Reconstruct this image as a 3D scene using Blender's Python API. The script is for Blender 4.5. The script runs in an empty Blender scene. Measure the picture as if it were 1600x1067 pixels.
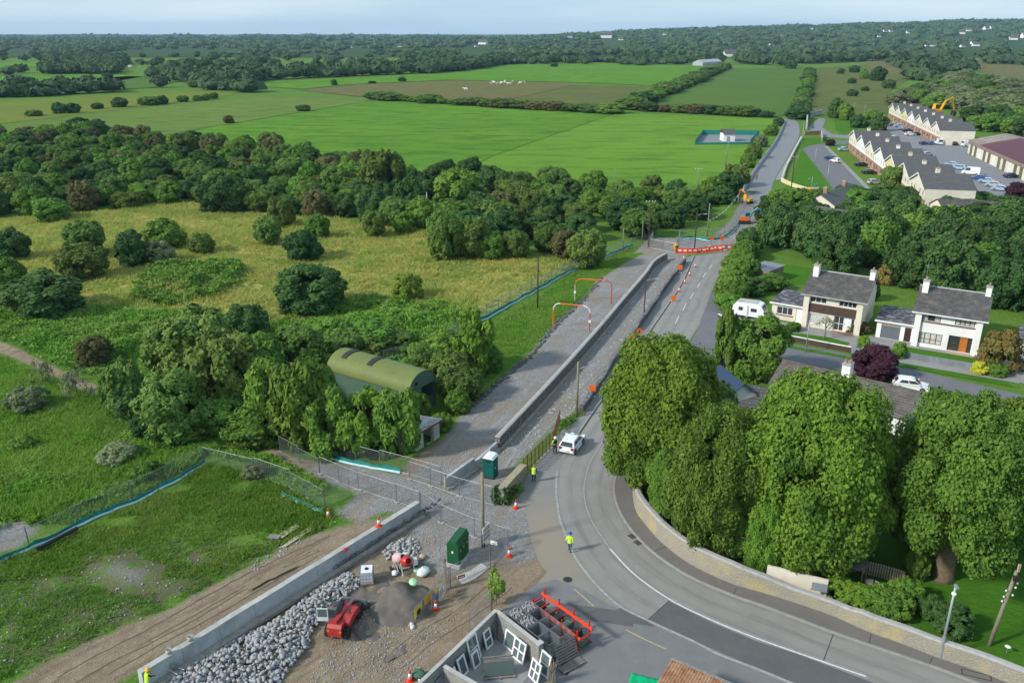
import bpy, math, random
import numpy as np
from mathutils import Vector, Matrix, Quaternion
R = math.radians
random.seed(7)
rng = np.random.default_rng(7)
sc = bpy.context.scene
COL = sc.collection

# ------------------------------------------------------------------ camera, sky, sun, exposure
CAM_H = 40.0
FOC = 1300.0
PITCH = math.atan(483.5 / FOC)
cam = bpy.data.objects.new('camera', bpy.data.cameras.new('camera'))
COL.objects.link(cam)
cam.location = (0, 0, CAM_H)
cam.rotation_euler = (math.pi / 2 - PITCH, 0, 0)
cam.data.sensor_width = 36.0
cam.data.lens = FOC / 1600 * 36.0
cam.data.clip_end = 40000
sc.camera = cam

SUN_EL = R(33)
SUN_DIR = Vector((-0.92, -0.39, 0)).normalized() * math.cos(SUN_EL) + Vector((0, 0, math.sin(SUN_EL)))
w = bpy.data.worlds.new('World'); sc.world = w; w.use_nodes = True
nt = w.node_tree; nt.nodes.clear()
wo = nt.nodes.new('ShaderNodeOutputWorld'); bg = nt.nodes.new('ShaderNodeBackground')
sky = nt.nodes.new('ShaderNodeTexSky'); sky.sky_type = 'NISHITA'; sky.sun_disc = False
sky.sun_elevation = SUN_EL; sky.sun_rotation = math.atan2(SUN_DIR.x, SUN_DIR.y)
sky.air_density = 1.0; sky.dust_density = 0.6; sky.ozone_density = 2.0
tc = nt.nodes.new('ShaderNodeTexCoord'); mp = nt.nodes.new('ShaderNodeMapping')
mp.inputs['Scale'].default_value = (1.0, 1.0, 9.0)
nz = nt.nodes.new('ShaderNodeTexNoise'); nz.inputs['Scale'].default_value = 2.6; nz.inputs['Detail'].default_value = 6
rp = nt.nodes.new('ShaderNodeValToRGB'); rp.color_ramp.elements[0].position = 0.30; rp.color_ramp.elements[1].position = 0.72
rp.color_ramp.elements[0].color = (2.7, 4.2, 5.7, 1); rp.color_ramp.elements[1].color = (4.9, 6.0, 6.7, 1)
mx = nt.nodes.new('ShaderNodeMix'); mx.data_type = 'RGBA'
mx.inputs[0].default_value = 0.75      # thin grey-white cloud veil over blue
L = nt.links.new
L(tc.outputs['Generated'], mp.inputs['Vector']); L(mp.outputs['Vector'], nz.inputs['Vector']); L(nz.outputs['Fac'], rp.inputs['Fac'])
L(rp.outputs['Color'], mx.inputs[7]); L(sky.outputs['Color'], mx.inputs[6]); L(mx.outputs[2], bg.inputs['Color'])
bg.inputs['Strength'].default_value = 0.14
L(bg.outputs['Background'], wo.inputs['Surface'])
sl = bpy.data.lights.new('sun', 'SUN'); sl.energy = 3.8; sl.angle = R(6); sl.color = (1.0, 0.95, 0.87)
so = bpy.data.objects.new('sun', sl); COL.objects.link(so)
so.rotation_euler = (-SUN_DIR).to_track_quat('-Z', 'Y').to_euler()
so.location = (-200, -90, 160)
sc.view_settings.view_transform = 'Standard'; sc.view_settings.look = 'None'
sc.view_settings.exposure = 0.22; sc.view_settings.gamma = 1.0
sc.view_settings.use_curve_mapping = False
sc.cycles.volume_bounces = 0
sc.cycles.max_bounces = 6

# ------------------------------------------------------------------ helpers
CP, SP = math.cos(PITCH), math.sin(PITCH)
def G(x, y, z=0.0):
    "where the sight line through photo point (x, y) meets height z"
    u = (x - 800) / FOC; v = (533.5 - y) / FOC
    d = Vector((u, CP + v * SP, -SP + v * CP))
    t = (z - CAM_H) / d.z
    return Vector((d.x * t, d.y * t, z))
def HT(x, y, yt):
    "height of an upright thing standing at photo point (x, y) whose top is seen at yt"
    p = G(x, y); lo, hi = 0.0, 80.0
    for _ in range(40):
        m = (lo + hi) / 2; Z = m - CAM_H
        yy = 533.5 - FOC * (p.y * SP + Z * CP) / (p.y * CP - Z * SP)
        if yy > yt: lo = m
        else: hi = m
    return lo
def WD(x, y, wpx):
    "width in metres of wpx photo pixels at ground point (x, y)"
    p = G(x, y)
    return wpx * (p.y * CP + CAM_H * SP) / FOC
def yaw(a, b): return math.atan2(b[1] - a[1], b[0] - a[0])

class MB:
    def __init__(s): s.v = []; s.f = []; s.M = None
    def add(s, vs, fs):
        n = len(s.v)
        if s.M is not None: vs = [s.M @ Vector(p) for p in vs]
        s.v.extend([tuple(p) for p in vs]); s.f.extend([tuple(i + n for i in f) for f in fs]); return s
    def box(s, x0, x1, y0, y1, z0, z1, t=0.0, tx=None):
        tx = t if tx is None else tx
        return s.add([(x0, y0, z0), (x1, y0, z0), (x1, y1, z0), (x0, y1, z0), (x0 + tx, y0 + t, z1), (x1 - tx, y0 + t, z1), (x1 - tx, y1 - t, z1), (x0 + tx, y1 - t, z1)],
                     [(0, 3, 2, 1), (4, 5, 6, 7), (0, 1, 5, 4), (1, 2, 6, 5), (2, 3, 7, 6), (3, 0, 4, 7)])
    def cyl(s, a, b, r0, r1=None, n=8, caps=True):
        r1 = r0 if r1 is None else r1
        a = Vector(a); b = Vector(b); d = (b - a).normalized()
        u = d.orthogonal().normalized(); q = d.cross(u)
        vs = []
        for p, r in ((a, r0), (b, r1)):
            for i in range(n):
                an = 2 * math.pi * i / n; vs.append(p + u * (r * math.cos(an)) + q * (r * math.sin(an)))
        fs = [(i, (i + 1) % n, n + (i + 1) % n, n + i) for i in range(n)]
        if caps: fs += [tuple(range(n - 1, -1, -1)), tuple(range(n, 2 * n))]
        return s.add(vs, fs)
    def tube(s, pts, r, n=6):
        pts = [Vector(p) for p in pts]; N = len(pts); vs = []
        rr = r if isinstance(r, (list, tuple)) else [r] * N
        u = None
        for i, p in enumerate(pts):
            d = (pts[min(i + 1, N - 1)] - pts[max(i - 1, 0)]).normalized()
            u = d.orthogonal().normalized() if u is None else (u - d * u.dot(d)).normalized()
            q = d.cross(u)
            for k in range(n):
                an = 2 * math.pi * k / n; vs.append(p + u * (rr[i] * math.cos(an)) + q * (rr[i] * math.sin(an)))
        fs = [(i * n + k, i * n + (k + 1) % n, (i + 1) * n + (k + 1) % n, (i + 1) * n + k) for i in range(N - 1) for k in range(n)]
        fs += [tuple(range(n - 1, -1, -1)), tuple(range((N - 1) * n, N * n))]
        return s.add(vs, fs)
    def lathe(s, prof, n=12, c=(0, 0, 0)):
        vs = []
        for r, z in prof:
            for i in range(n):
                an = 2 * math.pi * i / n; vs.append((c[0] + r * math.cos(an), c[1] + r * math.sin(an), c[2] + z))
        m = len(prof)
        fs = [(j * n + i, j * n + (i + 1) % n, (j + 1) * n + (i + 1) % n, (j + 1) * n + i) for j in range(m - 1) for i in range(n)]
        fs += [tuple(range(n - 1, -1, -1)), tuple(range((m - 1) * n, m * n))]
        return s.add(vs, fs)
    def prism(s, poly, ax, a0, a1):
        "extrude a 2D outline along axis ax ('x','y','z') from a0 to a1"
        n = len(poly)
        def P(p, a): return {'x': (a, p[0], p[1]), 'y': (p[0], a, p[1]), 'z': (p[0], p[1], a)}[ax]
        vs = [P(p, a0) for p in poly] + [P(p, a1) for p in poly]
        fs = [(i, (i + 1) % n, n + (i + 1) % n, n + i) for i in range(n)] + [tuple(range(n - 1, -1, -1)), tuple(range(n, 2 * n))]
        return s.add(vs, fs)
    def blob(s, c, rx, ry, rz, n=10, m=7, j=0.0, zmin=None):
        vs = []
        for a in range(m + 1):
            th = math.pi * a / m
            for i in range(n):
                ph = 2 * math.pi * i / n; k = 1 + random.uniform(-j, j)
                z = c[2] + rz * k * math.cos(th)
                if zmin is not None: z = max(z, zmin)
                vs.append((c[0] + rx * k * math.sin(th) * math.cos(ph), c[1] + ry * k * math.sin(th) * math.sin(ph), z))
        return s.add(vs, [(a * n + i, (a + 1) * n + i, (a + 1) * n + (i + 1) % n, a * n + (i + 1) % n) for a in range(m) for i in range(n)])
    def mesh(s, name, mat, smooth=False):
        me = bpy.data.meshes.new(name); me.from_pydata(s.v, [], s.f)
        if smooth: me.polygons.foreach_set('use_smooth', [True] * len(me.polygons))
        me.materials.append(M[mat] if isinstance(mat, str) else mat); me.update(); return me
    def obj(s, name, mat, parent=None, smooth=False): return link(name, s.mesh(name, mat, smooth), parent)

def link(name, me, parent=None):
    o = bpy.data.objects.new(name, me); COL.objects.link(o)
    if parent is not None: o.parent = parent
    return o
def tag(o, label=None, cat=None, group=None, kind=None):
    if label: o['label'] = label
    if cat: o['category'] = cat
    if group: o['group'] = group
    if kind: o['kind'] = kind
    return o
def thing(name, label, cat, loc=(0, 0, 0), rz=0.0, group=None, scale=None):
    o = bpy.data.objects.new(name, None); COL.objects.link(o); o.empty_display_size = 0.3
    o.location = loc; o.rotation_euler = (0, 0, rz)
    if scale: o.scale = scale
    return tag(o, label, cat, group)
def struct(o): o['kind'] = 'structure'; return o
def npmesh(name, V, F, mat, smooth=False):
    "V (n,3), F (m,k) numpy arrays"
    me = bpy.data.meshes.new(name); k = F.shape[1]
    me.vertices.add(len(V)); me.vertices.foreach_set('co', np.ascontiguousarray(V, np.float32).ravel())
    me.loops.add(F.size); me.loops.foreach_set('vertex_index', np.ascontiguousarray(F, np.int32).ravel())
    me.polygons.add(len(F)); me.polygons.foreach_set('loop_start', np.arange(0, F.size, k, dtype=np.int32))
    me.polygons.foreach_set('loop_total', np.full(len(F), k, np.int32))
    if smooth: me.polygons.foreach_set('use_smooth', np.ones(len(F), bool))
    me.update(calc_edges=True); me.materials.append(M[mat] if isinstance(mat, str) else mat); return me
def catmull(pts, n=6):
    pts = [Vector(p) for p in pts]; out = []
    for i in range(len(pts) - 1):
        p0 = pts[max(i - 1, 0)]; p1 = pts[i]; p2 = pts[i + 1]; p3 = pts[min(i + 2, len(pts) - 1)]
        for k in range(n):
            t = k / n
            out.append(0.5 * ((2 * p1) + (p2 - p0) * t + (2 * p0 - 5 * p1 + 4 * p2 - p3) * t * t + (3 * p1 - p0 - 3 * p2 + p3) * t ** 3))
    out.append(pts[-1]); return out
def PX(l, z=0.0): return [G(x, y, z) for x, y in l]
def normals2(pts):
    out = []
    for i in range(len(pts)):
        d = pts[min(i + 1, len(pts) - 1)] - pts[max(i - 1, 0)]; d.z = 0; d.normalize(); out.append(Vector((-d.y, d.x, 0)))
    return out
def wallmesh(mb, pts, th, h, z0=0.0, batter=0.0):
    "solid wall along a centre line; h a number or one per point"
    N = len(pts); nn = normals2(pts); hh = h if isinstance(h, (list, tuple)) else [h] * N
    vs = []
    for p, q, k in zip(pts, nn, hh):
        a = th / 2
        for o, z in ((-(a + batter), z0), (a + batter, z0), (a, z0 + k), (-a, z0 + k)):
            vs.append((p.x + q.x * o, p.y + q.y * o, z))
    fs = [(i * 4 + k, i * 4 + (k + 1) % 4, i * 4 + 4 + (k + 1) % 4, i * 4 + 4 + k) for i in range(N - 1) for k in range(4)]
    fs += [(3, 2, 1, 0), tuple((N - 1) * 4 + k for k in range(4))]
    return mb.add(vs, fs)
def ribbon(mb, A, B, z):
    n = len(A)
    return mb.add([(p.x, p.y, z) for p in A] + [(p.x, p.y, z) for p in B], [(i, i + 1, n + i + 1, n + i) for i in range(n - 1)])
def stripe(mb, pts, wd, z):
    nn = normals2(pts)
    return ribbon(mb, [p - q * wd / 2 for p, q in zip(pts, nn)], [p + q * wd / 2 for p, q in zip(pts, nn)], z)
def resample(pts, step):
    pts = [Vector(p) for p in pts]; out = [pts[0].copy()]; acc = 0.0
    for a, b in zip(pts, pts[1:]):
        l = (b - a).length; t = step - acc
        while t <= l:
            out.append(a + (b - a) * (t / l)); t += step
        acc = l - (t - step)
    return out

# ------------------------------------------------------------------ materials
M = {}
def newmat(name):
    m = bpy.data.materials.new(name); m.use_nodes = True; m.node_tree.nodes.clear(); M[name] = m
    return m, m.node_tree.nodes, m.node_tree.links.new
def bsdf(ns, ln, **kw):
    o = ns.new('ShaderNodeOutputMaterial'); b = ns.new('ShaderNodeBsdfPrincipled'); ln(b.outputs[0], o.inputs[0])
    b.inputs['Roughness'].default_value = kw.get('rough', 0.8); b.inputs['Metallic'].default_value = kw.get('metal', 0)
    b.inputs['Specular IOR Level'].default_value = kw.get('spec', 0.3)
    return b, o
def noise(ns, ln, vec, scale, detail=4, rough=0.6, dist=0.0):
    n = ns.new('ShaderNodeTexNoise'); n.inputs['Scale'].default_value = scale; n.inputs['Detail'].default_value = detail
    n.inputs['Roughness'].default_value = rough; n.inputs['Distortion'].default_value = dist
    if vec is not None: ln(vec, n.inputs['Vector'])
    return n.outputs['Fac']
def ramp(ns, ln, fac, p0, p1, c0=(0, 0, 0, 1), c1=(1, 1, 1, 1)):
    r = ns.new('ShaderNodeValToRGB'); e = r.color_ramp.elements
    e[0].position = p0; e[1].position = p1; e[0].color = c0; e[1].color = c1; ln(fac, r.inputs[0]); return r.outputs[0]
def mixc(ns, ln, fac, a, b, blend='MIX'):
    m = ns.new('ShaderNodeMix'); m.data_type = 'RGBA'; m.blend_type = blend
    for s, v in ((0, fac), (6, a), (7, b)):
        if isinstance(v, (int, float)): m.inputs[s].default_value = v
        elif isinstance(v, tuple): m.inputs[s].default_value = v if len(v) == 4 else (*v, 1)
        else: ln(v, m.inputs[s])
    return m.outputs[2]
def mth(ns, ln, op, a, b=None):
    m = ns.new('ShaderNodeMath'); m.operation = op
    for i, v in enumerate((a, b)):
        if v is None: continue
        if isinstance(v, (int, float)): m.inputs[i].default_value = v
        else: ln(v, m.inputs[i])
    return m.outputs[0]
def bump(ns, ln, b, h, st, dist):
    n = ns.new('ShaderNodeBump'); n.inputs['Strength'].default_value = st; n.inputs['Distance'].default_value = dist
    ln(h, n.inputs['Height']); ln(n.outputs[0], b.inputs['Normal'])
def objco(ns): return ns.new('ShaderNodeTexCoord').outputs['Object']
def mat(name, c, c2=None, sc_=3.0, rough=0.8, metal=0.0, spec=0.3, bst=0.0, bd=0.02, bsc=None, lo=0.35, hi=0.65, c3=None, sc3=0.4):
    "base colour c mottled with c2 (noise scale sc_) and stained with c3 (scale sc3)"
    m, ns, ln = newmat(name); b, o = bsdf(ns, ln, rough=rough, metal=metal, spec=spec)
    c2 = c2 or tuple(x * 0.72 for x in c)
    co = objco(ns); f = noise(ns, ln, co, sc_, 5)
    k = mixc(ns, ln, ramp(ns, ln, f, lo, hi), c, c2)
    if c3: k = mixc(ns, ln, ramp(ns, ln, noise(ns, ln, co, sc3, 5, 0.65), 0.48, 0.66), k, c3)
    ln(k, b.inputs['Base Color'])
    if bst: bump(ns, ln, b, noise(ns, ln, co, bsc or sc_ * 3, 4), bst, bd)
    return m
def leafmat(name, c1, c2, c3, trans=0.25, big=None):
    m, ns, ln = newmat(name)
    o = ns.new('ShaderNodeOutputMaterial'); d = ns.new('ShaderNodeBsdfPrincipled'); t = ns.new('ShaderNodeBsdfTranslucent'); x = ns.new('ShaderNodeMixShader')
    d.inputs['Roughness'].default_value = 0.65; d.inputs['Specular IOR Level'].default_value = 0.1
    g = ns.new('ShaderNodeNewGeometry'); oi = ns.new('ShaderNodeObjectInfo')
    k = mixc(ns, ln, g.outputs['Random Per Island'], c1, c2)
    co = objco(ns)
    k = mixc(ns, ln, ramp(ns, ln, noise(ns, ln, co, 3.2 if not big else 0.8, 3), 0.52, 0.70), k, c3)
    if big: k = mixc(ns, ln, ramp(ns, ln, noise(ns, ln, co, 0.13, 6, 0.7), 0.42, 0.66), k, big)
    h = ns.new('ShaderNodeHueSaturation'); ln(k, h.inputs['Color'])
    ln(mth(ns, ln, 'ADD', mth(ns, ln, 'MULTIPLY', oi.outputs['Random'], 0.03), 0.485), h.inputs['Hue'])
    r2 = mth(ns, ln, 'FRACT', mth(ns, ln, 'MULTIPLY', oi.outputs['Random'], 7.31))
    ln(mth(ns, ln, 'ADD', mth(ns, ln, 'MULTIPLY', r2, 0.55), 0.92), h.inputs['Value'])
    ln(h.outputs[0], d.inputs['Base Color']); ln(h.outputs[0], t.inputs['Color'])
    x.inputs[0].default_value = trans; ln(d.outputs[0], x.inputs[1]); ln(t.outputs[0], x.inputs[2]); ln(x.outputs[0], o.inputs[0])
    return m
def stonemat(name, c, c2, mort, sc_=2.2, st=0.9, rough=0.9, yellow=None):
    "random rubble: voronoi stones with recessed joints"
    m, ns, ln = newmat(name); b, o = bsdf(ns, ln, rough=rough)
    co = objco(ns); mp_ = ns.new('ShaderNodeMapping'); mp_.inputs['Scale'].default_value = (1, 1, 1.5); ln(co, mp_.inputs[0])
    v = ns.new('ShaderNodeTexVoronoi'); v.inputs['Scale'].default_value = sc_; ln(mp_.outputs[0], v.inputs['Vector'])
    e = ns.new('ShaderNodeTexVoronoi'); e.feature = 'DISTANCE_TO_EDGE'; e.inputs['Scale'].default_value = sc_; ln(mp_.outputs[0], e.inputs['Vector'])
    s = ns.new('ShaderNodeSeparateColor'); ln(v.outputs['Color'], s.inputs[0])
    k = mixc(ns, ln, s.outputs[0], c, c2)
    k = mixc(ns, ln, ramp(ns, ln, noise(ns, ln, co, 9, 4), 0.4, 0.7), k, mort)
    k = mixc(ns, ln, ramp(ns, ln, e.outputs['Distance'], 0.02, 0.07), mort, k)
    if yellow: k = mixc(ns, ln, ramp(ns, ln, noise(ns, ln, co, 0.45, 5), 0.5, 0.66), k, yellow)
    ln(k, b.inputs['Base Color'])
    bump(ns, ln, b, ramp(ns, ln, e.outputs['Distance'], 0.0, 0.12), st, 0.05); return m
def coursemat(name, c, c2, gap, sx, sy, st=0.6, rough=0.85, worn=None):
    "tiles or blocks in staggered courses, in object XY mapped by the longest two axes"
    m, ns, ln = newmat(name); b, o = bsdf(ns, ln, rough=rough)
    t = ns.new('ShaderNodeTexBrick'); t.inputs['Color1'].default_value = (*c, 1); t.inputs['Color2'].default_value = (*c2, 1); t.inputs['Mortar'].default_value = (*gap, 1)
    t.inputs['Scale'].default_value = 1.0; t.inputs['Mortar Size'].default_value = 0.018; t.inputs['Brick Width'].default_value = sx; t.inputs['Row Height'].default_value = sy
    co = objco(ns); sp_ = ns.new('ShaderNodeSeparateXYZ'); ln(co, sp_.inputs[0]); cb = ns.new('ShaderNodeCombineXYZ')
    ln(mth(ns, ln, 'ADD', sp_.outputs[0], mth(ns, ln, 'MULTIPLY', sp_.outputs[1], 0.37)), cb.inputs[0]); ln(sp_.outputs[2], cb.inputs[1]); ln(cb.outputs[0], t.inputs['Vector'])
    k = t.outputs['Color']
    k = mixc(ns, ln, ramp(ns, ln, noise(ns, ln, co, 1.1, 5), 0.45, 0.7), k, worn or tuple(x * 0.7 for x in c))
    ln(k, b.inputs['Base Color']); bump(ns, ln, b, t.outputs['Fac'], -st, 0.02); return m
# ------------------------------------------------------------------ material library
def build_mats():
    mat('concrete', (0.44, 0.45, 0.46), (0.36, 0.37, 0.38), 1.5, 0.85, bst=0.15, bd=0.01, c3=(0.3, 0.31, 0.31), sc3=0.5)
    mat('concrete_top', (0.46, 0.45, 0.42), (0.37, 0.36, 0.34), 2.0, 0.9, bst=0.2, bd=0.01, c3=(0.3, 0.29, 0.26), sc3=0.6)
    mat('footing', (0.33, 0.31, 0.27), (0.22, 0.2, 0.17), 2.0, 0.9, bst=0.3, bd=0.02)
    mat('steel', (0.30, 0.32, 0.33), (0.23, 0.25, 0.26), 3, 0.45, 0.6)
    mat('wire', (0.30, 0.32, 0.34), (0.24, 0.26, 0.27), 3, 0.5, 0.3)
    mat('net_green', (0.01, 0.16, 0.13), (0.02, 0.24, 0.2), 4, 0.6)
    mat('net_white', (0.5, 0.62, 0.66), (0.3, 0.5, 0.52), 2, 0.7)
    mat('rust', (0.17, 0.065, 0.03), (0.09, 0.045, 0.03), 4, 0.9, bst=0.3)
    mat('rust_mesh', (0.19, 0.11, 0.075), (0.13, 0.08, 0.06), 3, 0.9)
    mat('wood', (0.30, 0.23, 0.15), (0.2, 0.15, 0.1), 6, 0.85, bst=0.2, bd=0.01)
    mat('wood_pale', (0.5, 0.4, 0.28), (0.38, 0.3, 0.2), 5, 0.8)
    mat('wood_grey', (0.27, 0.25, 0.22), (0.17, 0.155, 0.14), 5, 0.9, bst=0.3, bd=0.01)
    mat('pole_wood', (0.26, 0.24, 0.17), (0.17, 0.15, 0.1), 2, 0.9, bst=0.3, bd=0.01)
    mat('pole_dark', (0.07, 0.05, 0.04), (0.045, 0.035, 0.03), 2, 0.85)
    mat('galv', (0.36, 0.38, 0.39), (0.28, 0.3, 0.31), 2, 0.5, 0.4)
    mat('white_paint', (0.78, 0.77, 0.74), (0.68, 0.67, 0.63), 1.2, 0.6, c3=(0.6, 0.58, 0.53), sc3=0.5)
    mat('cream_wall', (0.72, 0.66, 0.54), (0.64, 0.58, 0.47), 0.8, 0.85, c3=(0.58, 0.53, 0.43), sc3=0.35)
    mat('white_wall', (0.8, 0.79, 0.77), (0.73, 0.72, 0.7), 0.8, 0.85, c3=(0.66, 0.65, 0.62), sc3=0.35)
    mat('yellow_wall', (0.68, 0.58, 0.34), (0.6, 0.51, 0.3), 0.8, 0.85)
    mat('pvc', (0.8, 0.8, 0.8), (0.72, 0.72, 0.72), 2, 0.35, spec=0.5)
    mat('brown_frame', (0.12, 0.06, 0.03), (0.09, 0.045, 0.025), 3, 0.5)
    mat('brown_render', (0.085, 0.055, 0.042), (0.065, 0.042, 0.033), 2, 0.85)
    mat('grey_render', (0.22, 0.25, 0.27), (0.17, 0.195, 0.21), 1.2, 0.85, c3=(0.15, 0.17, 0.17), sc3=0.5)
    mat('orange_door', (0.5, 0.16, 0.03), (0.4, 0.12, 0.025), 2, 0.45)
    mat('dark_door', (0.05, 0.03, 0.025), None, 2, 0.5)
    mat('garage_grey', (0.13, 0.15, 0.17), (0.115, 0.13, 0.15), 2, 0.5)
    mat('curtain', (0.55, 0.55, 0.5), (0.4, 0.4, 0.37), 3, 0.9)
    m, ns, ln = newmat('glass'); b, o = bsdf(ns, ln, rough=0.06, spec=0.7); b.inputs['Base Color'].default_value = (0.035, 0.045, 0.05, 1)
    m, ns, ln = newmat('glass_green'); b, o = bsdf(ns, ln, rough=0.08, spec=0.7); b.inputs['Base Color'].default_value = (0.10, 0.135, 0.13, 1)
    coursemat('roof_grey', (0.115, 0.105, 0.1), (0.085, 0.08, 0.078), (0.04, 0.04, 0.04), 0.33, 0.15, worn=(0.15, 0.135, 0.12))
    coursemat('roof_brown', (0.15, 0.125, 0.115), (0.115, 0.1, 0.092), (0.055, 0.05, 0.046), 0.4, 0.16, worn=(0.18, 0.155, 0.135))
    coursemat('roof_slate', (0.13, 0.125, 0.122), (0.10, 0.097, 0.096), (0.02, 0.02, 0.02), 0.4, 0.2, rough=0.6)
    mat('roof_blue', (0.017, 0.035, 0.075), (0.02, 0.04, 0.08), 2, 0.35, spec=0.5)
    coursemat('brick_red', (0.36, 0.17, 0.10), (0.29, 0.13, 0.08), (0.38, 0.33, 0.28), 0.45, 0.15)
    coursemat('block', (0.30, 0.29, 0.26), (0.24, 0.235, 0.215), (0.19, 0.18, 0.165), 0.45, 0.225, 0.4)
    mat('felt', (0.075, 0.075, 0.085), (0.045, 0.045, 0.053), 1.0, 0.75, c3=(0.26, 0.26, 0.29), sc3=1.1)
    mat('felt_streak', (0.25, 0.25, 0.27), None, 4, 0.8)
    mat('solar', (0.06, 0.09, 0.16), (0.1, 0.13, 0.2), 1, 0.3, spec=0.6)
    m, ns, ln = newmat('barn_green'); b, o = bsdf(ns, ln, rough=0.6)
    co = objco(ns); k = mixc(ns, ln, ramp(ns, ln, noise(ns, ln, co, 0.5, 5), 0.4, 0.65), (0.15, 0.18, 0.045), (0.125, 0.165, 0.048))
    k = mixc(ns, ln, ramp(ns, ln, noise(ns, ln, co, 1.6, 6, 0.7), 0.56, 0.72), k, (0.11, 0.125, 0.045)); ln(k, b.inputs['Base Color'])
    wv = ns.new('ShaderNodeTexWave'); wv.inputs['Scale'].default_value = 9.0; ln(co, wv.inputs[0]); bump(ns, ln, b, wv.outputs['Fac'], 0.12, 0.02)
    mat('barn_end', (0.055, 0.125, 0.085), (0.075, 0.145, 0.1), 2, 0.6, c3=(0.1, 0.12, 0.09), sc3=1.2)
    mat('black', (0.012, 0.012, 0.012), None, 3, 0.7)
    mat('rubber', (0.018, 0.018, 0.018), (0.03, 0.028, 0.026), 5, 0.85)
    mat('red', (0.50, 0.025, 0.02), (0.43, 0.022, 0.018), 2, 0.35, spec=0.5)
    mat('machine_red', (0.46, 0.022, 0.02), (0.36, 0.02, 0.018), 3, 0.45, spec=0.5, c3=(0.24, 0.06, 0.04), sc3=2)
    mat('orange', (0.85, 0.16, 0.01), (0.75, 0.13, 0.01), 3, 0.5)
    mat('cone_red', (0.75, 0.07, 0.02), (0.66, 0.06, 0.02), 3, 0.5)
    mat('amber', (0.8, 0.4, 0.02), None, 3, 0.5)
    mat('sign_yellow', (0.7, 0.6, 0.03), (0.62, 0.52, 0.03), 4, 0.5)
    mat('machine_yellow', (0.75, 0.36, 0.015), (0.62, 0.3, 0.015), 3, 0.5)
    mat('machine_blue', (0.01, 0.2, 0.27), (0.012, 0.16, 0.22), 3, 0.5)
    mat('machine_orange', (0.62, 0.13, 0.02), (0.5, 0.1, 0.02), 3, 0.5)
    mat('machine_grey', (0.08, 0.085, 0.09), (0.12, 0.12, 0.12), 3, 0.6)
    mat('hivis', (0.55, 0.85, 0.02), (0.5, 0.78, 0.02), 6, 0.7)
    mat('reflect', (0.7, 0.72, 0.72), None, 5, 0.4)
    mat('jeans', (0.06, 0.10, 0.18), (0.045, 0.08, 0.14), 6, 0.9)
    mat('dark_cloth', (0.015, 0.016, 0.02), (0.022, 0.023, 0.027), 6, 0.9)
    mat('skin', (0.48, 0.27, 0.19), None, 6, 0.6)
    mat('boot', (0.03, 0.022, 0.016), None, 6, 0.8)
    mat('hat_yellow', (0.85, 0.45, 0.01), None, 5, 0.4); mat('hat_blue', (0.01, 0.08, 0.5), None, 5, 0.4); mat('hat_white', (0.8, 0.8, 0.78), None, 5, 0.4)
    mat('cab_green', (0.01, 0.085, 0.03), (0.012, 0.075, 0.028), 2, 0.5, c3=(0.016, 0.095, 0.036), sc3=1)
    mat('loo_green', (0.005, 0.1, 0.085), (0.006, 0.085, 0.072), 2, 0.45)
    mat('ibc_white', (0.72, 0.74, 0.75), (0.62, 0.64, 0.66), 3, 0.5)
    mat('mixer_pink', (0.62, 0.33, 0.32), (0.55, 0.45, 0.44), 4, 0.6)
    mat('bag_white', (0.7, 0.72, 0.7), (0.52, 0.56, 0.52), 5, 0.7)
    mat('bag_blue', (0.03, 0.22, 0.42), None, 5, 0.6); mat('bag_green', (0.08, 0.5, 0.12), (0.55, 0.65, 0.5), 6, 0.6)
    mat('tarp_green', (0.0, 0.42, 0.17), (0.0, 0.33, 0.13), 2.5, 0.4, bst=0.5, bd=0.05, bsc=3)
    mat('tarp_blue', (0.02, 0.22, 0.36), (0.05, 0.28, 0.4), 2.5, 0.5)
    mat('rock', (0.28, 0.285, 0.296), (0.40, 0.403, 0.41), 2.2, 0.85, bst=0.4, bd=0.03, c3=(0.32, 0.29, 0.245), sc3=1.0)
    mat('sand', (0.13, 0.115, 0.10), (0.10, 0.088, 0.077), 1.3, 0.95, bst=0.5, bd=0.05, bsc=9, c3=(0.17, 0.145, 0.12), sc3=0.8)
    stonemat('stone_wall', (0.13, 0.13, 0.132), (0.36, 0.355, 0.35), (0.085, 0.083, 0.08), 2.9, 1.0)
    stonemat('stone_old', (0.30, 0.27, 0.21), (0.34, 0.31, 0.25), (0.27, 0.245, 0.195), 3.4, 0.5, yellow=(0.40, 0.33, 0.17))
    stonemat('stone_dark', (0.12, 0.115, 0.11), (0.17, 0.165, 0.155), (0.08, 0.08, 0.07), 2.2, 0.8)
    mat('coping', (0.40, 0.39, 0.37), (0.31, 0.30, 0.285), 3, 0.9, bst=0.4, bd=0.03)
    m, ns, ln = newmat('corrugated_rust'); b, o = bsdf(ns, ln, rough=0.85)
    co = objco(ns); k = mixc(ns, ln, ramp(ns, ln, noise(ns, ln, co, 2.2, 6, 0.7), 0.42, 0.6), (0.25, 0.10, 0.045), (0.36, 0.22, 0.13)); ln(k, b.inputs['Base Color'])
    mat('sheet_grey', (0.42, 0.45, 0.48), (0.33, 0.35, 0.37), 1.5, 0.5, 0.3, c3=(0.27, 0.12, 0.06), sc3=1.3)
    mat('maroon_roof', (0.115, 0.03, 0.042), (0.1, 0.028, 0.038), 0.3, 0.6)
    mat('tan_roof', (0.26, 0.20, 0.16), (0.22, 0.17, 0.14), 0.3, 0.7)
    mat('olive_wall', (0.16, 0.145, 0.09), None, 0.5, 0.8)
    mat('bark', (0.17, 0.12, 0.075), (0.11, 0.08, 0.05), 4, 0.95, bst=0.6, bd=0.04)
    mat('bark_grey', (0.24, 0.22, 0.18), (0.16, 0.145, 0.12), 4, 0.95, bst=0.4, bd=0.03)
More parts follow.
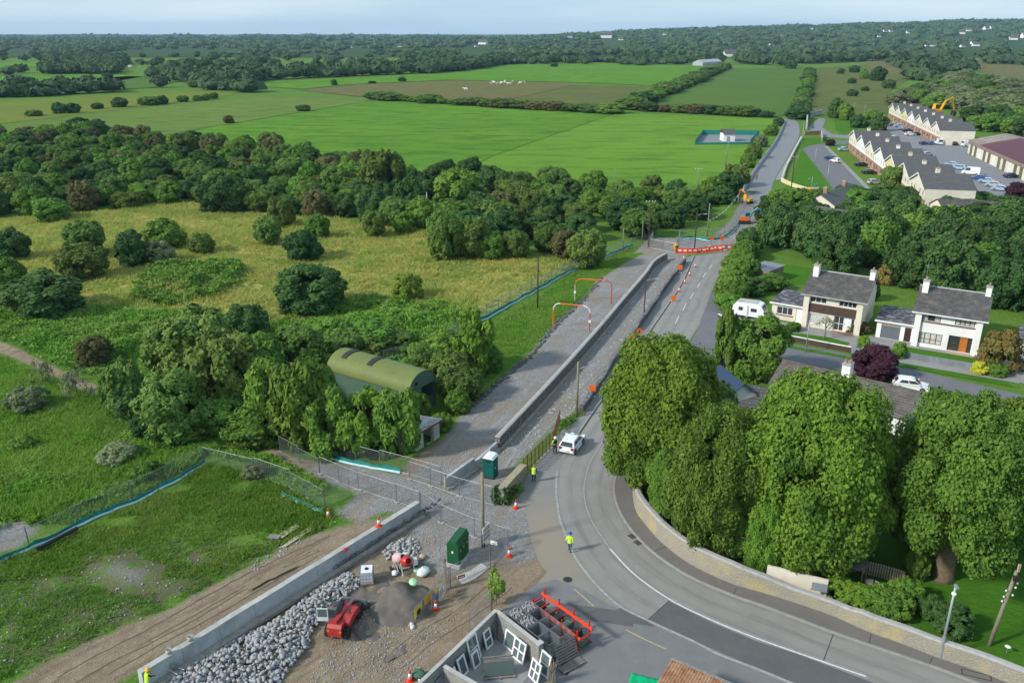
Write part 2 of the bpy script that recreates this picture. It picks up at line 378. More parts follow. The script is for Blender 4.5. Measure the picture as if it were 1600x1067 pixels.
    mat('cow', (0.7, 0.66, 0.6), (0.3, 0.2, 0.13), 1.2, 0.8, lo=0.5, hi=0.55)
    mat('trampoline', (0.01, 0.04, 0.22), None, 2, 0.6)
    mat('line_white', (0.62, 0.62, 0.59), (0.42, 0.42, 0.40), 5, 0.8, lo=0.45, hi=0.7)
    mat('line_worn', (0.36, 0.36, 0.345), (0.27, 0.268, 0.255), 3, 0.85, lo=0.4, hi=0.6)
    mat('line_yellow', (0.5, 0.37, 0.14), (0.33, 0.29, 0.2), 4, 0.85, lo=0.4, hi=0.6)
    mat('joint', (0.055, 0.055, 0.053), None, 3, 0.9)
    mat('kerb', (0.30, 0.29, 0.27), (0.24, 0.23, 0.215), 2, 0.9)
    mat('iron', (0.045, 0.043, 0.04), (0.06, 0.055, 0.05), 6, 0.6, 0.5)
    mat('puddle', (0.235, 0.165, 0.085), (0.2, 0.145, 0.085), 2, 0.25, spec=0.5)
    mat('soil_dark', (0.185, 0.14, 0.098), (0.25, 0.195, 0.138), 1.6, 0.95, bst=0.8, bd=0.05, lo=0.42, hi=0.58)
    mat('red_soil', (0.11, 0.045, 0.02), (0.08, 0.035, 0.018), 2, 0.95, bst=0.4)
    mat('oil', (0.05, 0.05, 0.052), None, 2, 0.6)
    for n, c in dict(paint_white=(0.75, 0.76, 0.78), paint_silver=(0.42, 0.44, 0.46), paint_black=(0.015, 0.016, 0.018), paint_blue=(0.03, 0.10, 0.24), paint_pale=(0.35, 0.47, 0.58), paint_red=(0.4, 0.03, 0.03), paint_navy=(0.012, 0.03, 0.09)).items():
        m, ns, ln = newmat(n); b, o = bsdf(ns, ln, rough=0.28, spec=0.5); b.inputs['Base Color'].default_value = (*c, 1); b.inputs['Coat Weight'].default_value = 0.5
    m, ns, ln = newmat('tail_red'); b, o = bsdf(ns, ln, rough=0.2); b.inputs['Base Color'].default_value = (0.35, 0.01, 0.01, 1)
    # asphalt kinds
    def asphalt(n, c, c2, st, tr=None):
        m, ns, ln = newmat(n); b, o = bsdf(ns, ln, rough=0.85)
        co = objco(ns); k = mixc(ns, ln, ramp(ns, ln, noise(ns, ln, co, 0.35, 6, 0.62), 0.36, 0.66), c, c2)
        k = mixc(ns, ln, ramp(ns, ln, noise(ns, ln, co, 1.7, 6, 0.7), 0.55, 0.72), k, st)
        k = mixc(ns, ln, mth(ns, ln, 'MULTIPLY', noise(ns, ln, co, 14, 4), 0.35), k, tuple(x * 0.55 for x in c))
        vo = ns.new('ShaderNodeTexVoronoi'); vo.feature = 'DISTANCE_TO_EDGE'; vo.inputs['Scale'].default_value = 0.09
        mp_ = ns.new('ShaderNodeMapping'); ln(co, mp_.inputs[0]); ds = ns.new('ShaderNodeVectorMath'); ds.operation = 'ADD'
        nn = ns.new('ShaderNodeTexNoise'); nn.inputs['Scale'].default_value = 0.5; nn.inputs['Detail'].default_value = 5; ln(co, nn.inputs[0])
        ln(mp_.outputs[0], ds.inputs[0]); ln(nn.outputs['Color'], ds.inputs[1]); ln(ds.outputs[0], vo.inputs['Vector'])
        k = mixc(ns, ln, ramp(ns, ln, vo.outputs['Distance'], 0.0, 0.004, (0.16, 0.16, 0.16, 1), (0, 0, 0, 1)), k, (0.07, 0.07, 0.07))
        if tr:   # mud carried out of the site gate
            dv = ns.new('ShaderNodeVectorMath'); dv.operation = 'DISTANCE'; dv.inputs[1].default_value = tr; ln(co, dv.inputs[0])
            f_ = ramp(ns, ln, mth(ns, ln, 'ADD', mth(ns, ln, 'DIVIDE', dv.outputs['Value'], 11.0), mth(ns, ln, 'SUBTRACT', noise(ns, ln, co, 0.5, 6, 0.7), 0.5)), 0.25, 0.85, (0.85, 0.85, 0.85, 1), (0, 0, 0, 1)); k = mixc(ns, ln, f_, k, (0.27, 0.225, 0.17))
        ln(k, b.inputs['Base Color']); bump(ns, ln, b, noise(ns, ln, co, 30, 3), 0.25, 0.01)
    asphalt('asphalt', (0.275, 0.26, 0.238), (0.228, 0.215, 0.198), (0.30, 0.29, 0.27))
    asphalt('asphalt_yard', (0.205, 0.20, 0.20), (0.17, 0.167, 0.168), (0.23, 0.225, 0.215))
    asphalt('asphalt_apron', (0.25, 0.243, 0.23), (0.215, 0.208, 0.196), (0.28, 0.268, 0.248), G(835, 850))
    asphalt('asphalt_patch', (0.125, 0.124, 0.124), (0.105, 0.105, 0.106), (0.15, 0.146, 0.14))
    asphalt('asphalt_new', (0.225, 0.23, 0.24), (0.2, 0.205, 0.215), (0.25, 0.25, 0.25))
    asphalt('asphalt_estate', (0.165, 0.165, 0.175), (0.14, 0.14, 0.15), (0.185, 0.185, 0.185))
    asphalt('footway', (0.17, 0.157, 0.144), (0.145, 0.134, 0.124), (0.195, 0.18, 0.16))
    asphalt('footway_pale', (0.30, 0.29, 0.275), (0.25, 0.24, 0.23), (0.33, 0.32, 0.3))
    # the worn carriageway: polished wheel paths follow the lanes
    m, ns, ln = newmat('road_worn'); b, o = bsdf(ns, ln, rough=0.8); co = objco(ns)
    aa = ns.new('ShaderNodeAttribute'); aa.attribute_name = 'across'; al = ns.new('ShaderNodeAttribute'); al.attribute_name = 'along'
    cb = ns.new('ShaderNodeCombineXYZ'); ln(mth(ns, ln, 'MULTIPLY', aa.outputs['Fac'], 9.0), cb.inputs[0]); ln(mth(ns, ln, 'MULTIPLY', al.outputs['Fac'], 0.06), cb.inputs[1])
    st_ = noise(ns, ln, cb.outputs[0], 2.4, 6, 0.7)
    wp_ = mth(ns, ln, 'COSINE', mth(ns, ln, 'MULTIPLY', aa.outputs['Fac'], 25.13))
    k = mixc(ns, ln, ramp(ns, ln, noise(ns, ln, co, 0.3, 6, 0.62), 0.36, 0.66), (0.285, 0.27, 0.245), (0.24, 0.228, 0.208))
    k = mixc(ns, ln, mth(ns, ln, 'MULTIPLY', ramp(ns, ln, mth(ns, ln, 'ADD', mth(ns, ln, 'MULTIPLY', wp_, 0.12), st_), 0.46, 0.72), 0.7), k, (0.17, 0.165, 0.155))
    k = mixc(ns, ln, mth(ns, ln, 'MULTIPLY', noise(ns, ln, co, 14, 4), 0.3), k, (0.14, 0.135, 0.125))
    k = mixc(ns, ln, ramp(ns, ln, noise(ns, ln, co, 1.6, 6, 0.7), 0.6, 0.75), k, (0.33, 0.3, 0.26)); ln(k, b.inputs['Base Color']); bump(ns, ln, b, noise(ns, ln, co, 30, 3), 0.25, 0.01)
    # fields
    def field(n, c, c2, c3, s1=0.012, s2=0.05, st=3.0, thr=0.6):
        m, ns, ln = newmat(n); b, o = bsdf(ns, ln, rough=0.95, spec=0.04)
        co = objco(ns); mp_ = ns.new('ShaderNodeMapping'); mp_.inputs['Scale'].default_value = (1, st, 1); mp_.inputs['Rotation'].default_value = (0, 0, 0.25); ln(co, mp_.inputs[0]); v = mp_.outputs[0]
        k = mixc(ns, ln, ramp(ns, ln, noise(ns, ln, co, s1, 5, 0.6), 0.35, 0.65), c, c2)
        k = mixc(ns, ln, ramp(ns, ln, noise(ns, ln, v, s2, 7, 0.72), thr - 0.06, thr + 0.1), k, c3)
        k = mixc(ns, ln, mth(ns, ln, 'MULTIPLY', noise(ns, ln, co, 0.9, 5, 0.75), 0.5), k, tuple(x * 0.55 for x in c))
        ln(k, b.inputs['Base Color']); bump(ns, ln, b, noise(ns, ln, v, 0.5, 7, 0.75), 1.0, 0.35)
    field('field_bright', (0.14, 0.285, 0.03), (0.095, 0.235, 0.023), (0.055, 0.14, 0.016), thr=0.53)
    field('field_bright2', (0.165, 0.305, 0.036), (0.125, 0.26, 0.028), (0.07, 0.165, 0.02), thr=0.55)
    field('field_light', (0.17, 0.24, 0.05), (0.13, 0.21, 0.043), (0.075, 0.125, 0.035), 0.02, 0.06, 4, 0.55)
    field('field_yellow', (0.19, 0.22, 0.04), (0.14, 0.2, 0.035), (0.11, 0.13, 0.035), 0.02, 0.05)
    field('field_brown', (0.175, 0.152, 0.062), (0.15, 0.16, 0.055), (0.09, 0.085, 0.035), 0.02, 0.08, 2, 0.56)
    field('field_olive', (0.14, 0.16, 0.045), (0.115, 0.145, 0.04), (0.085, 0.095, 0.035), 0.02, 0.05, 2, 0.55)
    field('field_dull', (0.10, 0.18, 0.035), (0.085, 0.155, 0.032), (0.07, 0.11, 0.03), 0.012, 0.05, 3)
    field('hill_cover', (0.05, 0.095, 0.032), (0.04, 0.078, 0.028), (0.085, 0.14, 0.04), 0.003, 0.008, 2, 0.58)
    field('lawn', (0.075, 0.2, 0.018), (0.06, 0.165, 0.015), (0.09, 0.2, 0.025), 0.2, 0.7, 2)
    # the ground itself: covers chosen by the painted-on zone weights, ragged by noise
    m, ns, ln = newmat('ground'); b, o = bsdf(ns, ln, rough=0.95, spec=0.05)
    co = objco(ns)
    A = ns.new('ShaderNodeAttribute'); A.attribute_name = 'zoneA'; sA = ns.new('ShaderNodeSeparateColor'); ln(A.outputs['Color'], sA.inputs[0])
    Bq = ns.new('ShaderNodeAttribute'); Bq.attribute_name = 'zoneB'; sB = ns.new('ShaderNodeSeparateColor'); ln(Bq.outputs['Color'], sB.inputs[0])
    n1 = noise(ns, ln, co, 0.09, 6, 0.65); n2 = noise(ns, ln, co, 0.55, 6, 0.7); n3 = noise(ns, ln, co, 3.0, 5, 0.7); n4 = noise(ns, ln, co, 11, 3, 0.6)
    n5 = mth(ns, ln, 'ADD', mth(ns, ln, 'MULTIPLY', n2, 0.6), mth(ns, ln, 'MULTIPLY', n3, 0.4))
    def fac(w, n, k=1.2, sh=0.12):
        n = n5
        return ramp(ns, ln, mth(ns, ln, 'ADD', w, mth(ns, ln, 'MULTIPLY', mth(ns, ln, 'SUBTRACT', n, 0.5), k)), 0.5 - sh, 0.5 + sh)
    grass = mixc(ns, ln, ramp(ns, ln, n1, 0.35, 0.65), (0.115, 0.225, 0.026), (0.085, 0.18, 0.028))
    grass = mixc(ns, ln, ramp(ns, ln, n2, 0.45, 0.7), grass, (0.16, 0.22, 0.05))
    grass = mixc(ns, ln, ramp(ns, ln, n3, 0.45, 0.75), grass, (0.05, 0.11, 0.018))
    lush = mixc(ns, ln, ramp(ns, ln, n3, 0.35, 0.65), (0.08, 0.19, 0.02), (0.045, 0.115, 0.015))
    dry = mixc(ns, ln, ramp(ns, ln, n2, 0.35, 0.62), (0.43, 0.36, 0.11), (0.28, 0.30, 0.07))
    dry = mixc(ns, ln, ramp(ns, ln, n3, 0.5, 0.75), dry, (0.28, 0.21, 0.08))
    dry = mixc(ns, ln, ramp(ns, ln, n1, 0.5, 0.64), dry, (0.14, 0.19, 0.04))
    dirt = mixc(ns, ln, ramp(ns, ln, n2, 0.35, 0.65), (0.30, 0.232, 0.16), (0.215, 0.162, 0.112))
    dirt = mixc(ns, ln, ramp(ns, ln, n3, 0.5, 0.75), dirt, (0.36, 0.30, 0.225))
    mpr = ns.new('ShaderNodeMapping'); mpr.vector_type = 'TEXTURE'; mpr.inputs['Rotation'].default_value = (0, 0, R(50)); mpr.inputs['Scale'].default_value = (9, 0.9, 1); ln(co, mpr.inputs[0])
    nr_ = noise(ns, ln, mpr.outputs[0], 1.0, 6, 0.7); dirt = mixc(ns, ln, ramp(ns, ln, nr_, 0.5, 0.7), dirt, (0.165, 0.122, 0.085)); dirt = mixc(ns, ln, ramp(ns, ln, nr_, 0.3, 0.46, (0.7, 0.7, 0.7, 1), (0, 0, 0, 1)), dirt, (0.3, 0.25, 0.19))
    vs = ns.new('ShaderNodeTexVoronoi'); vs.inputs['Scale'].default_value = 9.0; ln(co, vs.inputs['Vector']); sv = ns.new('ShaderNodeSeparateColor'); ln(vs.outputs['Color'], sv.inputs[0])
    grav = mixc(ns, ln, sv.outputs[0], (0.19, 0.187, 0.185), (0.36, 0.355, 0.35))
    grav = mixc(ns, ln, ramp(ns, ln, n2, 0.42, 0.68), grav, (0.23, 0.21, 0.19))
    grav = mixc(ns, ln, ramp(ns, ln, n1, 0.5, 0.62), grav, (0.26, 0.225, 0.185))
    mpg = ns.new('ShaderNodeMapping'); mpg.vector_type = 'TEXTURE'; mpg.inputs['Rotation'].default_value = (0, 0, R(67)); mpg.inputs['Scale'].default_value = (12, 1.1, 1); ln(co, mpg.inputs[0])
    ng_ = noise(ns, ln, mpg.outputs[0], 1.0, 6, 0.72); grav = mixc(ns, ln, ramp(ns, ln, ng_, 0.52, 0.68), grav, (0.25, 0.205, 0.155)); grav = mixc(ns, ln, ramp(ns, ln, ng_, 0.3, 0.44, (0.8, 0.8, 0.8, 1), (0, 0, 0, 1)), grav, (0.36, 0.345, 0.33)); grav = mixc(ns, ln, ramp(ns, ln, n3, 0.56, 0.72), grav, (0.12, 0.115, 0.112))
    thin = mixc(ns, ln, ramp(ns, ln, n2, 0.4, 0.52), grass, mixc(ns, ln, ramp(ns, ln, n3, 0.4, 0.6), (0.15, 0.125, 0.085), (0.095, 0.12, 0.04)))
    k = mixc(ns, ln, fac(sA.outputs[2], n2, 1.1, 0.16), grass, dry)
    k = mixc(ns, ln, fac(sB.outputs[0], n2), k, lush)
    k = mixc(ns, ln, fac(sB.outputs[1], n2), k, thin)
    k = mixc(ns, ln, fac(sA.outputs[1], n2, 0.9), k, dirt)
    k = mixc(ns, ln, fac(sA.outputs[0], n2, 0.9), k, grav)
    # track ruts
    ln(k, b.inputs['Base Color'])
    hh = mth(ns, ln, 'ADD', mth(ns, ln, 'MULTIPLY', n3, 0.6), mth(ns, ln, 'MULTIPLY', n4, 0.4))
    bump(ns, ln, b, hh, 1.0, 0.22)
build_mats()
leafmat('leaf_willow', (0.075, 0.135, 0.026), (0.14, 0.205, 0.045), (0.045, 0.09, 0.018))
leafmat('leaf_green', (0.075, 0.155, 0.023), (0.14, 0.245, 0.037), (0.053, 0.108, 0.019))
leafmat('leaf_dark', (0.038, 0.085, 0.023), (0.064, 0.13, 0.032), (0.03, 0.064, 0.02), 0.2)
leafmat('leaf_far', (0.038, 0.072, 0.03), (0.07, 0.115, 0.042), (0.03, 0.056, 0.026), 0.15)
leafmat('leaf_brown', (0.115, 0.115, 0.038), (0.15, 0.14, 0.052), (0.085, 0.082, 0.032))
leafmat('leaf_bright', (0.12, 0.22, 0.025), (0.185, 0.29, 0.035), (0.085, 0.165, 0.022))
leafmat('leaf_chestnut', (0.075, 0.16, 0.02), (0.17, 0.275, 0.033), (0.05, 0.112, 0.018))
leafmat('leaf_purple', (0.035, 0.012, 0.022), (0.055, 0.02, 0.03), (0.025, 0.01, 0.018), 0.12)
leafmat('leaf_grey', (0.14, 0.175, 0.08), (0.2, 0.235, 0.115), (0.10, 0.135, 0.058))
leafmat('leaf_autumn', (0.22, 0.15, 0.045), (0.15, 0.15, 0.04), (0.18, 0.1, 0.035))
leafmat('leaf_yellow', (0.5, 0.46, 0.03), (0.28, 0.35, 0.04), (0.45, 0.34, 0.03))
leafmat('blade_green', (0.115, 0.24, 0.025), (0.19, 0.33, 0.045), (0.08, 0.19, 0.022), 0.5, (0.22, 0.31, 0.06))
leafmat('blade_lush', (0.075, 0.18, 0.02), (0.14, 0.27, 0.032), (0.06, 0.14, 0.018), 0.3, (0.15, 0.24, 0.045))
leafmat('blade_dry', (0.60, 0.54, 0.16), (0.40, 0.47, 0.1), (0.54, 0.45, 0.16), 0.5, (0.28, 0.41, 0.08))

# ------------------------------------------------------------------ ground
ZONES = {}
def zone(ch, poly, soft=1.5, wt=1.0): ZONES.setdefault(ch, []).append(([tuple(G(x, y)[:2]) for x, y in poly], soft, wt))
zone('gravel', [(1011, 393), (1045, 392), (1075, 400), (1068, 408), (1008, 490), (990, 515), (955, 562), (905, 652), (868, 664), (812, 722), (778, 762), (745, 765), (692, 768), (640, 748), (695, 690), (727, 640), (765, 608), (826, 556), (866, 509), (912, 468), (940, 436), (972, 415)])
zone('gravel', [(500, 718), (560, 722), (640, 748), (690, 764), (778, 790), (815, 770), (830, 800), (822, 835), (790, 872), (735, 885), (700, 900), (655, 880), (640, 830), (658, 800), (600, 800), (560, 818), (525, 800), (560, 770), (470, 740)])
zone('gravel', [(990, 395), (1075, 398), (1160, 390), (1190, 345), (1200, 315), (1165, 300), (1145, 340), (1110, 375), (1060, 372), (1015, 372)])
zone('gravel', [(685, 752), (780, 742), (815, 735), (835, 760), (838, 800), (836, 872), (800, 885), (768, 805), (685, 780)])
zone('gravel', [(-20, 812), (30, 810), (60, 822), (30, 850), (-20, 862)])
zone('gravel', [(135, 880), (200, 868), (255, 885), (250, 915), (190, 930), (140, 910)], 2.6, 0.62)
zone('dirt', [(-20, 1090), (22, 1064), (90, 1023), (187, 978), (262, 948), (337, 907), (400, 879), (442, 853), (500, 829), (560, 815), (655, 795), (640, 815), (400, 935), (190, 1060), (150, 1090)])
zone('dirt', [(205, 1090), (655, 812), (720, 850), (790, 870), (842, 862), (858, 892), (842, 915), (800, 950), (740, 990), (650, 1090)])
zone('dirt', [(620, 745), (645, 715), (690, 690), (725, 640), (745, 650), (735, 690), (770, 706), (745, 725), (692, 762), (650, 752)])
zone('dirt', [(-20, 528), (60, 560), (130, 590), (185, 618), (180, 630), (120, 608), (50, 572), (-20, 545)], 0.6, 0.85)
zone('dirt', [(310, 655), (400, 692), (470, 715), (540, 722), (520, 745), (430, 715), (340, 682)], 0.6)
zone('dirt', [(930, 440), (975, 412), (1005, 398), (1000, 405), (965, 430), (925, 462)], 0.6, 0.9)
zone('dirt', [(1150, 365), (1195, 330), (1235, 320), (1225, 345), (1180, 385)], 1.0)
zone('dry', [(-20, 345), (150, 330), (300, 318), (420, 335), (560, 345), (690, 350), (700, 400), (850, 395), (905, 408), (780, 478), (730, 500), (640, 465), (560, 462), (470, 500), (400, 480), (250, 480), (100, 475), (40, 450), (-20, 440)], 4.0, 0.95)
zone('dry', [(250, 465), (420, 440), (470, 490), (400, 520), (300, 500)], 3.0, 0.8)
zone('lush', [(205, 470), (230, 430), (300, 412), (370, 418), (392, 440), (340, 462), (260, 478)], 1.5)
zone('lush', [(-20, 480), (120, 475), (260, 490), (430, 500), (560, 465), (700, 470), (735, 500), (640, 560), (560, 560), (430, 600), (420, 690), (320, 660), (180, 600), (-20, 530)], 3.0, 0.9)
zone('lush', [(500, 480), (620, 465), (700, 470), (735, 500), (660, 550), (560, 545), (510, 520)], 2.0)
zone('thin', [(-20, 870), (60, 850), (200, 830), (330, 850), (410, 880), (260, 950), (90, 1025), (-20, 1080)], 4.0, 0.9)
zone('thin', [(300, 840), (420, 840), (500, 820), (440, 855), (340, 905)], 2.0, 0.8)
FLAT = [[tuple(G(x, y)[:2]) for x, y in pl] for pl in (
    [(985, 395), (1170, 380), (1225, 180), (1290, 175), (1430, 178), (1700, 230), (1800, 700), (1800, 1200), (560, 1200), (640, 1067), (790, 960), (690, 900), (655, 800), (600, 780), (690, 690), (860, 500)],)]
def polydist(X, Y, poly):
    ins = np.zeros(X.shape, bool); d2 = np.full(X.shape, 1e18)
    n = len(poly)
    for i in range(n):
        x0, y0 = poly[i]; x1, y1 = poly[(i + 1) % n]
        c = ((y0 > Y) != (y1 > Y)) & (X < (x1 - x0) * (Y - y0) / ((y1 - y0) if y1 != y0 else 1e-9) + x0)
        ins ^= c
        dx, dy = x1 - x0, y1 - y0; t = np.clip(((X - x0) * dx + (Y - y0) * dy) / (dx * dx + dy * dy + 1e-12), 0, 1)
        d2 = np.minimum(d2, (X - x0 - t * dx) ** 2 + (Y - y0 - t * dy) ** 2)
    return np.where(ins, 1, -1) * np.sqrt(d2)
def inpoly(poly, x, y):
    ins = False; n = len(poly)
    for i in range(n):
        x0, y0 = poly[i]; x1, y1 = poly[(i + 1) % n]
        if (y0 > y) != (y1 > y) and x < (x1 - x0) * (y - y0) / (y1 - y0) + x0: ins = not ins
    return ins
VT = {}
def vnoise(X, Y, s, seed=0):
    "smooth value noise"
    
    if seed not in VT: VT[seed] = np.random.default_rng(seed).random((256, 256))
    T = VT[seed]
    x = X * s; y = Y * s; i = np.floor(x).astype(int); j = np.floor(y).astype(int); fx = x - i; fy = y - j
    fx = fx * fx * (3 - 2 * fx); fy = fy * fy * (3 - 2 * fy)
    g = lambda a, b_: T[a % 256, b_ % 256]
    return (g(i, j) * (1 - fx) + g(i + 1, j) * fx) * (1 - fy) + (g(i, j + 1) * (1 - fx) + g(i + 1, j + 1) * fx) * fy
def mounds(X, Y):
    z = np.zeros_like(X)
    for px, py, rx, ry, h in ((300, 448, 13, 9, 1.6), (610, 510, 12, 6, 1.1), (120, 530, 16, 7, 1.0), (195, 895, 4, 2.2, 0.35)):
        c = G(px, py); z += h * np.exp(-(((X - c.x) / rx) ** 2 + ((Y - c.y) / ry) ** 2) * 1.8)
    return z
FLATW = None
def ground_z(X, Y):
    fd = polydist(X, Y, FLAT[0]); k = np.clip((-fd - 0.5) / 3.0, 0, 1)
    near = np.clip((260 - Y) / 40, 0, 1) * np.clip((150 - np.abs(X)) / 15, 0, 1)
    l = (vnoise(X, Y, 0.12, 1) - 0.5) * 0.5 + (vnoise(X, Y, 0.5, 2) - 0.5) * 0.28 + (vnoise(X, Y, 1.3, 3) - 0.5) * 0.14
    trk = np.clip(polydist(X, Y, [tuple(G(x, y)[:2]) for x, y in [(-20, 1090), (90, 1023), (262, 948), (400, 879), (500, 829), (655, 795), (640, 820), (400, 940), (190, 1090)]]) / 1.0 + 0.5, 0, 1)
    l = l * (1 - 0.75 * trk)
    return k * near * (l - 0.12 + mounds(X, Y))
fx = np.concatenate([-np.geomspace(15000, 165, 18), np.arange(-150, 150.01, 0.55), np.geomspace(165, 15000, 18)])
fy = np.concatenate([[-2500, -600, -150, -40, 5, 25], np.arange(36, 262, 0.62), np.geomspace(272, 15000, 24)])
XX, YY = np.meshgrid(fx, fy); nx, ny = len(fx), len(fy)
Xf, Yf = XX.ravel(), YY.ravel()
ZZ = ground_z(Xf, Yf)
idx = np.arange(nx * ny).reshape(ny, nx)
F = np.stack([idx[:-1, :-1], idx[:-1, 1:], idx[1:, 1:], idx[1:, :-1]], -1).reshape(-1, 4)
gm = npmesh('ground', np.stack([Xf, Yf, ZZ], 1), F, 'ground', True)
chan = {}
for ch, lst in ZONES.items():
    a = np.zeros(len(Xf))
    for poly, soft, wt in lst: a = np.maximum(a, np.clip(0.5 + polydist(Xf, Yf, poly) / (2 * soft), 0, 1) * wt)
    chan[ch] = a
for an, cs in (('zoneA', ('gravel', 'dirt', 'dry')), ('zoneB', ('lush', 'thin', 'thin'))):
    at = gm.attributes.new(an, 'FLOAT_COLOR', 'POINT')
    at.data.foreach_set('color', np.stack([chan[c] for c in cs] + [np.ones(len(Xf))], 1).astype(np.float32).ravel())
ground = struct(link('ground', gm))
def GZ(p):
    return float(ground_z(np.array([p[0]]), np.array([p[1]]))[0])
def sheet(name, pts, z, m, kind=True, parent=None):
    mb = MB(); mb.add([(p.x, p.y, z) for p in pts], [tuple(range(len(pts)))])
    o = mb.obj(name, m, parent)
    me = o.data
    if me.polygons[0].normal.z < 0: me.flip_normals()
    if kind and parent is None: struct(o)
    return o
# ------------------------------------------------------------------ fields beyond
for nm, z, pl in (
    ('field_bright', 0.10, [(240, 216), (330, 199), (590, 158), (770, 166), (962, 177), (765, 246), (700, 285), (560, 280), (400, 250)]),
    ('field_bright2', 0.10, [(964, 178), (1080, 181), (1213, 187), (1190, 222), (1160, 280), (1100, 305), (690, 300), (702, 285), (767, 246)]),
    ('field_light', 0.14, [(30, 192), (200, 171), (450, 148), (586, 157), (328, 199), (238, 215), (100, 216), (20, 214)]),
    ('field_yellow', 0.14, [(-60, 164), (130, 152), (330, 142), (372, 148), (200, 170), (30, 191), (-60, 200)]),
    ('field_bright', 0.30, [(365, 133), (560, 121), (740, 109), (800, 100), (960, 100), (1088, 106), (1110, 110), (1058, 136), (880, 129), (700, 126), (560, 132), (470, 140)]),
    ('field_brown', 0.24, [(462, 141), (560, 133), (700, 127), (880, 130), (900, 133), (800, 155), (700, 158), (590, 155)]),
    ('field_olive', 0.24, [(902, 133), (1056, 137), (988, 167), (800, 160), (802, 155)]),
    ('field_dull', 0.22, [(1012, 168), (1070, 140), (1132, 108), (1256, 105), (1257, 158), (1230, 180), (1205, 184)]),
    ('field_olive', 0.22, [(1262, 108), (1400, 98), (1430, 118), (1380, 150), (1420, 175), (1330, 182), (1262, 182), (1252, 172)]),
    ('field_brown', 0.28, [(1350, 97), (1450, 93), (1462, 108), (1420, 120), (1370, 115)]),
    ('field_brown', 0.28, [(1500, 95), (1680, 100), (1680, 140), (1540, 118)]),
    ('field_dull', 0.30, [(1560, 87), (1680, 90), (1680, 98), (1570, 96)]),
    ('field_bright', 0.35, [(-60, 122), (110, 116), (240, 118), (180, 128), (-60, 134)]),
    ('field_dull', 0.35, [(-60, 136), (200, 120), (300, 122), (240, 138), (-60, 150)]),
    ('field_bright', 0.5, [(-60, 102), (70, 98), (120, 103), (-60, 110)]),
    ('field_dull', 0.5, [(100, 84), (260, 79), (400, 80), (360, 87), (150, 90)]),
    ('field_dull', 0.5, [(590, 78), (760, 75), (770, 84), (640, 87)]),
    ('field_dull', 0.5, [(800, 92), (1010, 90), (990, 98), (810, 98)]),
    ('field_brown', 1.0, [(90, 70), (380, 66), (560, 61), (640, 62), (500, 70), (250, 74)]),
    ('field_dull', 0.5, [(1090, 76), (1200, 73), (1210, 80), (1100, 83)]),
    ('field_dull', 0.4, [(1280, 82), (1320, 78), (1330, 92), (1290, 95)])):
    sheet('field', PX(pl), z, nm)
# ------------------------------------------------------------------ roads
KERB_R = [(1150, 392), (1132, 418), (1118, 442), (1108, 470), (1094, 505), (1060, 560), (1020, 625), (985, 690), (966, 732), (958, 760), (963, 790), (981, 823), (1018, 862.6), (1074, 900.5), (1144, 931.5), (1200, 951), (1300, 989), (1357, 1009), (1459, 1044), (1540, 1074), (1680, 1125)]
EDGE_L = [(1084, 400), (1066, 440), (1047, 470), (1009.5, 524), (970, 580), (931.6, 635), (902, 678), (880, 715), (871, 736), (869, 762), (873, 803), (881, 829), (897, 867), (917, 896), (942, 924), (970, 948), (1012, 969), (1080, 1000), (1125, 1023), (1181, 1044), (1237, 1067), (1330, 1105), (1460, 1160)]
kr = catmull(PX(KERB_R), 6); el = catmull(PX(EDGE_L), 6)
def evenly(pts, n):
    c = [0.0]
    for a, b in zip(pts, pts[1:]): c.append(c[-1] + (b - a).length)
    out = []; k = 0
    for i in range(n):
        s = c[-1] * i / (n - 1)
        while k < len(c) - 2 and c[k + 1] < s: k += 1
        out.append(pts[k].lerp(pts[k + 1], min(1, (s - c[k]) / max(1e-9, c[k + 1] - c[k]))))
    return out
ra, rb = evenly(el, 170), evenly(kr, 170); NA = 18
V = np.array([[*(a.lerp(b, j / NA)).xy, 0.012] for a, b in zip(ra, rb) for j in range(NA + 1)]); idx = np.arange(len(V)).reshape(170, NA + 1)
rme = npmesh('road', V, np.stack([idx[:-1, :-1], idx[:-1, 1:], idx[1:, 1:], idx[1:, :-1]], -1).reshape(-1, 4), 'road_worn')
at = rme.attributes.new('across', 'FLOAT', 'POINT'); at.data.foreach_set('value', np.tile(np.arange(NA + 1) / NA, 170).astype(np.float32))
at = rme.attributes.new('along', 'FLOAT', 'POINT'); at.data.foreach_set('value', np.repeat(np.arange(170) * 1.0, NA + 1).astype(np.float32))
if rme.polygons[0].normal.z < 0: rme.flip_normals()
road = struct(link('road', rme))
# footway on the right with its kerb
WBASE = [(990, 700), (984, 725), (987, 755), (988, 780), (994, 802), (1012, 826), (1035, 851), (1080, 884), (1142, 913), (1203, 931), (1293, 961), (1357, 989), (1405, 1006), (1470, 1031), (1529, 1051), (1600, 1079), (1700, 1118)]
wb = catmull(PX(WBASE), 6)
kr2 = catmull(PX(KERB_R[7:]), 6)
mb = MB(); po = [p + q * 0.15 for p, q in zip(kr2, normals2(kr2))]
mb.add([(p.x, p.y, 0.12) for p in po] + [(p.x, p.y, 0.12) for p in wb[::-1]], [tuple(range(len(po) + len(wb)))])
fo = struct(mb.obj('footway', 'footway'))
if fo.data.polygons[0].normal.z < 0: fo.data.flip_normals()
mb = MB(); wallmesh(mb, [p + q * 0.075 for p, q in zip(kr2, normals2(kr2))], 0.15, 0.135); mb.obj('kerb', 'kerb', fo)
mb = MB()
for x0, y0, x1, y1 in ((1019, 862, 1046, 851), (1144, 931, 1151, 918), (1357, 1009, 1361, 991), (1450, 1041, 1457, 1027)):
    a, b = G(x0, y0, 0.124), G(x1, y1, 0.124); stripe(mb, [a + (b - a) * 0.1, b], 0.05, 0.125)
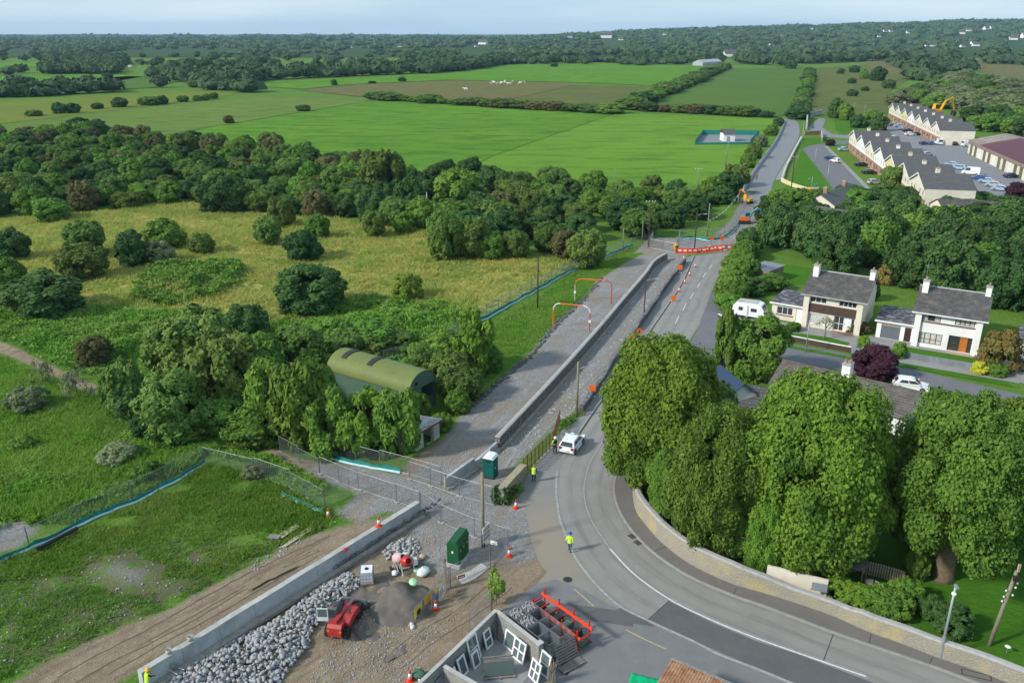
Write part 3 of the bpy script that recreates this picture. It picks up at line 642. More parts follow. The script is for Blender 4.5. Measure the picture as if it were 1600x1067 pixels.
mb.obj('footway_joint', 'joint', fo)
# left apron and yard
AP = [(931, 635), (905, 655), (878, 672), (846, 712), (822, 745), (812, 775), (824, 810), (831, 850), (846, 884), (855, 893), (838, 913), (822, 930), (775, 960), (690, 1045), (600, 1120), (1460, 1180)]
apron = sheet('forecourt', PX(AP) + catmull(PX(EDGE_L[5:]), 4)[::-1], 0.008, 'asphalt_apron')
sheet('yard', PX([(838, 912), (868, 905), (905, 918), (945, 940), (1012, 972), (1080, 1003), (1181, 1047), (1237, 1070), (1460, 1168), (600, 1120), (690, 1045), (775, 960)]), 0.012, 'asphalt_yard')
sheet('footway', PX([(1086, 398), (1070, 404), (1012, 486), (994, 512), (959, 560), (927, 611), (905, 645), (905, 655), (931, 635), (970, 580), (1009.5, 524), (1047, 470), (1066, 440)]), 0.009, 'asphalt_apron')
# asphalt repairs
sheet('road_patch', PX([(1045, 939), (1012, 968), (1080, 999), (1181, 1043), (1240, 1066), (1400, 1130), (1480, 1110), (1353, 1062), (1250, 1023), (1181, 1001), (1114, 973)]), 0.016, 'asphalt_patch')
sheet('road_patch', PX([(868, 941), (905, 945), (962, 953), (970, 949), (1008, 968), (1024, 979), (990, 974), (988, 979), (915, 968), (880, 962)]), 0.020, 'asphalt_patch')
# painted lines
CL = [(941, 691), (922, 722), (913, 756), (914, 782), (920, 804), (930, 823), (953, 857), (990, 896), (1046, 936), (1114, 969.5), (1181, 996.5), (1250, 1021), (1300, 1038.5), (1353, 1056.5)]
mb = MB(); stripe(mb, catmull(PX(CL[:7]), 6), 0.11, 0.0245); mb.obj('centre_line', 'line_worn', road)
mb = MB(); stripe(mb, catmull(PX(CL[6:]), 6), 0.15, 0.0245); mb.obj('centre_line', 'line_white', road)
mb = MB(); stripe(mb, [p + q * 0.2 for p, q in ((lambda l: list(zip(l, normals2(l))))(catmull(PX(CL[8:]), 6)))], 0.06, 0.0245); mb.obj('centre_line', 'line_worn', road)
mb = MB(); stripe(mb, catmull(PX(EDGE_L[8:]), 6), 0.2, 0.0285); mb.obj('edge_line', 'line_worn', road)
mb = MB(); stripe(mb, catmull(PX(EDGE_L[:8]), 6), 0.22, 0.03); mb.obj('channel_line', 'kerb', road)
mb = MB(); stripe(mb, [p + q * 0.22 for p, q in ((lambda l: list(zip(l, normals2(l))))(catmull(PX(EDGE_L[:7]), 6)))], 0.16, 0.03); mb.obj('channel_line', 'joint', road)
for a, b in (((1055, 506), (1061, 494)), ((1066.5, 486), (1072.5, 474.5)), ((1078, 467), (1084, 457.5)), ((1089, 450), (1094, 441.5)), ((1098, 434), (1103, 426)), ((1108, 420.5), (1112, 414))):
    mb = MB(); stripe(mb, [G(*a), G(*b)], 0.12, 0.0245); mb.obj('lane_dash', 'line_white', road)
mb = MB(); stripe(mb, PX([(978, 984), (1010, 1000), (1041, 1014)]), 0.12, 0.0245); mb.obj('kerb_line', 'line_yellow', road)
mb = MB(); stripe(mb, PX([(897, 920), (928, 947)]), 0.12, 0.0245); mb.obj('kerb_line', 'line_yellow', road)
mb = MB(); stripe(mb, PX([(1012, 968), (1046, 938)]), 0.05, 0.026); stripe(mb, PX([(1287, 1031), (1302, 990)]), 0.05, 0.026); mb.obj('road_joint', 'joint', road)
mb = MB(); mb.lathe([(0.01, 0.0), (0.33, 0.0), (0.36, 0.004), (0.01, 0.006)], 16, tuple(G(887, 905, 0.02))); mb.obj('manhole_cover', 'iron', road)
for x, y in ((987.5, 838), (996.5, 848)):
    p = G(x, y); mb = MB(); mb.M = Matrix.Translation(p) @ Matrix.Rotation(-0.95, 4, 'Z')
    for k in range(6): mb.box(-0.32 + k * 0.11, -0.26 + k * 0.11, -0.2, 0.2, 0.015, 0.03)
    mb.box(-0.36, 0.36, -0.24, -0.2, 0.015, 0.03); mb.box(-0.36, 0.36, 0.2, 0.24, 0.015, 0.03); mb.obj('drain_grate', 'iron', road)
p = G(1525, 1056); mb = MB(); mb.M = Matrix.Translation(p) @ Matrix.Rotation(-0.38, 4, 'Z'); mb.box(-0.9, 0.9, -0.3, 0.3, 0.122, 0.128); mb.obj('service_cover', 'joint', fo)
mb.M = None
mb = MB(); mb.M = Matrix.Translation(p) @ Matrix.Rotation(-0.38, 4, 'Z'); mb.box(-0.82, 0.82, -0.22, 0.22, 0.122, 0.133); mb.obj('service_cover', 'footway', fo)
for x, y, rx, ry in ((888, 1040, 0.5, 0.38), (884, 1052, 0.2, 0.2)):
    p = G(x, y); mb = MB(); mb.add([(p.x + rx * (1 + 0.2 * math.sin(3 * a)) * math.cos(a), p.y + ry * math.sin(a), 0.026) for a in [i * math.pi / 9 for i in range(18)]], [tuple(range(18))]); struct(mb.obj('oil_stain', 'oil'))
# puddles and red soil
for x, y, l_, w_, rz in ((425, 899, 1.9, 0.42, 0.86), (699, 962, 1.3, 0.38, 0.75), (560, 842, 1.0, 0.3, 0.8)):
    c = G(x, y); u_ = Vector((math.cos(rz), math.sin(rz), 0)); v_ = Vector((-u_.y, u_.x, 0))
    struct(sheet('puddle', [c + (u_ * l_ * math.cos(a) + v_ * w_ * math.sin(a)) * (1 + 0.28 * math.sin(3 * a + x) + 0.16 * math.sin(7 * a + y)) for a in [k * math.pi / 16 for k in range(32)]], 0.045 if x > 600 else 0.03, 'puddle'))
def track(pts, offs, wd):
    c = resample(catmull(PX(pts), 8), 0.6); N = normals2(c); i0 = random.uniform(0, 9)
    for of in offs:
        l = [p + n * (of + 0.12 * math.sin(i * 0.21 + i0 + of)) for i, (p, n) in enumerate(zip(c, N))]; a = int(len(l) * random.uniform(0, 0.2)); l = l[a:len(l) - int(len(l) * random.uniform(0, 0.25))]
        q = normals2(l); A_ = [p - n * wd * random.uniform(0.3, 0.62) for p, n in zip(l, q)]; B_ = [p + n * wd * random.uniform(0.3, 0.62) for p, n in zip(l, q)]
        z = ground_z(np.array([p.x for p in A_ + B_]), np.array([p.y for p in A_ + B_])) + 0.035; k = len(A_); mb = MB()
        mb.add([(p.x, p.y, zz) for p, zz in zip(A_ + B_, z)], [(i, i + 1, k + i + 1, k + i) for i in range(k - 1)]); struct(mb.obj('tyre_track', 'soil_dark'))
track([(60, 1075), (150, 1022), (260, 965), (380, 900), (470, 855), (560, 815)], (-1.3, 0.25), 0.3)
track([(120, 1072), (230, 1005), (330, 950), (430, 897), (500, 858)], (-0.5, 0.6), 0.24)
track([(560, 1075), (640, 1012), (720, 960), (790, 905), (845, 872)], (-0.8, 0.8), 0.3)
sheet('red_soil', PX([(703, 635), (718, 616), (745, 619), (737, 632), (720, 643), (708, 642)]), 0.05, 'red_soil')
# estate roads, upper road
sheet('estate_road', PX([(1112, 455), (1128, 478), (1150, 512), (1200, 532), (1300, 548), (1420, 575), (1480, 590), (1700, 640), (1700, 665), (1470, 607), (1330, 582), (1240, 565), (1160, 562), (1090, 590), (1060, 580), (1094, 505)]), 0.016, 'asphalt_estate')
upl = [(1150, 315), (1161, 297), (1180, 267), (1197, 243), (1212, 222), (1224, 197), (1226, 190), (1218, 185)]
upr = [(1204, 300), (1210, 281), (1224, 257), (1237, 236), (1248, 215), (1249, 200), (1246, 192), (1238, 185)]
upper = sheet('upper_road', catmull(PX(upl), 4) + catmull(PX(upr), 4)[::-1], 0.016, 'asphalt_new')
sheet('upper_footway', catmull(PX([(1211, 282), (1225, 258), (1239, 237), (1250, 216)]), 4) + catmull(PX([(1222, 282), (1229, 262), (1240, 240), (1254, 216)]), 4)[::-1], 0.11, 'footway_pale')
sheet('estate_road', PX([(1255, 234), (1262, 229), (1282, 225), (1310, 222), (1340, 214), (1345, 222), (1310, 227), (1288, 230), (1318, 260), (1355, 300), (1310, 305), (1285, 272)]), 0.02, 'asphalt_estate')
sheet('estate_road', PX([(1262, 200), (1280, 185), (1290, 186), (1285, 200), (1300, 210), (1345, 213), (1345, 218), (1285, 214)]), 0.02, 'asphalt_new')
sheet('estate_footway', PX([(1288, 230), (1292, 228), (1345, 280), (1365, 300), (1356, 300), (1318, 260)]), 0.12, 'footway_pale')
sheet('lawn', PX([(1236, 285), (1250, 240), (1254, 235), (1284, 273), (1300, 298), (1255, 298), (1222, 296)]), 0.03, 'lawn')
sheet('lawn', PX([(1252, 232), (1256, 216), (1298, 215), (1296, 222), (1262, 228)]), 0.034, 'lawn')
sheet('lawn', PX([(1302, 187), (1336, 185), (1341, 206), (1316, 211), (1306, 204)]), 0.03, 'lawn')
sheet('car_park', PX([(1380, 197), (1400, 193), (1460, 212), (1470, 219), (1530, 222), (1560, 250), (1700, 320), (1700, 345), (1560, 318), (1510, 290), (1455, 255), (1420, 235)]), 0.024, 'asphalt_new')
sheet('upper_junction', PX([(1150, 315), (1161, 298), (1205, 299), (1222, 297), (1300, 310), (1290, 325), (1200, 330)]), 0.011, 'asphalt_new')
# gardens of the two houses and the walled garden
sheet('lawn', PX([(1198, 425), (1230, 415), (1275, 420), (1270, 445), (1225, 445), (1205, 440)]), 0.03, 'lawn')
# ------------------------------------------------------------------ vegetation
def ico():
    t = (1 + 5 ** 0.5) / 2
    v = np.array([(-1, t, 0), (1, t, 0), (-1, -t, 0), (1, -t, 0), (0, -1, t), (0, 1, t), (0, -1, -t), (0, 1, -t), (t, 0, -1), (t, 0, 1), (-t, 0, -1), (-t, 0, 1)], float)
    f = np.array([(0, 11, 5), (0, 5, 1), (0, 1, 7), (0, 7, 10), (0, 10, 11), (1, 5, 9), (5, 11, 4), (11, 10, 2), (10, 7, 6), (7, 1, 8), (3, 9, 4), (3, 4, 2), (3, 2, 6), (3, 6, 8), (3, 8, 9), (4, 9, 5), (2, 4, 11), (6, 2, 10), (8, 6, 7), (9, 8, 1)])
    return v / np.linalg.norm(v[0]), f
ICO_V, ICO_F = ico()
def unit(n, r):
    d = r.normal(size=(n, 3)); return d / np.linalg.norm(d, axis=1)[:, None]
def leafquads(P, N, s, r, asp=1.5):
    "one bent leaf (two triangles) at every point, facing N"
    n = len(P); a = np.cross(N, unit(n, r)); a /= np.linalg.norm(a, axis=1)[:, None] + 1e-9; b = np.cross(N, a)
    s = (s * np.clip(r.lognormal(-0.08, 0.38, n), 0.4, 2.0))[:, None]
    fold = N * s * 0.25
    V = np.stack([P - a * s * asp * 0.5, P + b * s * 0.5 - fold, P + a * s * asp * 0.5, P - b * s * 0.5 - fold], 1).reshape(-1, 3)
    i = np.arange(n)[:, None] * 4
    F = np.concatenate([i + np.array([[0, 3, 2]]), i + np.array([[0, 2, 1]])], 0)
    return V, F
def crown_arrays(seed, nclump=30, nleaf=3200, ls=0.045, low=-0.85, rad=0.34, cr=(0.10, 0.19), squash=1.0, core=0.80, gap=0.0, top=1.0):
    "crown in a unit box: x,y in -0.5..0.5, z in 0..1"
    r = np.random.default_rng(seed)
    D = unit(nclump * 4, r); D = D[(D[:, 2] > low) & (D[:, 2] < top)][:nclump]
    k = len(D); C = D * (rad * r.uniform(0.72, 1.08, k))[:, None]; C[:, 2] *= squash
    C = np.concatenate([C, [[0, 0, 0]]]); Rr = np.concatenate([r.uniform(cr[0], cr[1], k), [rad * 0.72]])
    w_ = Rr ** 2; w_[-1] *= 0.15
    ci = r.choice(k + 1, nleaf * 2, p=w_ / w_.sum()); d = unit(nleaf * 2, r)
    out = C[ci] / (np.linalg.norm(C[ci], axis=1)[:, None] + 1e-6)
    flip = (d * (out + np.array([0, 0, 0.35]))).sum(1) < -0.25; d[flip] *= -1
    P = C[ci] + d * (Rr[ci] * r.uniform(0.78, 1.2, nleaf * 2) * (1 + 0.25 * (vnoise(d[:, 0] * 2.5 + ci * 3.1, d[:, 1] * 2.5 + d[:, 2] * 2.1 + ci, 1.0, 77) - 0.5)))[:, None]
    dd = np.linalg.norm(P[:, None, :] - C[None], axis=2) / Rr[None]; dd[np.arange(len(P)), ci] = 9
    keep = dd.min(1) > 0.74
    if gap: keep &= r.random(len(P)) > gap * (vnoise(P[:, 0] * 9 + 40, P[:, 2] * 9 + P[:, 1] * 7 + 40, 1.0, seed) > 0.55)
    P = P[keep][:nleaf]; d = d[keep][:nleaf]
    N = d + unit(len(P), r) * 0.75 + np.array([0, 0, 0.3]); N /= np.linalg.norm(N, axis=1)[:, None]
    V, F = leafquads(P, N, ls, r)
    if core:
        cv = []; cf = []; b0 = len(V)
        for c, q in zip(C, Rr):
            cv.append(c + ICO_V * q * core * r.uniform(0.8, 1.05, (12, 1))); cf.append(ICO_F + b0); b0 += 12
        V = np.concatenate([V] + cv); F = np.concatenate([F] + cf)
    lo_, hi_ = np.percentile(P[:, 2], 0.5), np.percentile(P[:, 2], 99.5)
    V = V.copy(); V[:, 2] = (V[:, 2] - lo_) / (hi_ - lo_)
    wd = np.percentile(np.abs(P[:, :2]), 98.5) * 2
    V[:, :2] /= wd
    return V, F
def crown(name, matn, **kw):
    V, F = crown_arrays(**kw); return npmesh(name, V, F, matn)
def trunkmesh(mt, h=1.0, r=0.05, limbs=5, seed=1, spread=0.28):
    rd = random.Random(seed); mb = MB()
    mb.tube([(0, 0, -0.05), (0.01, 0, h * 0.35), (-0.01, 0.01, h * 0.7), (0.01, 0, h)], [r * 1.25, r, r * 0.7, r * 0.3], 7)
    for i in range(limbs):
        a = rd.uniform(0, 6.28); z0 = rd.uniform(0.3, 0.6) * h; l = rd.uniform(0.6, 1.0) * spread
        mb.tube([(0, 0, z0), (l * 0.5 * math.cos(a), l * 0.5 * math.sin(a), z0 + 0.16 * h), (l * math.cos(a), l * math.sin(a), z0 + 0.38 * h)], [r * 0.5, r * 0.35, r * 0.12], 5)
    return mb.mesh('trunk', mt, True)
TR = {'bush': trunkmesh('bark', 0.7, 0.03, 7, 3), 'tree': trunkmesh('bark', 0.85, 0.028, 7, 4), 'slim': trunkmesh('bark_grey', 0.95, 0.03, 4, 5, 0.2)}
KIND = {}
def kind(n, matn, tr, seeds, **kw): KIND[n] = (tr, [crown('crown', matn, seed=s, **kw) for s in seeds])
kind('willow', 'leaf_willow', 'bush', (11, 12, 13), nclump=85, nleaf=6000, ls=0.036, low=-0.95, cr=(0.05, 0.125))
kind('green', 'leaf_green', 'tree', (21, 22), nclump=75, nleaf=5200, ls=0.04, low=-0.8, cr=(0.055, 0.14))
kind('dark', 'leaf_dark', 'bush', (31, 32), nclump=85, nleaf=6000, ls=0.036, low=-0.95, cr=(0.05, 0.125))
kind('brown', 'leaf_brown', 'bush', (41,), nclump=80, nleaf=5000, ls=0.036, low=-0.9, cr=(0.05, 0.125))
kind('bright', 'leaf_bright', 'slim', (51, 52), nclump=46, nleaf=4200, ls=0.042, low=-0.9, cr=(0.05, 0.14), core=0.5, gap=0.5)
kind('sapling', 'leaf_green', 'slim', (61, 62), nclump=44, nleaf=4200, ls=0.042, low=-0.95, cr=(0.05, 0.14), core=0.45, gap=0.4)
kind('sparse', 'leaf_grey', 'slim', (71,), nclump=12, nleaf=500, ls=0.035, low=-0.2, cr=(0.08, 0.15), core=0)
kind('grey', 'leaf_grey', 'bush', (81,), nclump=85, nleaf=5200, ls=0.035, low=-0.95, cr=(0.05, 0.125))
kind('purple', 'leaf_purple', 'bush', (91,), nclump=30, nleaf=3600, ls=0.045, low=-0.9, cr=(0.09, 0.17))
kind('autumn', 'leaf_autumn', 'tree', (95,), nclump=22, nleaf=2600, ls=0.045, low=-0.6, cr=(0.1, 0.17), core=0.5)
kind('yellow', 'leaf_yellow', 'bush', (97,), nclump=18, nleaf=900, ls=0.06, low=-0.9, cr=(0.1, 0.2))
kind('round', 'leaf_green', 'tree', (25,), nclump=60, nleaf=9000, ls=0.03, low=-0.9, cr=(0.07, 0.13))
HEDGE_N = [0]
def tree(loc, wd, h, k, label, cat='bush', group=None, name=None, rz=None, lift=0.0):
    tr, ms = KIND[k]
    o = thing(name or ('tree' if cat == 'tree' else 'bush'), label, cat, loc, random.uniform(0, 6.28) if rz is None else rz, group)
    c = link('crown', random.choice(ms), o); c.scale = (wd, wd * random.uniform(0.88, 1.1), h * (1 - lift) * 1.04); c.location = (0, 0, h * lift - 0.05 * h)
    t = link('trunk', TR[tr], o); t.scale = (min(wd, h * 1.3),) * 2 + (h * 0.9,)
    return o
def tpx(x, yb, wpx, hpx, k, label, cat='bush', group=None, name=None, lift=0.0):
    p = G(x, yb); h = HT(x, yb, yb - hpx) ; wd = WD(x, yb, wpx)
    p.z = GZ(p) - 0.1; p.y += wd * 0.12
    return tree(p, wd, h, k, label, cat, group, name, lift=lift)
ISO = [(132, 402, 62, 54, 'willow', 'rounded grey-green bush behind the twin bush in the yellow meadow'),
 (125, 435, 72, 52, 'willow', 'rounded bush in front of its twin, left part of the yellow meadow'),
 (205, 414, 56, 56, 'dark', 'dark bush at the left of the three-bush clump in the meadow'),
 (256, 386, 60, 45, 'green', 'broad bush at the back of the three-bush clump in the meadow'),
 (250, 410, 46, 34, 'grey', 'pale small bush at the front of the three-bush clump in the meadow'),
 (315, 395, 38, 32, 'willow', 'small round bush just right of the three-bush clump in the meadow'),
 (80, 344, 50, 34, 'green', 'light green bush at the upper left edge of the yellow meadow'),
 (15, 404, 56, 46, 'dark', 'dark bush cut by the left picture edge, upper one of two'),
 (8, 452, 62, 52, 'green', 'bush cut by the left picture edge, lower one of two'),
 (65, 489, 112, 60, 'dark', 'wide dark thicket bush at the lower left corner of the yellow meadow'),
 (440, 354, 40, 45, 'willow', 'upright bush at the upper middle edge of the yellow meadow'),
 (418, 381, 46, 42, 'willow', 'round bush left of the double bush in the middle of the meadow'),
 (496, 371, 34, 38, 'green', 'small upright bush behind the dark bush in the middle of the meadow'),
 (473, 405, 58, 45, 'dark', 'dark bush in the middle of the yellow meadow above the largest round bush'),
 (585, 368, 35, 41, 'willow', 'egg-shaped bush standing alone near the wood edge in the meadow'),
 (630, 363, 36, 32, 'bright', 'pale yellow-green shrub at the wood edge beside the egg-shaped bush'),
 (486, 484, 98, 72, 'dark', 'largest round bush standing alone in the yellow meadow'),
 (693, 407, 52, 76, 'willow', 'tall bush at the left end of the clump by the white pole'),
 (735, 402, 62, 62, 'willow', 'broad bush in the middle of the clump by the white pole'),
 (765, 404, 42, 40, 'green', 'low round bush at the right of the clump by the white pole'),
 (805, 400, 46, 42, 'willow', 'olive bush right of the clump on the meadow edge'),
 (858, 392, 52, 46, 'willow', 'bush on the meadow edge left of the netting fence'),
 (885, 402, 48, 44, 'brown', 'brownish bush at the meadow corner near the netting fence'),
 (918, 418, 56, 58, 'willow', 'round bush overhanging the green netting beside the gravel road'),
 (636, 466, 46, 38, 'bright', 'yellow-green shrub on the right side of the yellow meadow'),
 (383, 528, 66, 52, 'dark', 'dark low bush between the yellow meadow and the thicket'),
 (195, 652, 64, 82, 'willow', 'leafy shrub at the left end of the big thicket by the track'),
 (270, 684, 118, 98, 'willow', 'large front shrub of the thicket above the mesh fence corner'),
 (300, 592, 135, 100, 'willow', 'large shrub tree at the back left of the thicket'),
 (352, 640, 104, 118, 'willow', 'tall shrub tree in the middle of the thicket'),
 (405, 600, 84, 78, 'green', 'shrub tree at the right of the thicket behind the saplings'),
 (42, 640, 62, 38, 'grey', 'pale flowering bush in the rough grass by the left edge'),
 (66, 602, 34, 42, 'sparse', 'thin sapling left of the bare one beside the dirt track'),
 (118, 622, 46, 52, 'sparse', 'thin nearly bare sapling beside the dirt track'),
 (146, 568, 52, 44, 'brown', 'brownish bush beside the dirt track above the bare sapling'),
 (30, 700, 40, 22, 'green', 'low shrub in the lush grass below the pale flowering bush'),
 (180, 722, 60, 30, 'grey', 'low grassy shrub left of the mesh fence corner'),
 (225, 745, 50, 26, 'green', 'low weedy shrub beside the long mesh fence'),
 (395, 745, 40, 20, 'grey', 'low shrub against the mesh fence right of its corner'),
 (425, 672, 80, 110, 'sapling', 'tall sapling left of the barn, nearest the dark track'),
 (478, 694, 96, 130, 'sapling', 'tall leafy sapling in front of the left end of the barn'),
 (520, 704, 78, 100, 'sapling', 'leafy sapling second from the left before the barn'),
 (572, 706, 84, 98, 'bright', 'bright leafy sapling before the middle of the barn'),
 (624, 712, 78, 100, 'sapling', 'leafy sapling before the barn beside the tumbledown shed'),
 (462, 590, 96, 78, 'willow', 'shrub tree behind the left end of the barn'),
 (515, 548, 84, 48, 'green', 'green shrub behind the far end of the barn roof'),
 (575, 545, 80, 40, 'green', 'low green shrub behind the barn roof'),
 (700, 560, 70, 46, 'green', 'shrub behind the right end of the barn'),
 (702, 606, 62, 56, 'willow', 'shrub at the open end of the barn'),
 (738, 582, 62, 100, 'bright', 'tall yellow-green tree right of the barn beside the gravel road'),
 (765, 580, 40, 40, 'green', 'low shrub under the yellow-green tree beside the gravel road'),
 (716, 645, 40, 36, 'green', 'low shrub beside the patch of red soil'),
 (690, 672, 30, 26, 'green', 'low shrub behind the tumbledown shed'),
 (655, 655, 40, 46, 'green', 'shrub between the barn and the tumbledown shed'),
 (1182, 592, 96, 96, 'round', 'dense round dome-shaped tree beside the estate road'),
 (1370, 592, 64, 46, 'purple', 'dark purple-leaved tree beside the estate road'),
 (1560, 582, 66, 66, 'autumn', 'brown and yellow autumn tree beside the right white house'),
 (1530, 585, 24, 22, 'yellow', 'bright yellow shrub at the grey garden wall end'),
 (1558, 588, 30, 18, 'green', 'clipped round green shrub at the grey garden wall end'),
 (1404, 560, 24, 26, 'green', 'clipped green shrub at the left of the right house lawn'),
 (1594, 262 + 50, 38, 26, 'purple', 'purple-leaved tree beside the car park'),
 (1306, 185, 24, 32, 'dark', 'left of two dark trees on the verge by the bridge wall'),
 (1322, 188, 24, 28, 'green', 'right of two dark trees on the verge by the bridge wall'),
 (1362, 198, 30, 26, 'green', 'leafy tree left of the far terrace'),
 (1374, 205, 26, 26, 'dark', 'dark tree between the two terraces'),
 (1340, 200, 24, 22, 'dark', 'small dark tree at the end of the lawn by the terraces'),
 (1397, 300, 40, 40, 'willow', 'bushy tree in front of the near terrace'),
 (1298, 228, 16, 10, 'purple', 'dark red bush on the estate verge'),
 (1237, 300 + 20, 10, 10, 'green', 'small bush on the verge of the junction')]
for x, y, a, b, k, lb in ISO:
    ct = 'tree' if ('tree' in lb or 'sapling' in lb) else 'bush'
    tpx(x, y, a, b, k, lb, ct, name='sapling' if 'sapling' in lb else None, lift=0.12 if k == 'autumn' else 0.0)
def thicket():
    for pl, lb in (([(185, 640), (250, 585), (330, 545), (430, 590), (445, 690), (330, 690), (230, 680)], 'shrub filling the big thicket left of the barn'), ([(425, 560), (520, 535), (650, 530), (730, 560), (715, 640), (690, 600), (600, 545), (440, 600)], 'shrub in the scrub around the back of the barn')):
        for p in scatter(pl, 3.3, 260, 31)[:16]:
            p.z = GZ(p) - 0.1; k = random.choice(['willow', 'green', 'willow', 'dark']); tree(p, random.uniform(3.5, 6), random.uniform(2.0, 4.2), k, {'willow': 'olive-green ', 'green': 'fresh green ', 'dark': 'dark green '}[k] + lb, 'shrub', 'scrub around the barn', 'shrub')
# the wood belt behind the meadow, tree by tree
def scatter(poly, step, tries, seed, used=None):
    rd = random.Random(seed); out = [] if used is None else used; n0 = len(out)
    xs = [p[0] for p in poly]; ys = [p[1] for p in poly]
    for _ in range(tries):
        x, y = rd.uniform(min(xs), max(xs)), rd.uniform(min(ys), max(ys))
        if not inpoly(poly, x, y): continue
        p = G(x, y)
        if all((p.x - q.x) ** 2 + (p.y - q.y) ** 2 > step * step for q in out): out.append(p)
    return out[n0:]
BELT = [(-40, 218), (120, 205), (280, 232), (430, 236), (560, 262), (700, 278), (840, 290), (960, 300), (1090, 305), (1150, 300), (1140, 318), (1080, 345), (1000, 370), (940, 380), (860, 380), (780, 385), (700, 372), (600, 348), (540, 338), (480, 340), (400, 330), (300, 318), (200, 326), (110, 330), (40, 338), (-40, 345)]
thicket()
belt = scatter(BELT, 6.6, 4200, 5)
belt = [p for p in belt if not (p.x > 3 and p.y < 170 and p.y > 140 and p.x > 30)]
for p in belt:
    q = 533.5 - FOC * (p.y * SP - CAM_H * CP) / (p.y * CP + CAM_H * SP)
    back = p.y > 250
    k = random.choices(['willow', 'green', 'dark', 'brown'], [5, 3, 4, 2.5 if back else 0.4])[0]
    h = random.uniform(3.7, 7.2) if p.x < 25 else random.uniform(3.6, 5.8); wd = max(6.6, h * random.uniform(1.0, 1.45))
    lb = {'willow': 'grey-green willow tree', 'green': 'green leafy tree', 'dark': 'dark green tree', 'brown': 'brownish hawthorn tree'}[k]
    zn = ('at the left end of the wood belt' if p.x < -60 else 'in the middle of the wood belt behind the meadow' if p.x < 0 else 'at the right end of the wood belt below the bright field') + (', far edge' if back else '')
    tree(p, wd, h, k, lb + ' ' + zn, 'tree', 'trees of the wood belt behind the yellow meadow', {'willow': 'willow_tree', 'green': 'leafy_tree', 'dark': 'dark_tree', 'brown': 'hawthorn_tree'}[k])  # dark ones are plain trees, set apart by leaf colour only
for x, y, a, b, k, lb in ((597, 318, 74, 84, 'willow', 'tallest silvery tree rising above the middle of the wood belt'), (715, 330, 70, 66, 'green', 'tall leafy tree at the front of the wood belt near the white pole'), (640, 338, 46, 62, 'dark', 'dark tree beside the tallest tree of the wood belt'), (545, 335, 40, 40, 'bright', 'yellowish tree at the front edge of the wood belt'), (345, 330, 70, 56, 'dark', 'large dark tree at the front edge of the wood belt above the meadow')):
    tpx(x, y, a, b, k, lb, 'tree')
# trees of the right-hand wood, behind the white houses
RW = [(1195, 345), (1200, 330), (1290, 330), (1330, 318), (1420, 312), (1490, 318), (1600, 330), (1680, 340), (1680, 500), (1590, 490), (1562, 482), (1500, 465), (1440, 448), (1380, 448), (1300, 428), (1275, 405), (1240, 405), (1210, 380)]
rw = scatter(RW, 6.0, 2600, 9)
for p in rw:
    k = random.choices(['dark', 'green', 'willow'], [7, 2.5, 0.7])[0]; far = p.y > 165
    h = random.uniform(3.2, 4.8) if far else random.uniform(6.5, 9.2); wd = random.uniform(6.8, 9.2)
    lb = {'willow': 'grey-green tree', 'green': 'mid green leafy tree', 'dark': 'dark green conifer-like tree'}[k] + (' in the wood behind the left white house' if p.x < 58 else ' in the wood behind the right white house') + (', far side' if far else '')
    tree(p, wd, h, k, lb, 'tree', 'trees of the wood behind the white houses', {'willow': 'willow_tree', 'green': 'leafy_tree', 'dark': 'conifer_tree'}[k])
# roadside hedge right of the road
hp_ = resample(PX([(1152, 402), (1140, 420), (1132, 445), (1126, 468), (1124, 490)]), 2.4)
for i, p in enumerate(hp_):
    tree(p + Vector((1.6, 0, 0)), 4.6, random.uniform(2.8, 3.8), 'green', 'dense green bush of the hedge along the road bend', 'bush', 'hedge bushes along the road bend', 'hedge_bush')
for x, y, a, b, k, lb in ((1178, 460, 46, 26, 'dark', 'low dark hedge bush beside the caravan'), (1205, 452, 50, 24, 'green', 'low overgrown hedge bush behind the caravan'), (1165, 440, 40, 40, 'green', 'leafy bush left of the shed with blue panels'), (1170, 395, 40, 40, 'dark', 'dark tree above the shed with blue panels'), (1218, 352, 50, 40, 'willow', 'leafy tree beside the blue excavator'), (1235, 335, 64, 40, 'green', 'green tree between the excavator and the slate roof'), (1262, 330, 50, 34, 'willow', 'willow tree below the slate roof'),
    (1340, 520, 40, 18, 'brown', 'low brown-green hedge at the right of the left house garden'), (1240, 518, 22, 14, 'green', 'small round shrub by the left house drive'), (1350, 540, 18, 16, 'bright', 'spiky bright shrub at the end of the brown garden wall'), (1545, 470, 40, 46, 'green', 'tall hedge right of the right white house'), (1385, 445, 30, 30, 'autumn', 'reddish bush between the two white houses'), (1360, 470, 26, 34, 'dark', 'dark bush between the two white houses')):
    tpx(x, y, a, b, k, lb, 'tree' if 'tree' in lb else 'bush')
# bushes of the verge along the upper road
for i, (x, y, a, b, k) in enumerate(((1150, 292, 40, 34, 'willow'), (1168, 262, 26, 22, 'green'), (1178, 248, 24, 24, 'willow'), (1190, 230, 22, 20, 'grey'), (1205, 212, 22, 18, 'green'), (1217, 197, 16, 14, 'dark'), (1135, 305, 44, 36, 'dark'), (1112, 312, 44, 36, 'green'))):
    tpx(x, y, a, b, k, ['willow bush', 'green bush', 'dark bush', 'grey bush'][['willow', 'green', 'dark', 'grey'].index(k)] + ' on the verge left of the upper road, number %s from the bend' % ['two', 'four', 'five', 'six', 'seven', 'eight', 'one', 'three'][i] if False else ' '.join([k.replace('willow', 'grey-green'), 'bush on the verge left of the upper road,', ['beside the lamp post', 'below the pump house', 'beside the gate', 'above the gate', 'below the far bend', 'nearest the far bend', 'nearest the excavator', 'below the field pole'][i]]), 'bush')
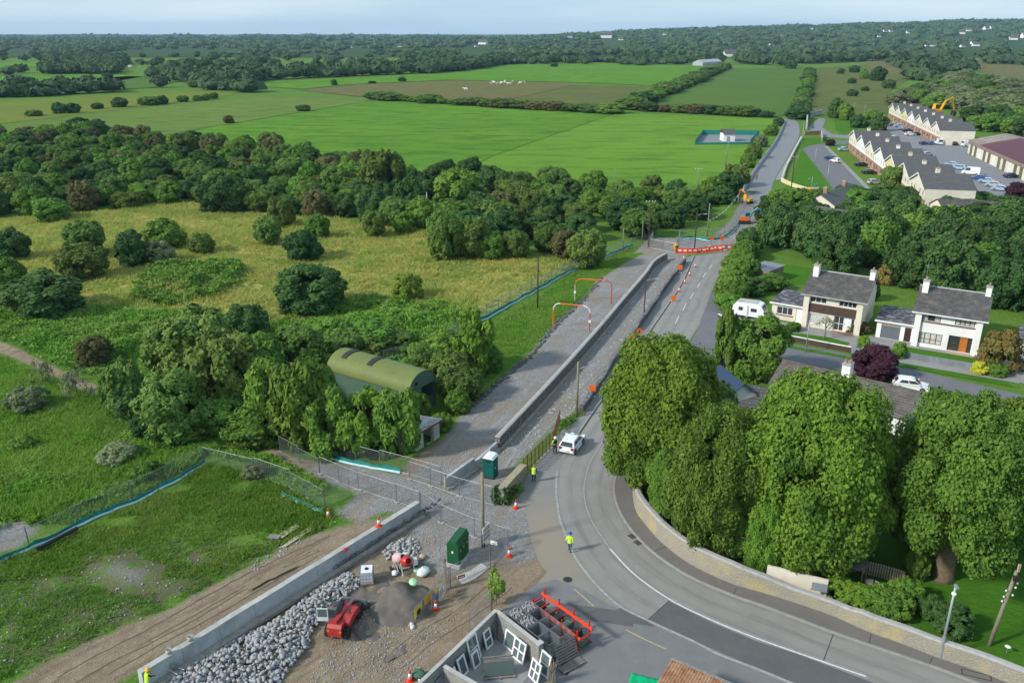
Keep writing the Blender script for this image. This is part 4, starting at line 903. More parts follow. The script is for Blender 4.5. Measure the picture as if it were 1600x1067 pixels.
# willow scrub right of the far terrace
SCR = [(1395, 168), (1440, 140), (1500, 118), (1570, 130), (1660, 160), (1690, 215), (1600, 200), (1540, 180), (1500, 172), (1460, 172)]
for p in scatter(SCR, 13.0, 900, 12):
    k = random.choices(['grey', 'willow', 'green'], [4, 2, 1])[0]
    tree(p, random.uniform(13, 18), random.uniform(5, 8), k, {'grey': 'silvery', 'willow': 'grey-green', 'green': 'green'}[k] + ' willow bush of the scrub right of the far terrace', 'bush', 'willow scrub right of the far terrace')
for p in scatter([(1512, 190), (1560, 185), (1640, 200), (1700, 250), (1640, 225), (1560, 205), (1518, 206)], 8, 500, 13):
    tree(p, random.uniform(9, 13), random.uniform(6, 9), random.choice(['dark', 'green']), 'dark green tree behind the maroon-roofed building', 'tree', 'trees behind the maroon-roofed building')
# bushes one can tell apart in the fields and hedgerows
def hedge(poly, step, wd, h, ks, what, group):
    for p in resample(PX(poly), step):
        p = p + Vector((random.uniform(-1, 1), random.uniform(-2, 2), 0)); s = random.uniform(0.75, 1.3)
        tree(p, wd * s, h * s, random.choice(ks), what, 'bush', group, 'hedge_bush')
hedge([(590, 156), (700, 163), (850, 172), (962, 178)], 11, 13, 4.0, ['brown', 'willow', 'green'], 'hedge bush along the far edge of the bright green field, left of the diagonal hedge', 'hedge at the far edge of the bright field')
hedge([(990, 172), (1090, 178), (1150, 181), (1215, 184)], 9, 11, 4.0, ['brown', 'willow', 'dark'], 'hedge bush along the far edge of the bright green field, right of the diagonal hedge', 'hedge at the far edge of the bright field')
hedge([(985, 168), (1030, 150), (1080, 130), (1130, 108)], 12, 15, 5.5, ['dark', 'green', 'willow'], 'bush of the straight diagonal hedge between the two far fields', 'diagonal hedge')
hedge([(1246, 186), (1256, 160), (1262, 140), (1264, 112)], 14, 9, 4.6, ['dark', 'green', 'willow'], 'bush of the hedge running away beyond the bridge', 'hedge beyond the bridge')
FB = [(52, 182, 26, 9, 'willow'), (92, 178, 22, 16, 'dark'), (114, 177, 22, 14, 'dark'), (151, 171, 18, 9, 'dark'), (186, 168, 26, 14, 'dark'), (231, 165, 28, 12, 'willow'), (252, 163, 20, 12, 'dark'), (285, 160, 16, 9, 'willow'), (308, 158, 14, 8, 'willow'), (322, 157, 13, 9, 'willow'), (334, 155, 13, 9, 'willow'), (357, 193, 18, 11, 'brown'), (474, 174, 22, 9, 'willow'), (522, 134, 10, 9, 'dark'), (581, 131, 12, 4, 'dark'), (628, 128, 14, 7, 'dark'), (612, 153, 22, 8, 'dark'), (866, 105, 12, 6, 'dark'), (1331, 131, 13, 8, 'dark'), (1332, 151, 18, 10, 'dark'), (1352, 143, 12, 7, 'dark'), (1388, 139, 20, 13, 'dark'), (1314, 116, 12, 8, 'dark'), (1350, 124, 14, 14, 'green'), (1372, 127, 24, 20, 'dark'), (1335, 114, 16, 10, 'dark'), (1236, 108, 18, 12, 'dark'), (168, 122, 16, 7, 'dark'), (248, 113, 18, 10, 'green'), (170, 129, 0, 0, ''), (320, 112, 26, 15, 'dark'), (305, 137, 22, 10, 'willow')]
POS = ['first', 'second', 'third', 'fourth', 'fifth', 'sixth', 'seventh', 'eighth', 'ninth', 'tenth', 'eleventh']
for i, (x, y, a, b, k) in enumerate(FB):
    if not a: continue
    kn = {'dark': 'dark green', 'willow': 'grey-green', 'brown': 'brownish', 'green': 'green'}[k]
    if i < 11: lb = '%s bush in the far row between two fields, %s from left' % (kn, POS[i])
    elif x < 900: lb = '%s bush %s' % (kn, {11: 'on the bright field\'s left boundary', 12: 'on the long boundary above the bright field', 13: 'left of the brown strip', 14: 'low, beyond the brown strip', 15: 'beyond the middle of the brown strip', 16: 'in the hedge below the brown strip', 17: 'alone below the far wood', 27: 'on the far left strip', 28: 'beyond the far left strip', 30: 'right of the far left strips', 31: 'at the corner of the yellow-green field'}[i])
    else: lb = '%s bush in the rough pasture beyond the bridge, %s' % (kn, {18: 'left middle', 19: 'nearest the terraces', 20: 'small middle one', 21: 'round one at the right', 22: 'small far left one', 23: 'tall narrow one', 24: 'largest clump', 25: 'far middle one', 26: 'leftmost one'}[i])
    tpx(x, y, a, b * 1.15, k, lb, 'bush')
# far hedgerows and woods that read as one mass
def farmass(name, pts, n, label, matn, seed, core=0.85):
    r = np.random.default_rng(seed); Vs = []; Fs = []; off = 0
    for (x, y, z, wd, h) in pts:
        d = unit(n, r); d[:, 2] = np.abs(d[:, 2]) * 1.0 - 0.15
        c3 = np.array([x, y, z + h * 0.45]); R3 = np.array([wd / 2, wd / 2, h * 0.55])
        lump = 1 + 0.28 * (vnoise(d[:, 0] * 2.2 + x, d[:, 1] * 2.2 + d[:, 2] * 2 + y, 1.0, 5) - 0.5)
        P = c3 + d * R3 * lump[:, None] * r.uniform(0.9, 1.08, (n, 1))
        N = d + unit(n, r) * 0.6 + np.array([0, 0, 0.3]); N /= np.linalg.norm(N, axis=1)[:, None]
        V, F = leafquads(P, N, wd * 0.17, r, 1.3)
        Vs += [V, c3 + ICO_V * R3 * core * r.uniform(0.85, 1.1, (12, 1))]; Fs += [F + off, ICO_F + off + len(V)]; off += len(V) + 12
    o = link(name, npmesh(name, np.concatenate(Vs), np.concatenate(Fs), matn)); tag(o, label, None, None, 'stuff'); o['category'] = 'woodland'; return o
def hills_z(x, y):
    x = np.asarray(x, float); y = np.asarray(y, float)
    d = np.clip((y - 1500) / 2600, 0, 1); d = d * d * (3 - 2 * d)
    az = np.clip((x / np.maximum(y, 1) - 0.02) / 0.5, 0, 1)
    return d * (4 + 72 * az ** 0.75 + 16 * (vnoise(x, y, 1 / 900.0, 8) - 0.5)) * (0.75 + 0.5 * vnoise(x, y, 1 / 1500.0, 9))
hx = np.linspace(-7000, 7500, 110); hy = np.concatenate([np.linspace(1450, 5000, 50), np.linspace(5200, 9000, 12)])
HX, HY = np.meshgrid(hx, hy); idx = np.arange(HX.size).reshape(HX.shape)
hm = npmesh('hills', np.stack([HX.ravel(), HY.ravel(), hills_z(HX.ravel(), HY.ravel()) + 0.6], 1), np.stack([idx[:-1, :-1], idx[:-1, 1:], idx[1:, 1:], idx[1:, :-1]], -1).reshape(-1, 4), 'hill_cover', True)
struct(link('hills', hm))
def hz(p): return float(hills_z(p.x, p.y))
OPEN = [[(365, 133), (560, 121), (740, 109), (800, 100), (1088, 104), (1110, 110), (1058, 136), (880, 165), (470, 145)], [(1132, 107), (1256, 104), (1400, 97), (1460, 93), (1470, 112), (1400, 125), (1440, 160), (1240, 190), (1010, 170)], [(-60, 100), (120, 98), (120, 104), (-60, 110)], [(90, 70), (380, 66), (560, 61), (640, 62), (500, 70), (250, 74)],
        [(100, 84), (260, 79), (400, 80), (360, 87), (150, 90)], [(590, 78), (760, 75), (770, 84), (640, 87)], [(800, 92), (1010, 90), (990, 98), (810, 98)], [(1500, 95), (1680, 100), (1680, 140), (1540, 118)], [(1560, 87), (1680, 90), (1680, 98), (1570, 96)], [(-60, 136), (200, 122), (300, 124), (240, 138), (372, 148), (590, 158), (240, 215), (-60, 205)], [(-60, 122), (110, 116), (220, 118), (180, 128), (-60, 134)], [(1280, 82), (1320, 78), (1330, 92), (1290, 95)], [(1090, 76), (1200, 73), (1210, 80), (1100, 83)]]
rd = random.Random(21)
mid = []; far = []
for _ in range(26000):
    x = rd.uniform(-60, 1660); y = 52 + 90 * rd.random() ** 1.5
    if y > 137: continue
    lim = 133 if x < 330 else (131 if x < 480 else 116 if x < 700 else 103 if x < 1100 else 100 if x < 1280 else 97 if x < 1440 else 112)
    if y > lim: continue
    if any(inpoly(pl, x, y) for pl in OPEN): continue
    cl = vnoise(np.array([x / 30.0]), np.array([y / (4 + 0.08 * (y - 50))]), 1.0, 33)[0]
    if y > 78 and cl < 0.57 and rd.random() < 0.95: continue
    if y <= 78 and cl < 0.5 and rd.random() < 0.85: continue
    p = G(x, max(y, 56.5)); 
    if p.y > 6500: continue
    if p.y < 1500: mid.append((p.x, p.y, hz(p), rd.uniform(11, 20), rd.uniform(6, 12)))
    else: far.append((p.x, p.y, hz(p) + 0.5, rd.uniform(0.007, 0.018) * p.y, rd.uniform(5, 14)))
for pl, st, wd, h in (([(-60, 155), (60, 150), (130, 146), (230, 144)], 9, 20, 10), ([(-60, 148), (60, 144), (150, 141), (260, 138)], 10, 18, 10), ([(320, 130), (400, 126), (500, 121), (700, 113), (740, 108), (800, 99)], 10, 22, 11), ([(330, 124), (500, 116), (720, 105), (800, 96)], 12, 24, 12), ([(810, 101), (880, 99), (930, 97), (1000, 100), (1080, 101)], 13, 22, 10), ([(1080, 98), (1130, 98), (1180, 101), (1230, 104)], 12, 26, 15), ([(270, 118), (300, 128), (330, 138), (400, 146)], 12, 20, 10), ([(1260, 100), (1330, 96), (1400, 94), (1470, 93), (1560, 90), (1680, 88)], 14, 28, 14), ([(1440, 112), (1480, 100), (1560, 100), (1640, 104)], 14, 26, 12), ([(1400, 100), (1440, 112), (1440, 128)], 12, 26, 10)):
    for p in resample(PX(pl), st): mid.append((p.x + rd.uniform(-5, 5), p.y + rd.uniform(-8, 8), 0, wd * rd.uniform(0.7, 1.25), h * rd.uniform(0.7, 1.2)))
# wooded skyline and hill slopes
for _ in range(2600):
    x = rd.uniform(-60, 1660); dd = rd.uniform(1500, 5200) if x > 650 else rd.uniform(2500, 6200)
    X = (x - 800) / FOC * dd * 1.0 / CP; z = hz(Vector((X, dd, 0)))
    if vnoise(np.array([X / 260.0]), np.array([dd / 300.0]), 1.0, 44)[0] < 0.52: continue
    far.append((X, dd, z + 0.5, rd.uniform(0.011, 0.019) * dd, rd.uniform(9, 16)))
FH = [(930, 57, 13, 'w'), (880, 57, 6, 'w'), (760, 66, 10, 'w'), (745, 73, 5, 'w'), (1158, 68, 6, 'w'), (1172, 54, 5, 'w'), (1140, 88, 14, 'w'), (1312, 47, 5, 'w'), (1320, 47, 5, 'w'), (1345, 49, 6, 'w'), (1305, 55, 4, 'w'), (1418, 50, 7, 'w'), (1427, 46, 6, 'w'), (1390, 46, 5, 'w'), (1440, 68, 8, 'w'), (1436, 66, 6, 'w'), (1380, 69, 5, 'w'), (1388, 68, 5, 'w'), (1372, 69, 4, 'w'), (1422, 70, 6, 'w'), (1450, 44, 7, 'w'), (1458, 43, 6, 'w'), (1490, 60, 9, 'w'), (1508, 57, 12, 'w'), (1520, 60, 7, 'w'), (1543, 67, 9, 'w'), (1552, 43, 7, 'w'), (1590, 52, 8, 'w'), (1595, 50, 6, 'w'), (1210, 44, 5, 'w'), (1010, 52, 5, 'w'), (845, 48, 5, 'w'), (757, 52, 5, 'w'), (950, 60, 6, 'w'), (645, 70, 5, 'w'), (548, 74, 4, 'w'), (186, 105, 4, 'w'), (204, 104, 5, 'w'), (218, 104, 4, 'w'), (812, 56, 5, 'w')]
def fhpos(x, y):
    "where the sight line meets the wooded rising ground"
    best = G(x, max(y + 2, 66)) if y > 72 else None
    if best is None:
        for dd in range(1500, 5600, 60):
            q = Vector(((x - 800) / FOC / CP * dd, dd, 0)); z = hz(q) + 9; yy = 533.5 - FOC * (dd * SP + (z - CAM_H) * CP) / (dd * CP - (z - CAM_H) * SP)
            best = Vector((q.x, q.y, z - 8))
            if yy <= y: break
    return best
hp2_ = [(fhpos(x, y), wp) for x, y, wp, _ in FH]
def clear(t_):
    u_ = t_[0] / t_[1]
    return not any(q.y - 1000 < t_[1] < q.y + 20 and abs(u_ - q.x / q.y) * FOC < wp * 0.8 + 3 for q, wp in hp2_)
mid = [q for q in mid if clear(q)]; far = [q for q in far if clear(q)]
print('mid', len(mid), 'far', len(far))
farmass('far_hedgerows', mid, 64, 'dark hedgerows and copses beyond the green fields', 'leaf_far', 3)
farmass('far_woods', far, 26, 'blue-green woods covering the plain and hills up to the skyline', 'leaf_far', 4)
# ------------------------------------------------------------------ the big trees of the walled garden
BIGC = {}
def bigtree(x, y, wpx, htop, label, matn, seed, nleaf, ls, nclump, trunk_h, dx=0.0, trunk_r=0.5, asp=1.0, lowd=-0.75):
    p = G(x, y); h = HT(x, y, htop); wd = WD(x, y, wpx) * 0.93
    o = thing('tree', label, 'tree', p)
    if matn not in BIGC: BIGC[matn] = crown('crown', matn, seed=seed, nclump=240, nleaf=66000, ls=0.0122, low=lowd, rad=0.36, cr=(0.035, 0.115), core=0.66, gap=0.3)
    c = link('crown', BIGC[matn], o); c.rotation_euler = (0, 0, seed * 1.7); c.scale = (wd, wd * asp, h - trunk_h); c.location = (dx, 0, trunk_h)
    mb = MB(); rd_ = random.Random(seed)
    mb.tube([(0, 0, -0.1), (0.02, 0, 0.3), (0, 0.02, trunk_h * 0.8), (dx * 0.4, 0, h * 0.45), (dx, 0, h * 0.8)], [trunk_r * 1.5, trunk_r * 1.1, trunk_r * 0.9, trunk_r * 0.5, trunk_r * 0.12], 10)
    for i in range(12):
        a = rd_.uniform(0, 6.28); z0 = trunk_h * 0.85 + rd_.uniform(0, 0.3) * h; l = wd * rd_.uniform(0.3, 0.47)
        mb.tube([(dx * z0 / h, 0, z0), (dx + l * 0.5 * math.cos(a), l * 0.5 * math.sin(a), z0 + 0.10 * h), (dx + l * math.cos(a), l * math.sin(a), z0 + 0.2 * h)], [trunk_r * 0.45, trunk_r * 0.28, 0.03], 6)
    mb.obj('trunk', 'bark', o, True); return o
bigtree(1028, 765, 205, 534, 'large spreading chestnut tree overhanging the road bend', 'leaf_chestnut', 201, 40000, 0.017, 190, 1.6, trunk_r=0.4, asp=0.9)
bigtree(1115, 845, 205, 640, 'dark leafy tree behind the curved wall, left of the sycamore', 'leaf_green', 202, 38000, 0.015, 190, 0.8, trunk_r=0.4, asp=0.75)
bigtree(1062, 815, 110, 690, 'slender lower tree crowding the curved wall below the chestnut', 'leaf_green', 207, 14000, 0.025, 90, 0.5, trunk_r=0.2, asp=0.8)
bigtree(1254, 876, 244, 594, 'tallest broad tree in the middle of the walled garden', 'leaf_chestnut', 203, 48000, 0.0155, 220, 1.2, trunk_r=0.45, asp=0.85)
bigtree(1472, 902, 262, 632, 'broad sycamore tree with a thick bare trunk on the garden lawn', 'leaf_green', 204, 46000, 0.017, 210, 3.8, trunk_r=0.7, asp=0.8, dx=0.3)
bigtree(1575, 800, 190, 635, 'sycamore tree cut by the right edge of the picture', 'leaf_chestnut', 205, 34000, 0.018, 180, 2.0, trunk_r=0.5)
bigtree(1190, 885, 105, 770, 'low leafy tree hanging over the old wall', 'leaf_chestnut', 206, 14000, 0.024, 90, 0.4, trunk_r=0.22, asp=0.7)
bigtree(1192, 800, 120, 660, 'middle-sized tree filling the gap between the two tallest garden trees', 'leaf_green', 208, 0, 0, 0, 0.8, trunk_r=0.25)
bigtree(1375, 790, 100, 690, 'small leafy tree behind the garden path', 'leaf_chestnut', 209, 0, 0, 0, 0.8, trunk_r=0.2)
for x, y, w_, ht, mt, lb in ((1088, 795, 150, 640, 'leaf_chestnut', 'tree joining the overhanging chestnut and the dark leafy tree'), (1150, 858, 125, 728, 'leaf_green', 'low spreading tree just behind the curved wall'), (1222, 872, 130, 735, 'leaf_chestnut', 'low bright tree in front of the tallest garden tree'), (1310, 850, 100, 725, 'leaf_green', 'low tree on the right flank of the tallest garden tree'), (1425, 850, 115, 700, 'leaf_green', 'smaller tree left of the sycamore beside the path'), (1580, 850, 150, 690, 'leaf_chestnut', 'spreading tree right of the sycamore over the lawn')):
    bigtree(x, y, w_, ht, lb, mt, x, 0, 0, 0, 1.0, trunk_r=0.22, asp=0.9)
tpx(1130, 592, 34, 118, 'sapling', 'slim young street tree beside the estate road junction', 'tree', lift=0.2)
tpx(1490, 992, 58, 44, 'dark', 'dark shrub behind the old wall on the lawn', 'bush')
tpx(1455, 968, 40, 36, 'dark', 'dark shrub behind the ivy-covered part of the old wall', 'bush')
tpx(1432, 905, 36, 46, 'green', 'leafy bush left of the sycamore trunk', 'bush')
for i, (x, y) in enumerate(((1315, 945), (1338, 952), (1362, 958), (1384, 966), (1405, 972), (1420, 955))):
    tree(G(x, y) + Vector((0, 0.9, 0)), 2.6, 1.5 + 0.5 * (i > 2), 'bright' if i < 3 else 'green', 'ivy hedge bush on the old wall, %s from the left' % POS[i], 'bush', 'ivy hedge on the old wall', 'hedge_bush')
# ------------------------------------------------------------------ grass and weeds
def tufts(name, label, poly, n, h, wd, matn, seed, nb=5, lean=0.5, dens=None):
    r = np.random.default_rng(seed); W = np.array([tuple(G(x, y)[:2]) for x, y in poly]); lo_, hi_ = W.min(0), W.max(0)
    P = r.uniform(lo_, hi_, (n * 4, 2)); keep = polydist(P[:, 0], P[:, 1], [tuple(q) for q in W]) > 0
    if dens: keep &= vnoise(P[:, 0], P[:, 1], dens, seed) > r.uniform(0.15, 0.7, len(P))
    P = P[keep][:n]; n = len(P)
    bad = np.zeros(n, bool)
    for ch in ('gravel', 'dirt'):
        for pl, s_, wt in ZONES[ch]: bad |= polydist(P[:, 0], P[:, 1], pl) > -0.2
    P = P[~bad]; n = len(P); z = ground_z(P[:, 0], P[:, 1]) - 0.03
    hs = h * r.uniform(0.55, 1.4, n) * (0.6 + 0.9 * vnoise(P[:, 0], P[:, 1], 0.22, seed + 3))
    Vs = []
    for b_ in range(nb):
        a = r.uniform(0, 6.28, n); o_ = r.normal(0, wd * 0.8, (n, 2)); bx = P[:, 0] + o_[:, 0]; by = P[:, 1] + o_[:, 1]
        ca, sa = np.cos(a), np.sin(a); ln_ = hs * r.uniform(0.15, lean + 0.2, n); hw = wd * r.uniform(0.5, 1.1, n) * 0.5; d2 = r.uniform(0, 6.28, n)
        hh = hs * r.uniform(0.6, 1.1, n)
        Vs.append(np.stack([np.stack([bx - ca * hw, by - sa * hw, z], 1), np.stack([bx + ca * hw, by + sa * hw, z], 1), np.stack([bx + np.cos(d2) * ln_ + ca * hw * .3, by + np.sin(d2) * ln_ + sa * hw * .3, z + hh], 1), np.stack([bx + np.cos(d2) * ln_ - ca * hw * .3, by + np.sin(d2) * ln_ - sa * hw * .3, z + hh], 1)], 1))
    V = np.concatenate(Vs).reshape(-1, 3); F = np.arange(len(V)).reshape(-1, 4)
    o = link(name, npmesh(name, V, F, matn)); tag(o, label, 'grass', None, 'stuff'); return o
tufts('meadow_grass', 'tall yellow grass of the rough meadow', [(-20, 345), (150, 330), (300, 318), (420, 335), (560, 345), (690, 350), (700, 400), (850, 395), (905, 410), (780, 478), (730, 500), (640, 470), (560, 470), (470, 505), (400, 500), (250, 480), (100, 480), (-20, 450)], 26000, 0.55, 0.22, 'blade_dry', 51, 4, lean=1.0)
def brambles(name, label, poly, n, h, ls, matn, seed):
    r = np.random.default_rng(seed); W = np.array([tuple(G(x, y)[:2]) for x, y in poly]); P = r.uniform(W.min(0), W.max(0), (n * 4, 2)); P = P[polydist(P[:, 0], P[:, 1], [tuple(q) for q in W]) > r.uniform(0, 1.2, len(P))][:n]
    l = np.clip(1.6 * vnoise(P[:, 0], P[:, 1], 0.42, seed) + 0.7 * vnoise(P[:, 0], P[:, 1], 1.1, seed + 1) - 0.55, 0.05, 2)
    z = ground_z(P[:, 0], P[:, 1]) + h * l * r.uniform(0.8, 1.05, len(P)); N = unit(len(P), r) * 0.8 + np.array([-0.1, -0.1, 0.75]); N /= np.linalg.norm(N, axis=1)[:, None]
    V, F = leafquads(np.column_stack([P, z]), N, ls, r); tag(link(name, npmesh(name, V, F, matn)), label, 'weeds', None, 'stuff')
brambles('lush_weeds', 'deep green nettles and weeds between thicket and meadow', [(-20, 475), (120, 475), (260, 488), (430, 498), (560, 460), (720, 468), (740, 500), (690, 560), (640, 600), (430, 600), (420, 690), (320, 660), (180, 610), (-20, 530)], 62000, 0.75, 0.27, 'blade_lush', 52)
brambles('mound_weeds', 'bright green bramble mound in the yellow meadow', [(200, 472), (225, 428), (300, 408), (372, 414), (396, 440), (340, 466), (260, 480)], 16000, 1.3, 0.3, 'leaf_green', 53)
brambles('fence_weeds', 'rank weeds along the mesh fence and the old track', [(120, 690), (250, 700), (320, 690), (440, 720), (520, 760), (500, 780), (400, 730), (318, 712), (230, 752), (120, 800), (60, 760)], 16000, 0.55, 0.22, 'blade_green', 58)
tufts('rough_grass', 'long lush grass left of the mesh fence', [(-40, 545), (120, 605), (200, 640), (310, 690), (320, 712), (240, 755), (120, 815), (60, 812), (-40, 870)], 24000, 0.5, 0.18, 'blade_green', 54, 4, lean=1.2)
tufts('rough_grass', 'grass and weeds inside the mesh fence', [(325, 724), (400, 742), (460, 766), (515, 795), (520, 818), (440, 850), (330, 895), (230, 905), (120, 900), (-40, 905), (-40, 880), (60, 855), (240, 770)], 13000, 0.26, 0.14, 'blade_green', 55, 4, lean=1.2, dens=0.35)
tufts('sparse_grass', 'thin patchy grass beside the brown haul track', [(-40, 890), (120, 870), (300, 880), (390, 880), (260, 948), (90, 1022), (-40, 1080)], 4500, 0.18, 0.1, 'blade_green', 56, 4, lean=1.2, dens=0.5)
tufts('verge_grass', 'grass verge left of the gravel road', [(690, 620), (760, 600), (826, 552), (862, 508), (905, 468), (935, 436), (968, 414), (1005, 395), (990, 385), (900, 425), (780, 500), (720, 545)], 11000, 0.25, 0.14, 'blade_green', 57, 4, lean=1.2)
brambles('wall_weeds', 'weeds growing between the low wall and the rusty railing', [(866, 664), (905, 636), (914, 646), (884, 678)], 1100, 0.5, 0.16, 'blade_lush', 59)
brambles('stump_weeds', 'weeds at the foot of the ivy-grown wall stump', [(786, 772), (812, 752), (822, 765), (800, 790), (784, 795)], 900, 0.35, 0.15, 'blade_lush', 60)
brambles('rough_weeds', 'tussocks and docks in the lush grass at left', [(-40, 560), (120, 615), (200, 650), (300, 700), (250, 745), (130, 800), (50, 800), (-40, 850)], 26000, 0.42, 0.2, 'blade_green', 61)
# ------------------------------------------------------------------ walls and fences
def wall_thing(name, label, pts, th, h, m, cop=None, cat='wall', batter=0.0, copm='coping', z0=-0.1):
    o = thing(name, label, cat, pts[0]); q = [p - pts[0] for p in pts]
    mb = MB(); wallmesh(mb, q, th, (h - z0) if not isinstance(h, list) else [k - z0 for k in h], z0, batter); mb.obj('masonry', m, o)
    if cop:
        mb = MB(); n = len(q); N = normals2(q); hh = h if isinstance(h, list) else [h] * n; vs = []; fs = []
        for p, k, t in zip(q, N, hh):
            for a in (-1, -0.55, 0.55, 1):
                zz = t + 0.003 + (0.07 if abs(a) > 0.9 else 0.14) * (cop / 0.6) + random.uniform(-0.012, 0.012)
                vs.append((p.x + k.x * cop / 2 * a, p.y + k.y * cop / 2 * a, zz))
            vs.append((p.x + k.x * cop / 2, p.y + k.y * cop / 2, t + 0.003)); vs.append((p.x - k.x * cop / 2, p.y - k.y * cop / 2, t + 0.003))
        for i in range(n - 1): fs += [(i * 6 + a, i * 6 + (a + 1) % 6, i * 6 + 6 + (a + 1) % 6, i * 6 + 6 + a) for a in range(6)]
        fs += [tuple(range(5, -1, -1)), tuple((n - 1) * 6 + a for a in range(6))]
        mb.add(vs, fs); mb.obj('coping', copm, o)
    return o
# long new stone wall between gravel road and trench
SW = resample(catmull([G(x, y, 1.35) for x, y in ((777, 682), (848, 607), (930, 517), (976, 463), (1008, 426), (1020, 409), (1032, 400), (1044, 394))], 8), 0.7)
SW = [Vector((p.x, p.y, 0)) for p in SW]
wall_thing('stone_wall', 'long new rubble stone wall with pale coping beside the gravel road', SW, 0.5, 1.25, 'stone_wall', 0.56)
mb = MB(); wallmesh(mb, [p - n * 0.5 for p, n in zip(SW, normals2(SW))], 0.4, 0.12); struct(mb.obj('wall_footing', 'footing'))
# low old wall between trench and road
LW = resample(catmull(PX([(1070, 410), (1040, 450), (1012, 492), (994, 517), (960, 566), (928, 616), (908, 645)]), 6), 0.9)
wall_thing('boundary_wall', 'low dark rubble wall along the left edge of the road', LW, 0.45, [0.75 + 0.25 * math.sin(i * 0.5) * math.sin(i * 0.17) for i in range(len(LW))], 'stone_dark', 0.5, copm='stone_wall')
# curved old wall of the walled garden
CW = [p + n * 0.28 for p, n in zip(wb, normals2(wb))]
CW = resample(CW, 0.8)
hs = []
for p in CW:
    x = 800 + FOC * p.x / (p.y * CP + CAM_H * SP); hs.append(1.75 if x < 1140 else max(1.1, 1.75 - (x - 1140) / 90 * 0.6) if x < 1330 else 1.3)
wall_thing('garden_wall', 'curved old lichen-stained stone wall round the walled garden', CW, 0.5, hs, 'stone_old', 0.56)
q = [G(x, y) for x, y in ((1195, 918), (1240, 930), (1290, 943))]
wall_thing('rendered_wall', 'pale rendered wall section standing behind the old wall', [p + Vector((0.2, 0.55, 0)) for p in q], 0.2, 1.7, 'cream_wall', None)
p = G(1275, 945) + Vector((0.15, 0.22, 0)); o = thing('meter_panel', 'grey blank panel fixed on the rendered garden wall', 'panel', p + Vector((0, 0, 1.15)), -0.32)
MB().box(-0.55, 0.55, -0.06, 0.0, 0, 0.62).obj('plate', 'grey_render', o); MB().box(-0.6, 0.6, -0.04, 0.0, -0.05, 0.0).obj('frame', 'galv', o)
# cast concrete retaining wall: panels with open joints
a, b = G(226, 1078), G(657, 806)
d = (b - a); Ln = d.length; cw = thing('concrete_wall', 'long pale cast concrete retaining wall beside the brown haul track', 'wall', a, yaw(a, b))
N = 9
for i in range(N):
    s0, s1 = i * Ln / N + 0.012, (i + 1) * Ln / N - 0.012; hh = 1.35 - 0.02 * (i % 2)
    mb = MB(); mb.prism([(-0.02, -0.1), (0.62, -0.1), (0.5, hh), (0.02, hh)], 'x', s0, s1); mb.obj('panel', 'concrete', cw)
    mb = MB(); mb.prism([(0.015, hh + 0.003), (0.505, hh + 0.003), (0.50, hh + 0.03), (0.02, hh + 0.03)], 'x', s0, s1); mb.obj('panel_top', 'concrete_top', cw)
MB().box(0, Ln, -0.62, -0.03, -0.1, 0.22).obj('footing', 'footing', cw)
mb = MB()
for i in range(52):
    x = Ln * 0.62 + i * 0.24; mb.blob((x, -0.12, 0.3 + random.uniform(0, 0.35) * (i / 52 + 0.2)), 0.17, 0.12, 0.13, 7, 5, 0.15)
mb.obj('rubble_facing', 'stone_wall', cw)
for x, lb in ((2.1, 'pale round bucket on the concrete wall, nearer the worker'), (3.7, 'pale bucket on the concrete wall, farther from the worker')):
    t = thing('bucket', lb, 'bucket', cw.matrix_basis @ Vector((x, 0.25, 1.39)), 0)
    MB().lathe([(0.15, 0), (0.2, 0.34), (0.18, 0.34), (0.13, 0.05)], 14).obj('pail', 'concrete_top', t, True)
    MB().tube([(-0.19, 0, 0.33), (-0.13, 0.1, 0.42), (0, 0.14, 0.46), (0.13, 0.1, 0.42), (0.19, 0, 0.33)], 0.012, 5).obj('handle', 'steel', t)
t = thing('red_cloth', 'red cloth lying over the concrete wall', 'cloth', G(540, 858, 1.4), 0.6); MB().blob((0, 0, 0.02), 0.22, 0.18, 0.1, 9, 6, 0.3).obj('folded_cloth', 'red', t, True)
# shorter wall sections near the toilet
for (ax, ay), (bx, by), hh, lb in (((698, 764), (742, 732), 1.15, 'short precast concrete wall unit in front of the portable toilet'), ((745, 731), (778, 701), 0.75, 'low concrete wall length behind the portable toilet')):
    a, b = G(ax, ay), G(bx, by); t = thing('concrete_wall_unit', lb, 'wall', a, yaw(a, b)); l = (b - a).length
    MB().box(0, l, 0, 0.3, -0.05, hh).obj('panel', 'concrete', t); MB().box(-0.02, l + 0.02, -0.5, -0.02, -0.05, 0.18).obj('footing', 'footing', t)
# ivy-grown wall stump
a, b = G(782, 788), G(818, 742)
o = wall_thing('wall_stump', 'ruined stone wall end overgrown with ivy beside the road', [a + (b - a) * k / 6 for k in range(7)], 0.7, [1.5, 1.55, 1.5, 1.45, 1.35, 1.3, 1.2], 'stone_old')
r = np.random.default_rng(5); P = np.stack([r.uniform(-0.2, 2.6, 1500), r.uniform(-0.75, 0.85, 1500), r.uniform(0, 1.75, 1500)], 1); P = P[(np.abs(P[:, 1]) > 0.33) | (P[:, 2] > 1.45) | (P[:, 0] < 0.05)]
P = P[(P[:, 2] < 1.7 - 0.4 * P[:, 0])]
V, F = leafquads(P, unit(len(P), r) * 0.7 + np.array([0.0, -0.5, 0.5]), 0.2, r); iv = link('ivy', npmesh('ivy', V, F, 'leaf_dark'), o); iv.rotation_euler = (0, 0, yaw(a, b)); iv['kind'] = 'stuff'
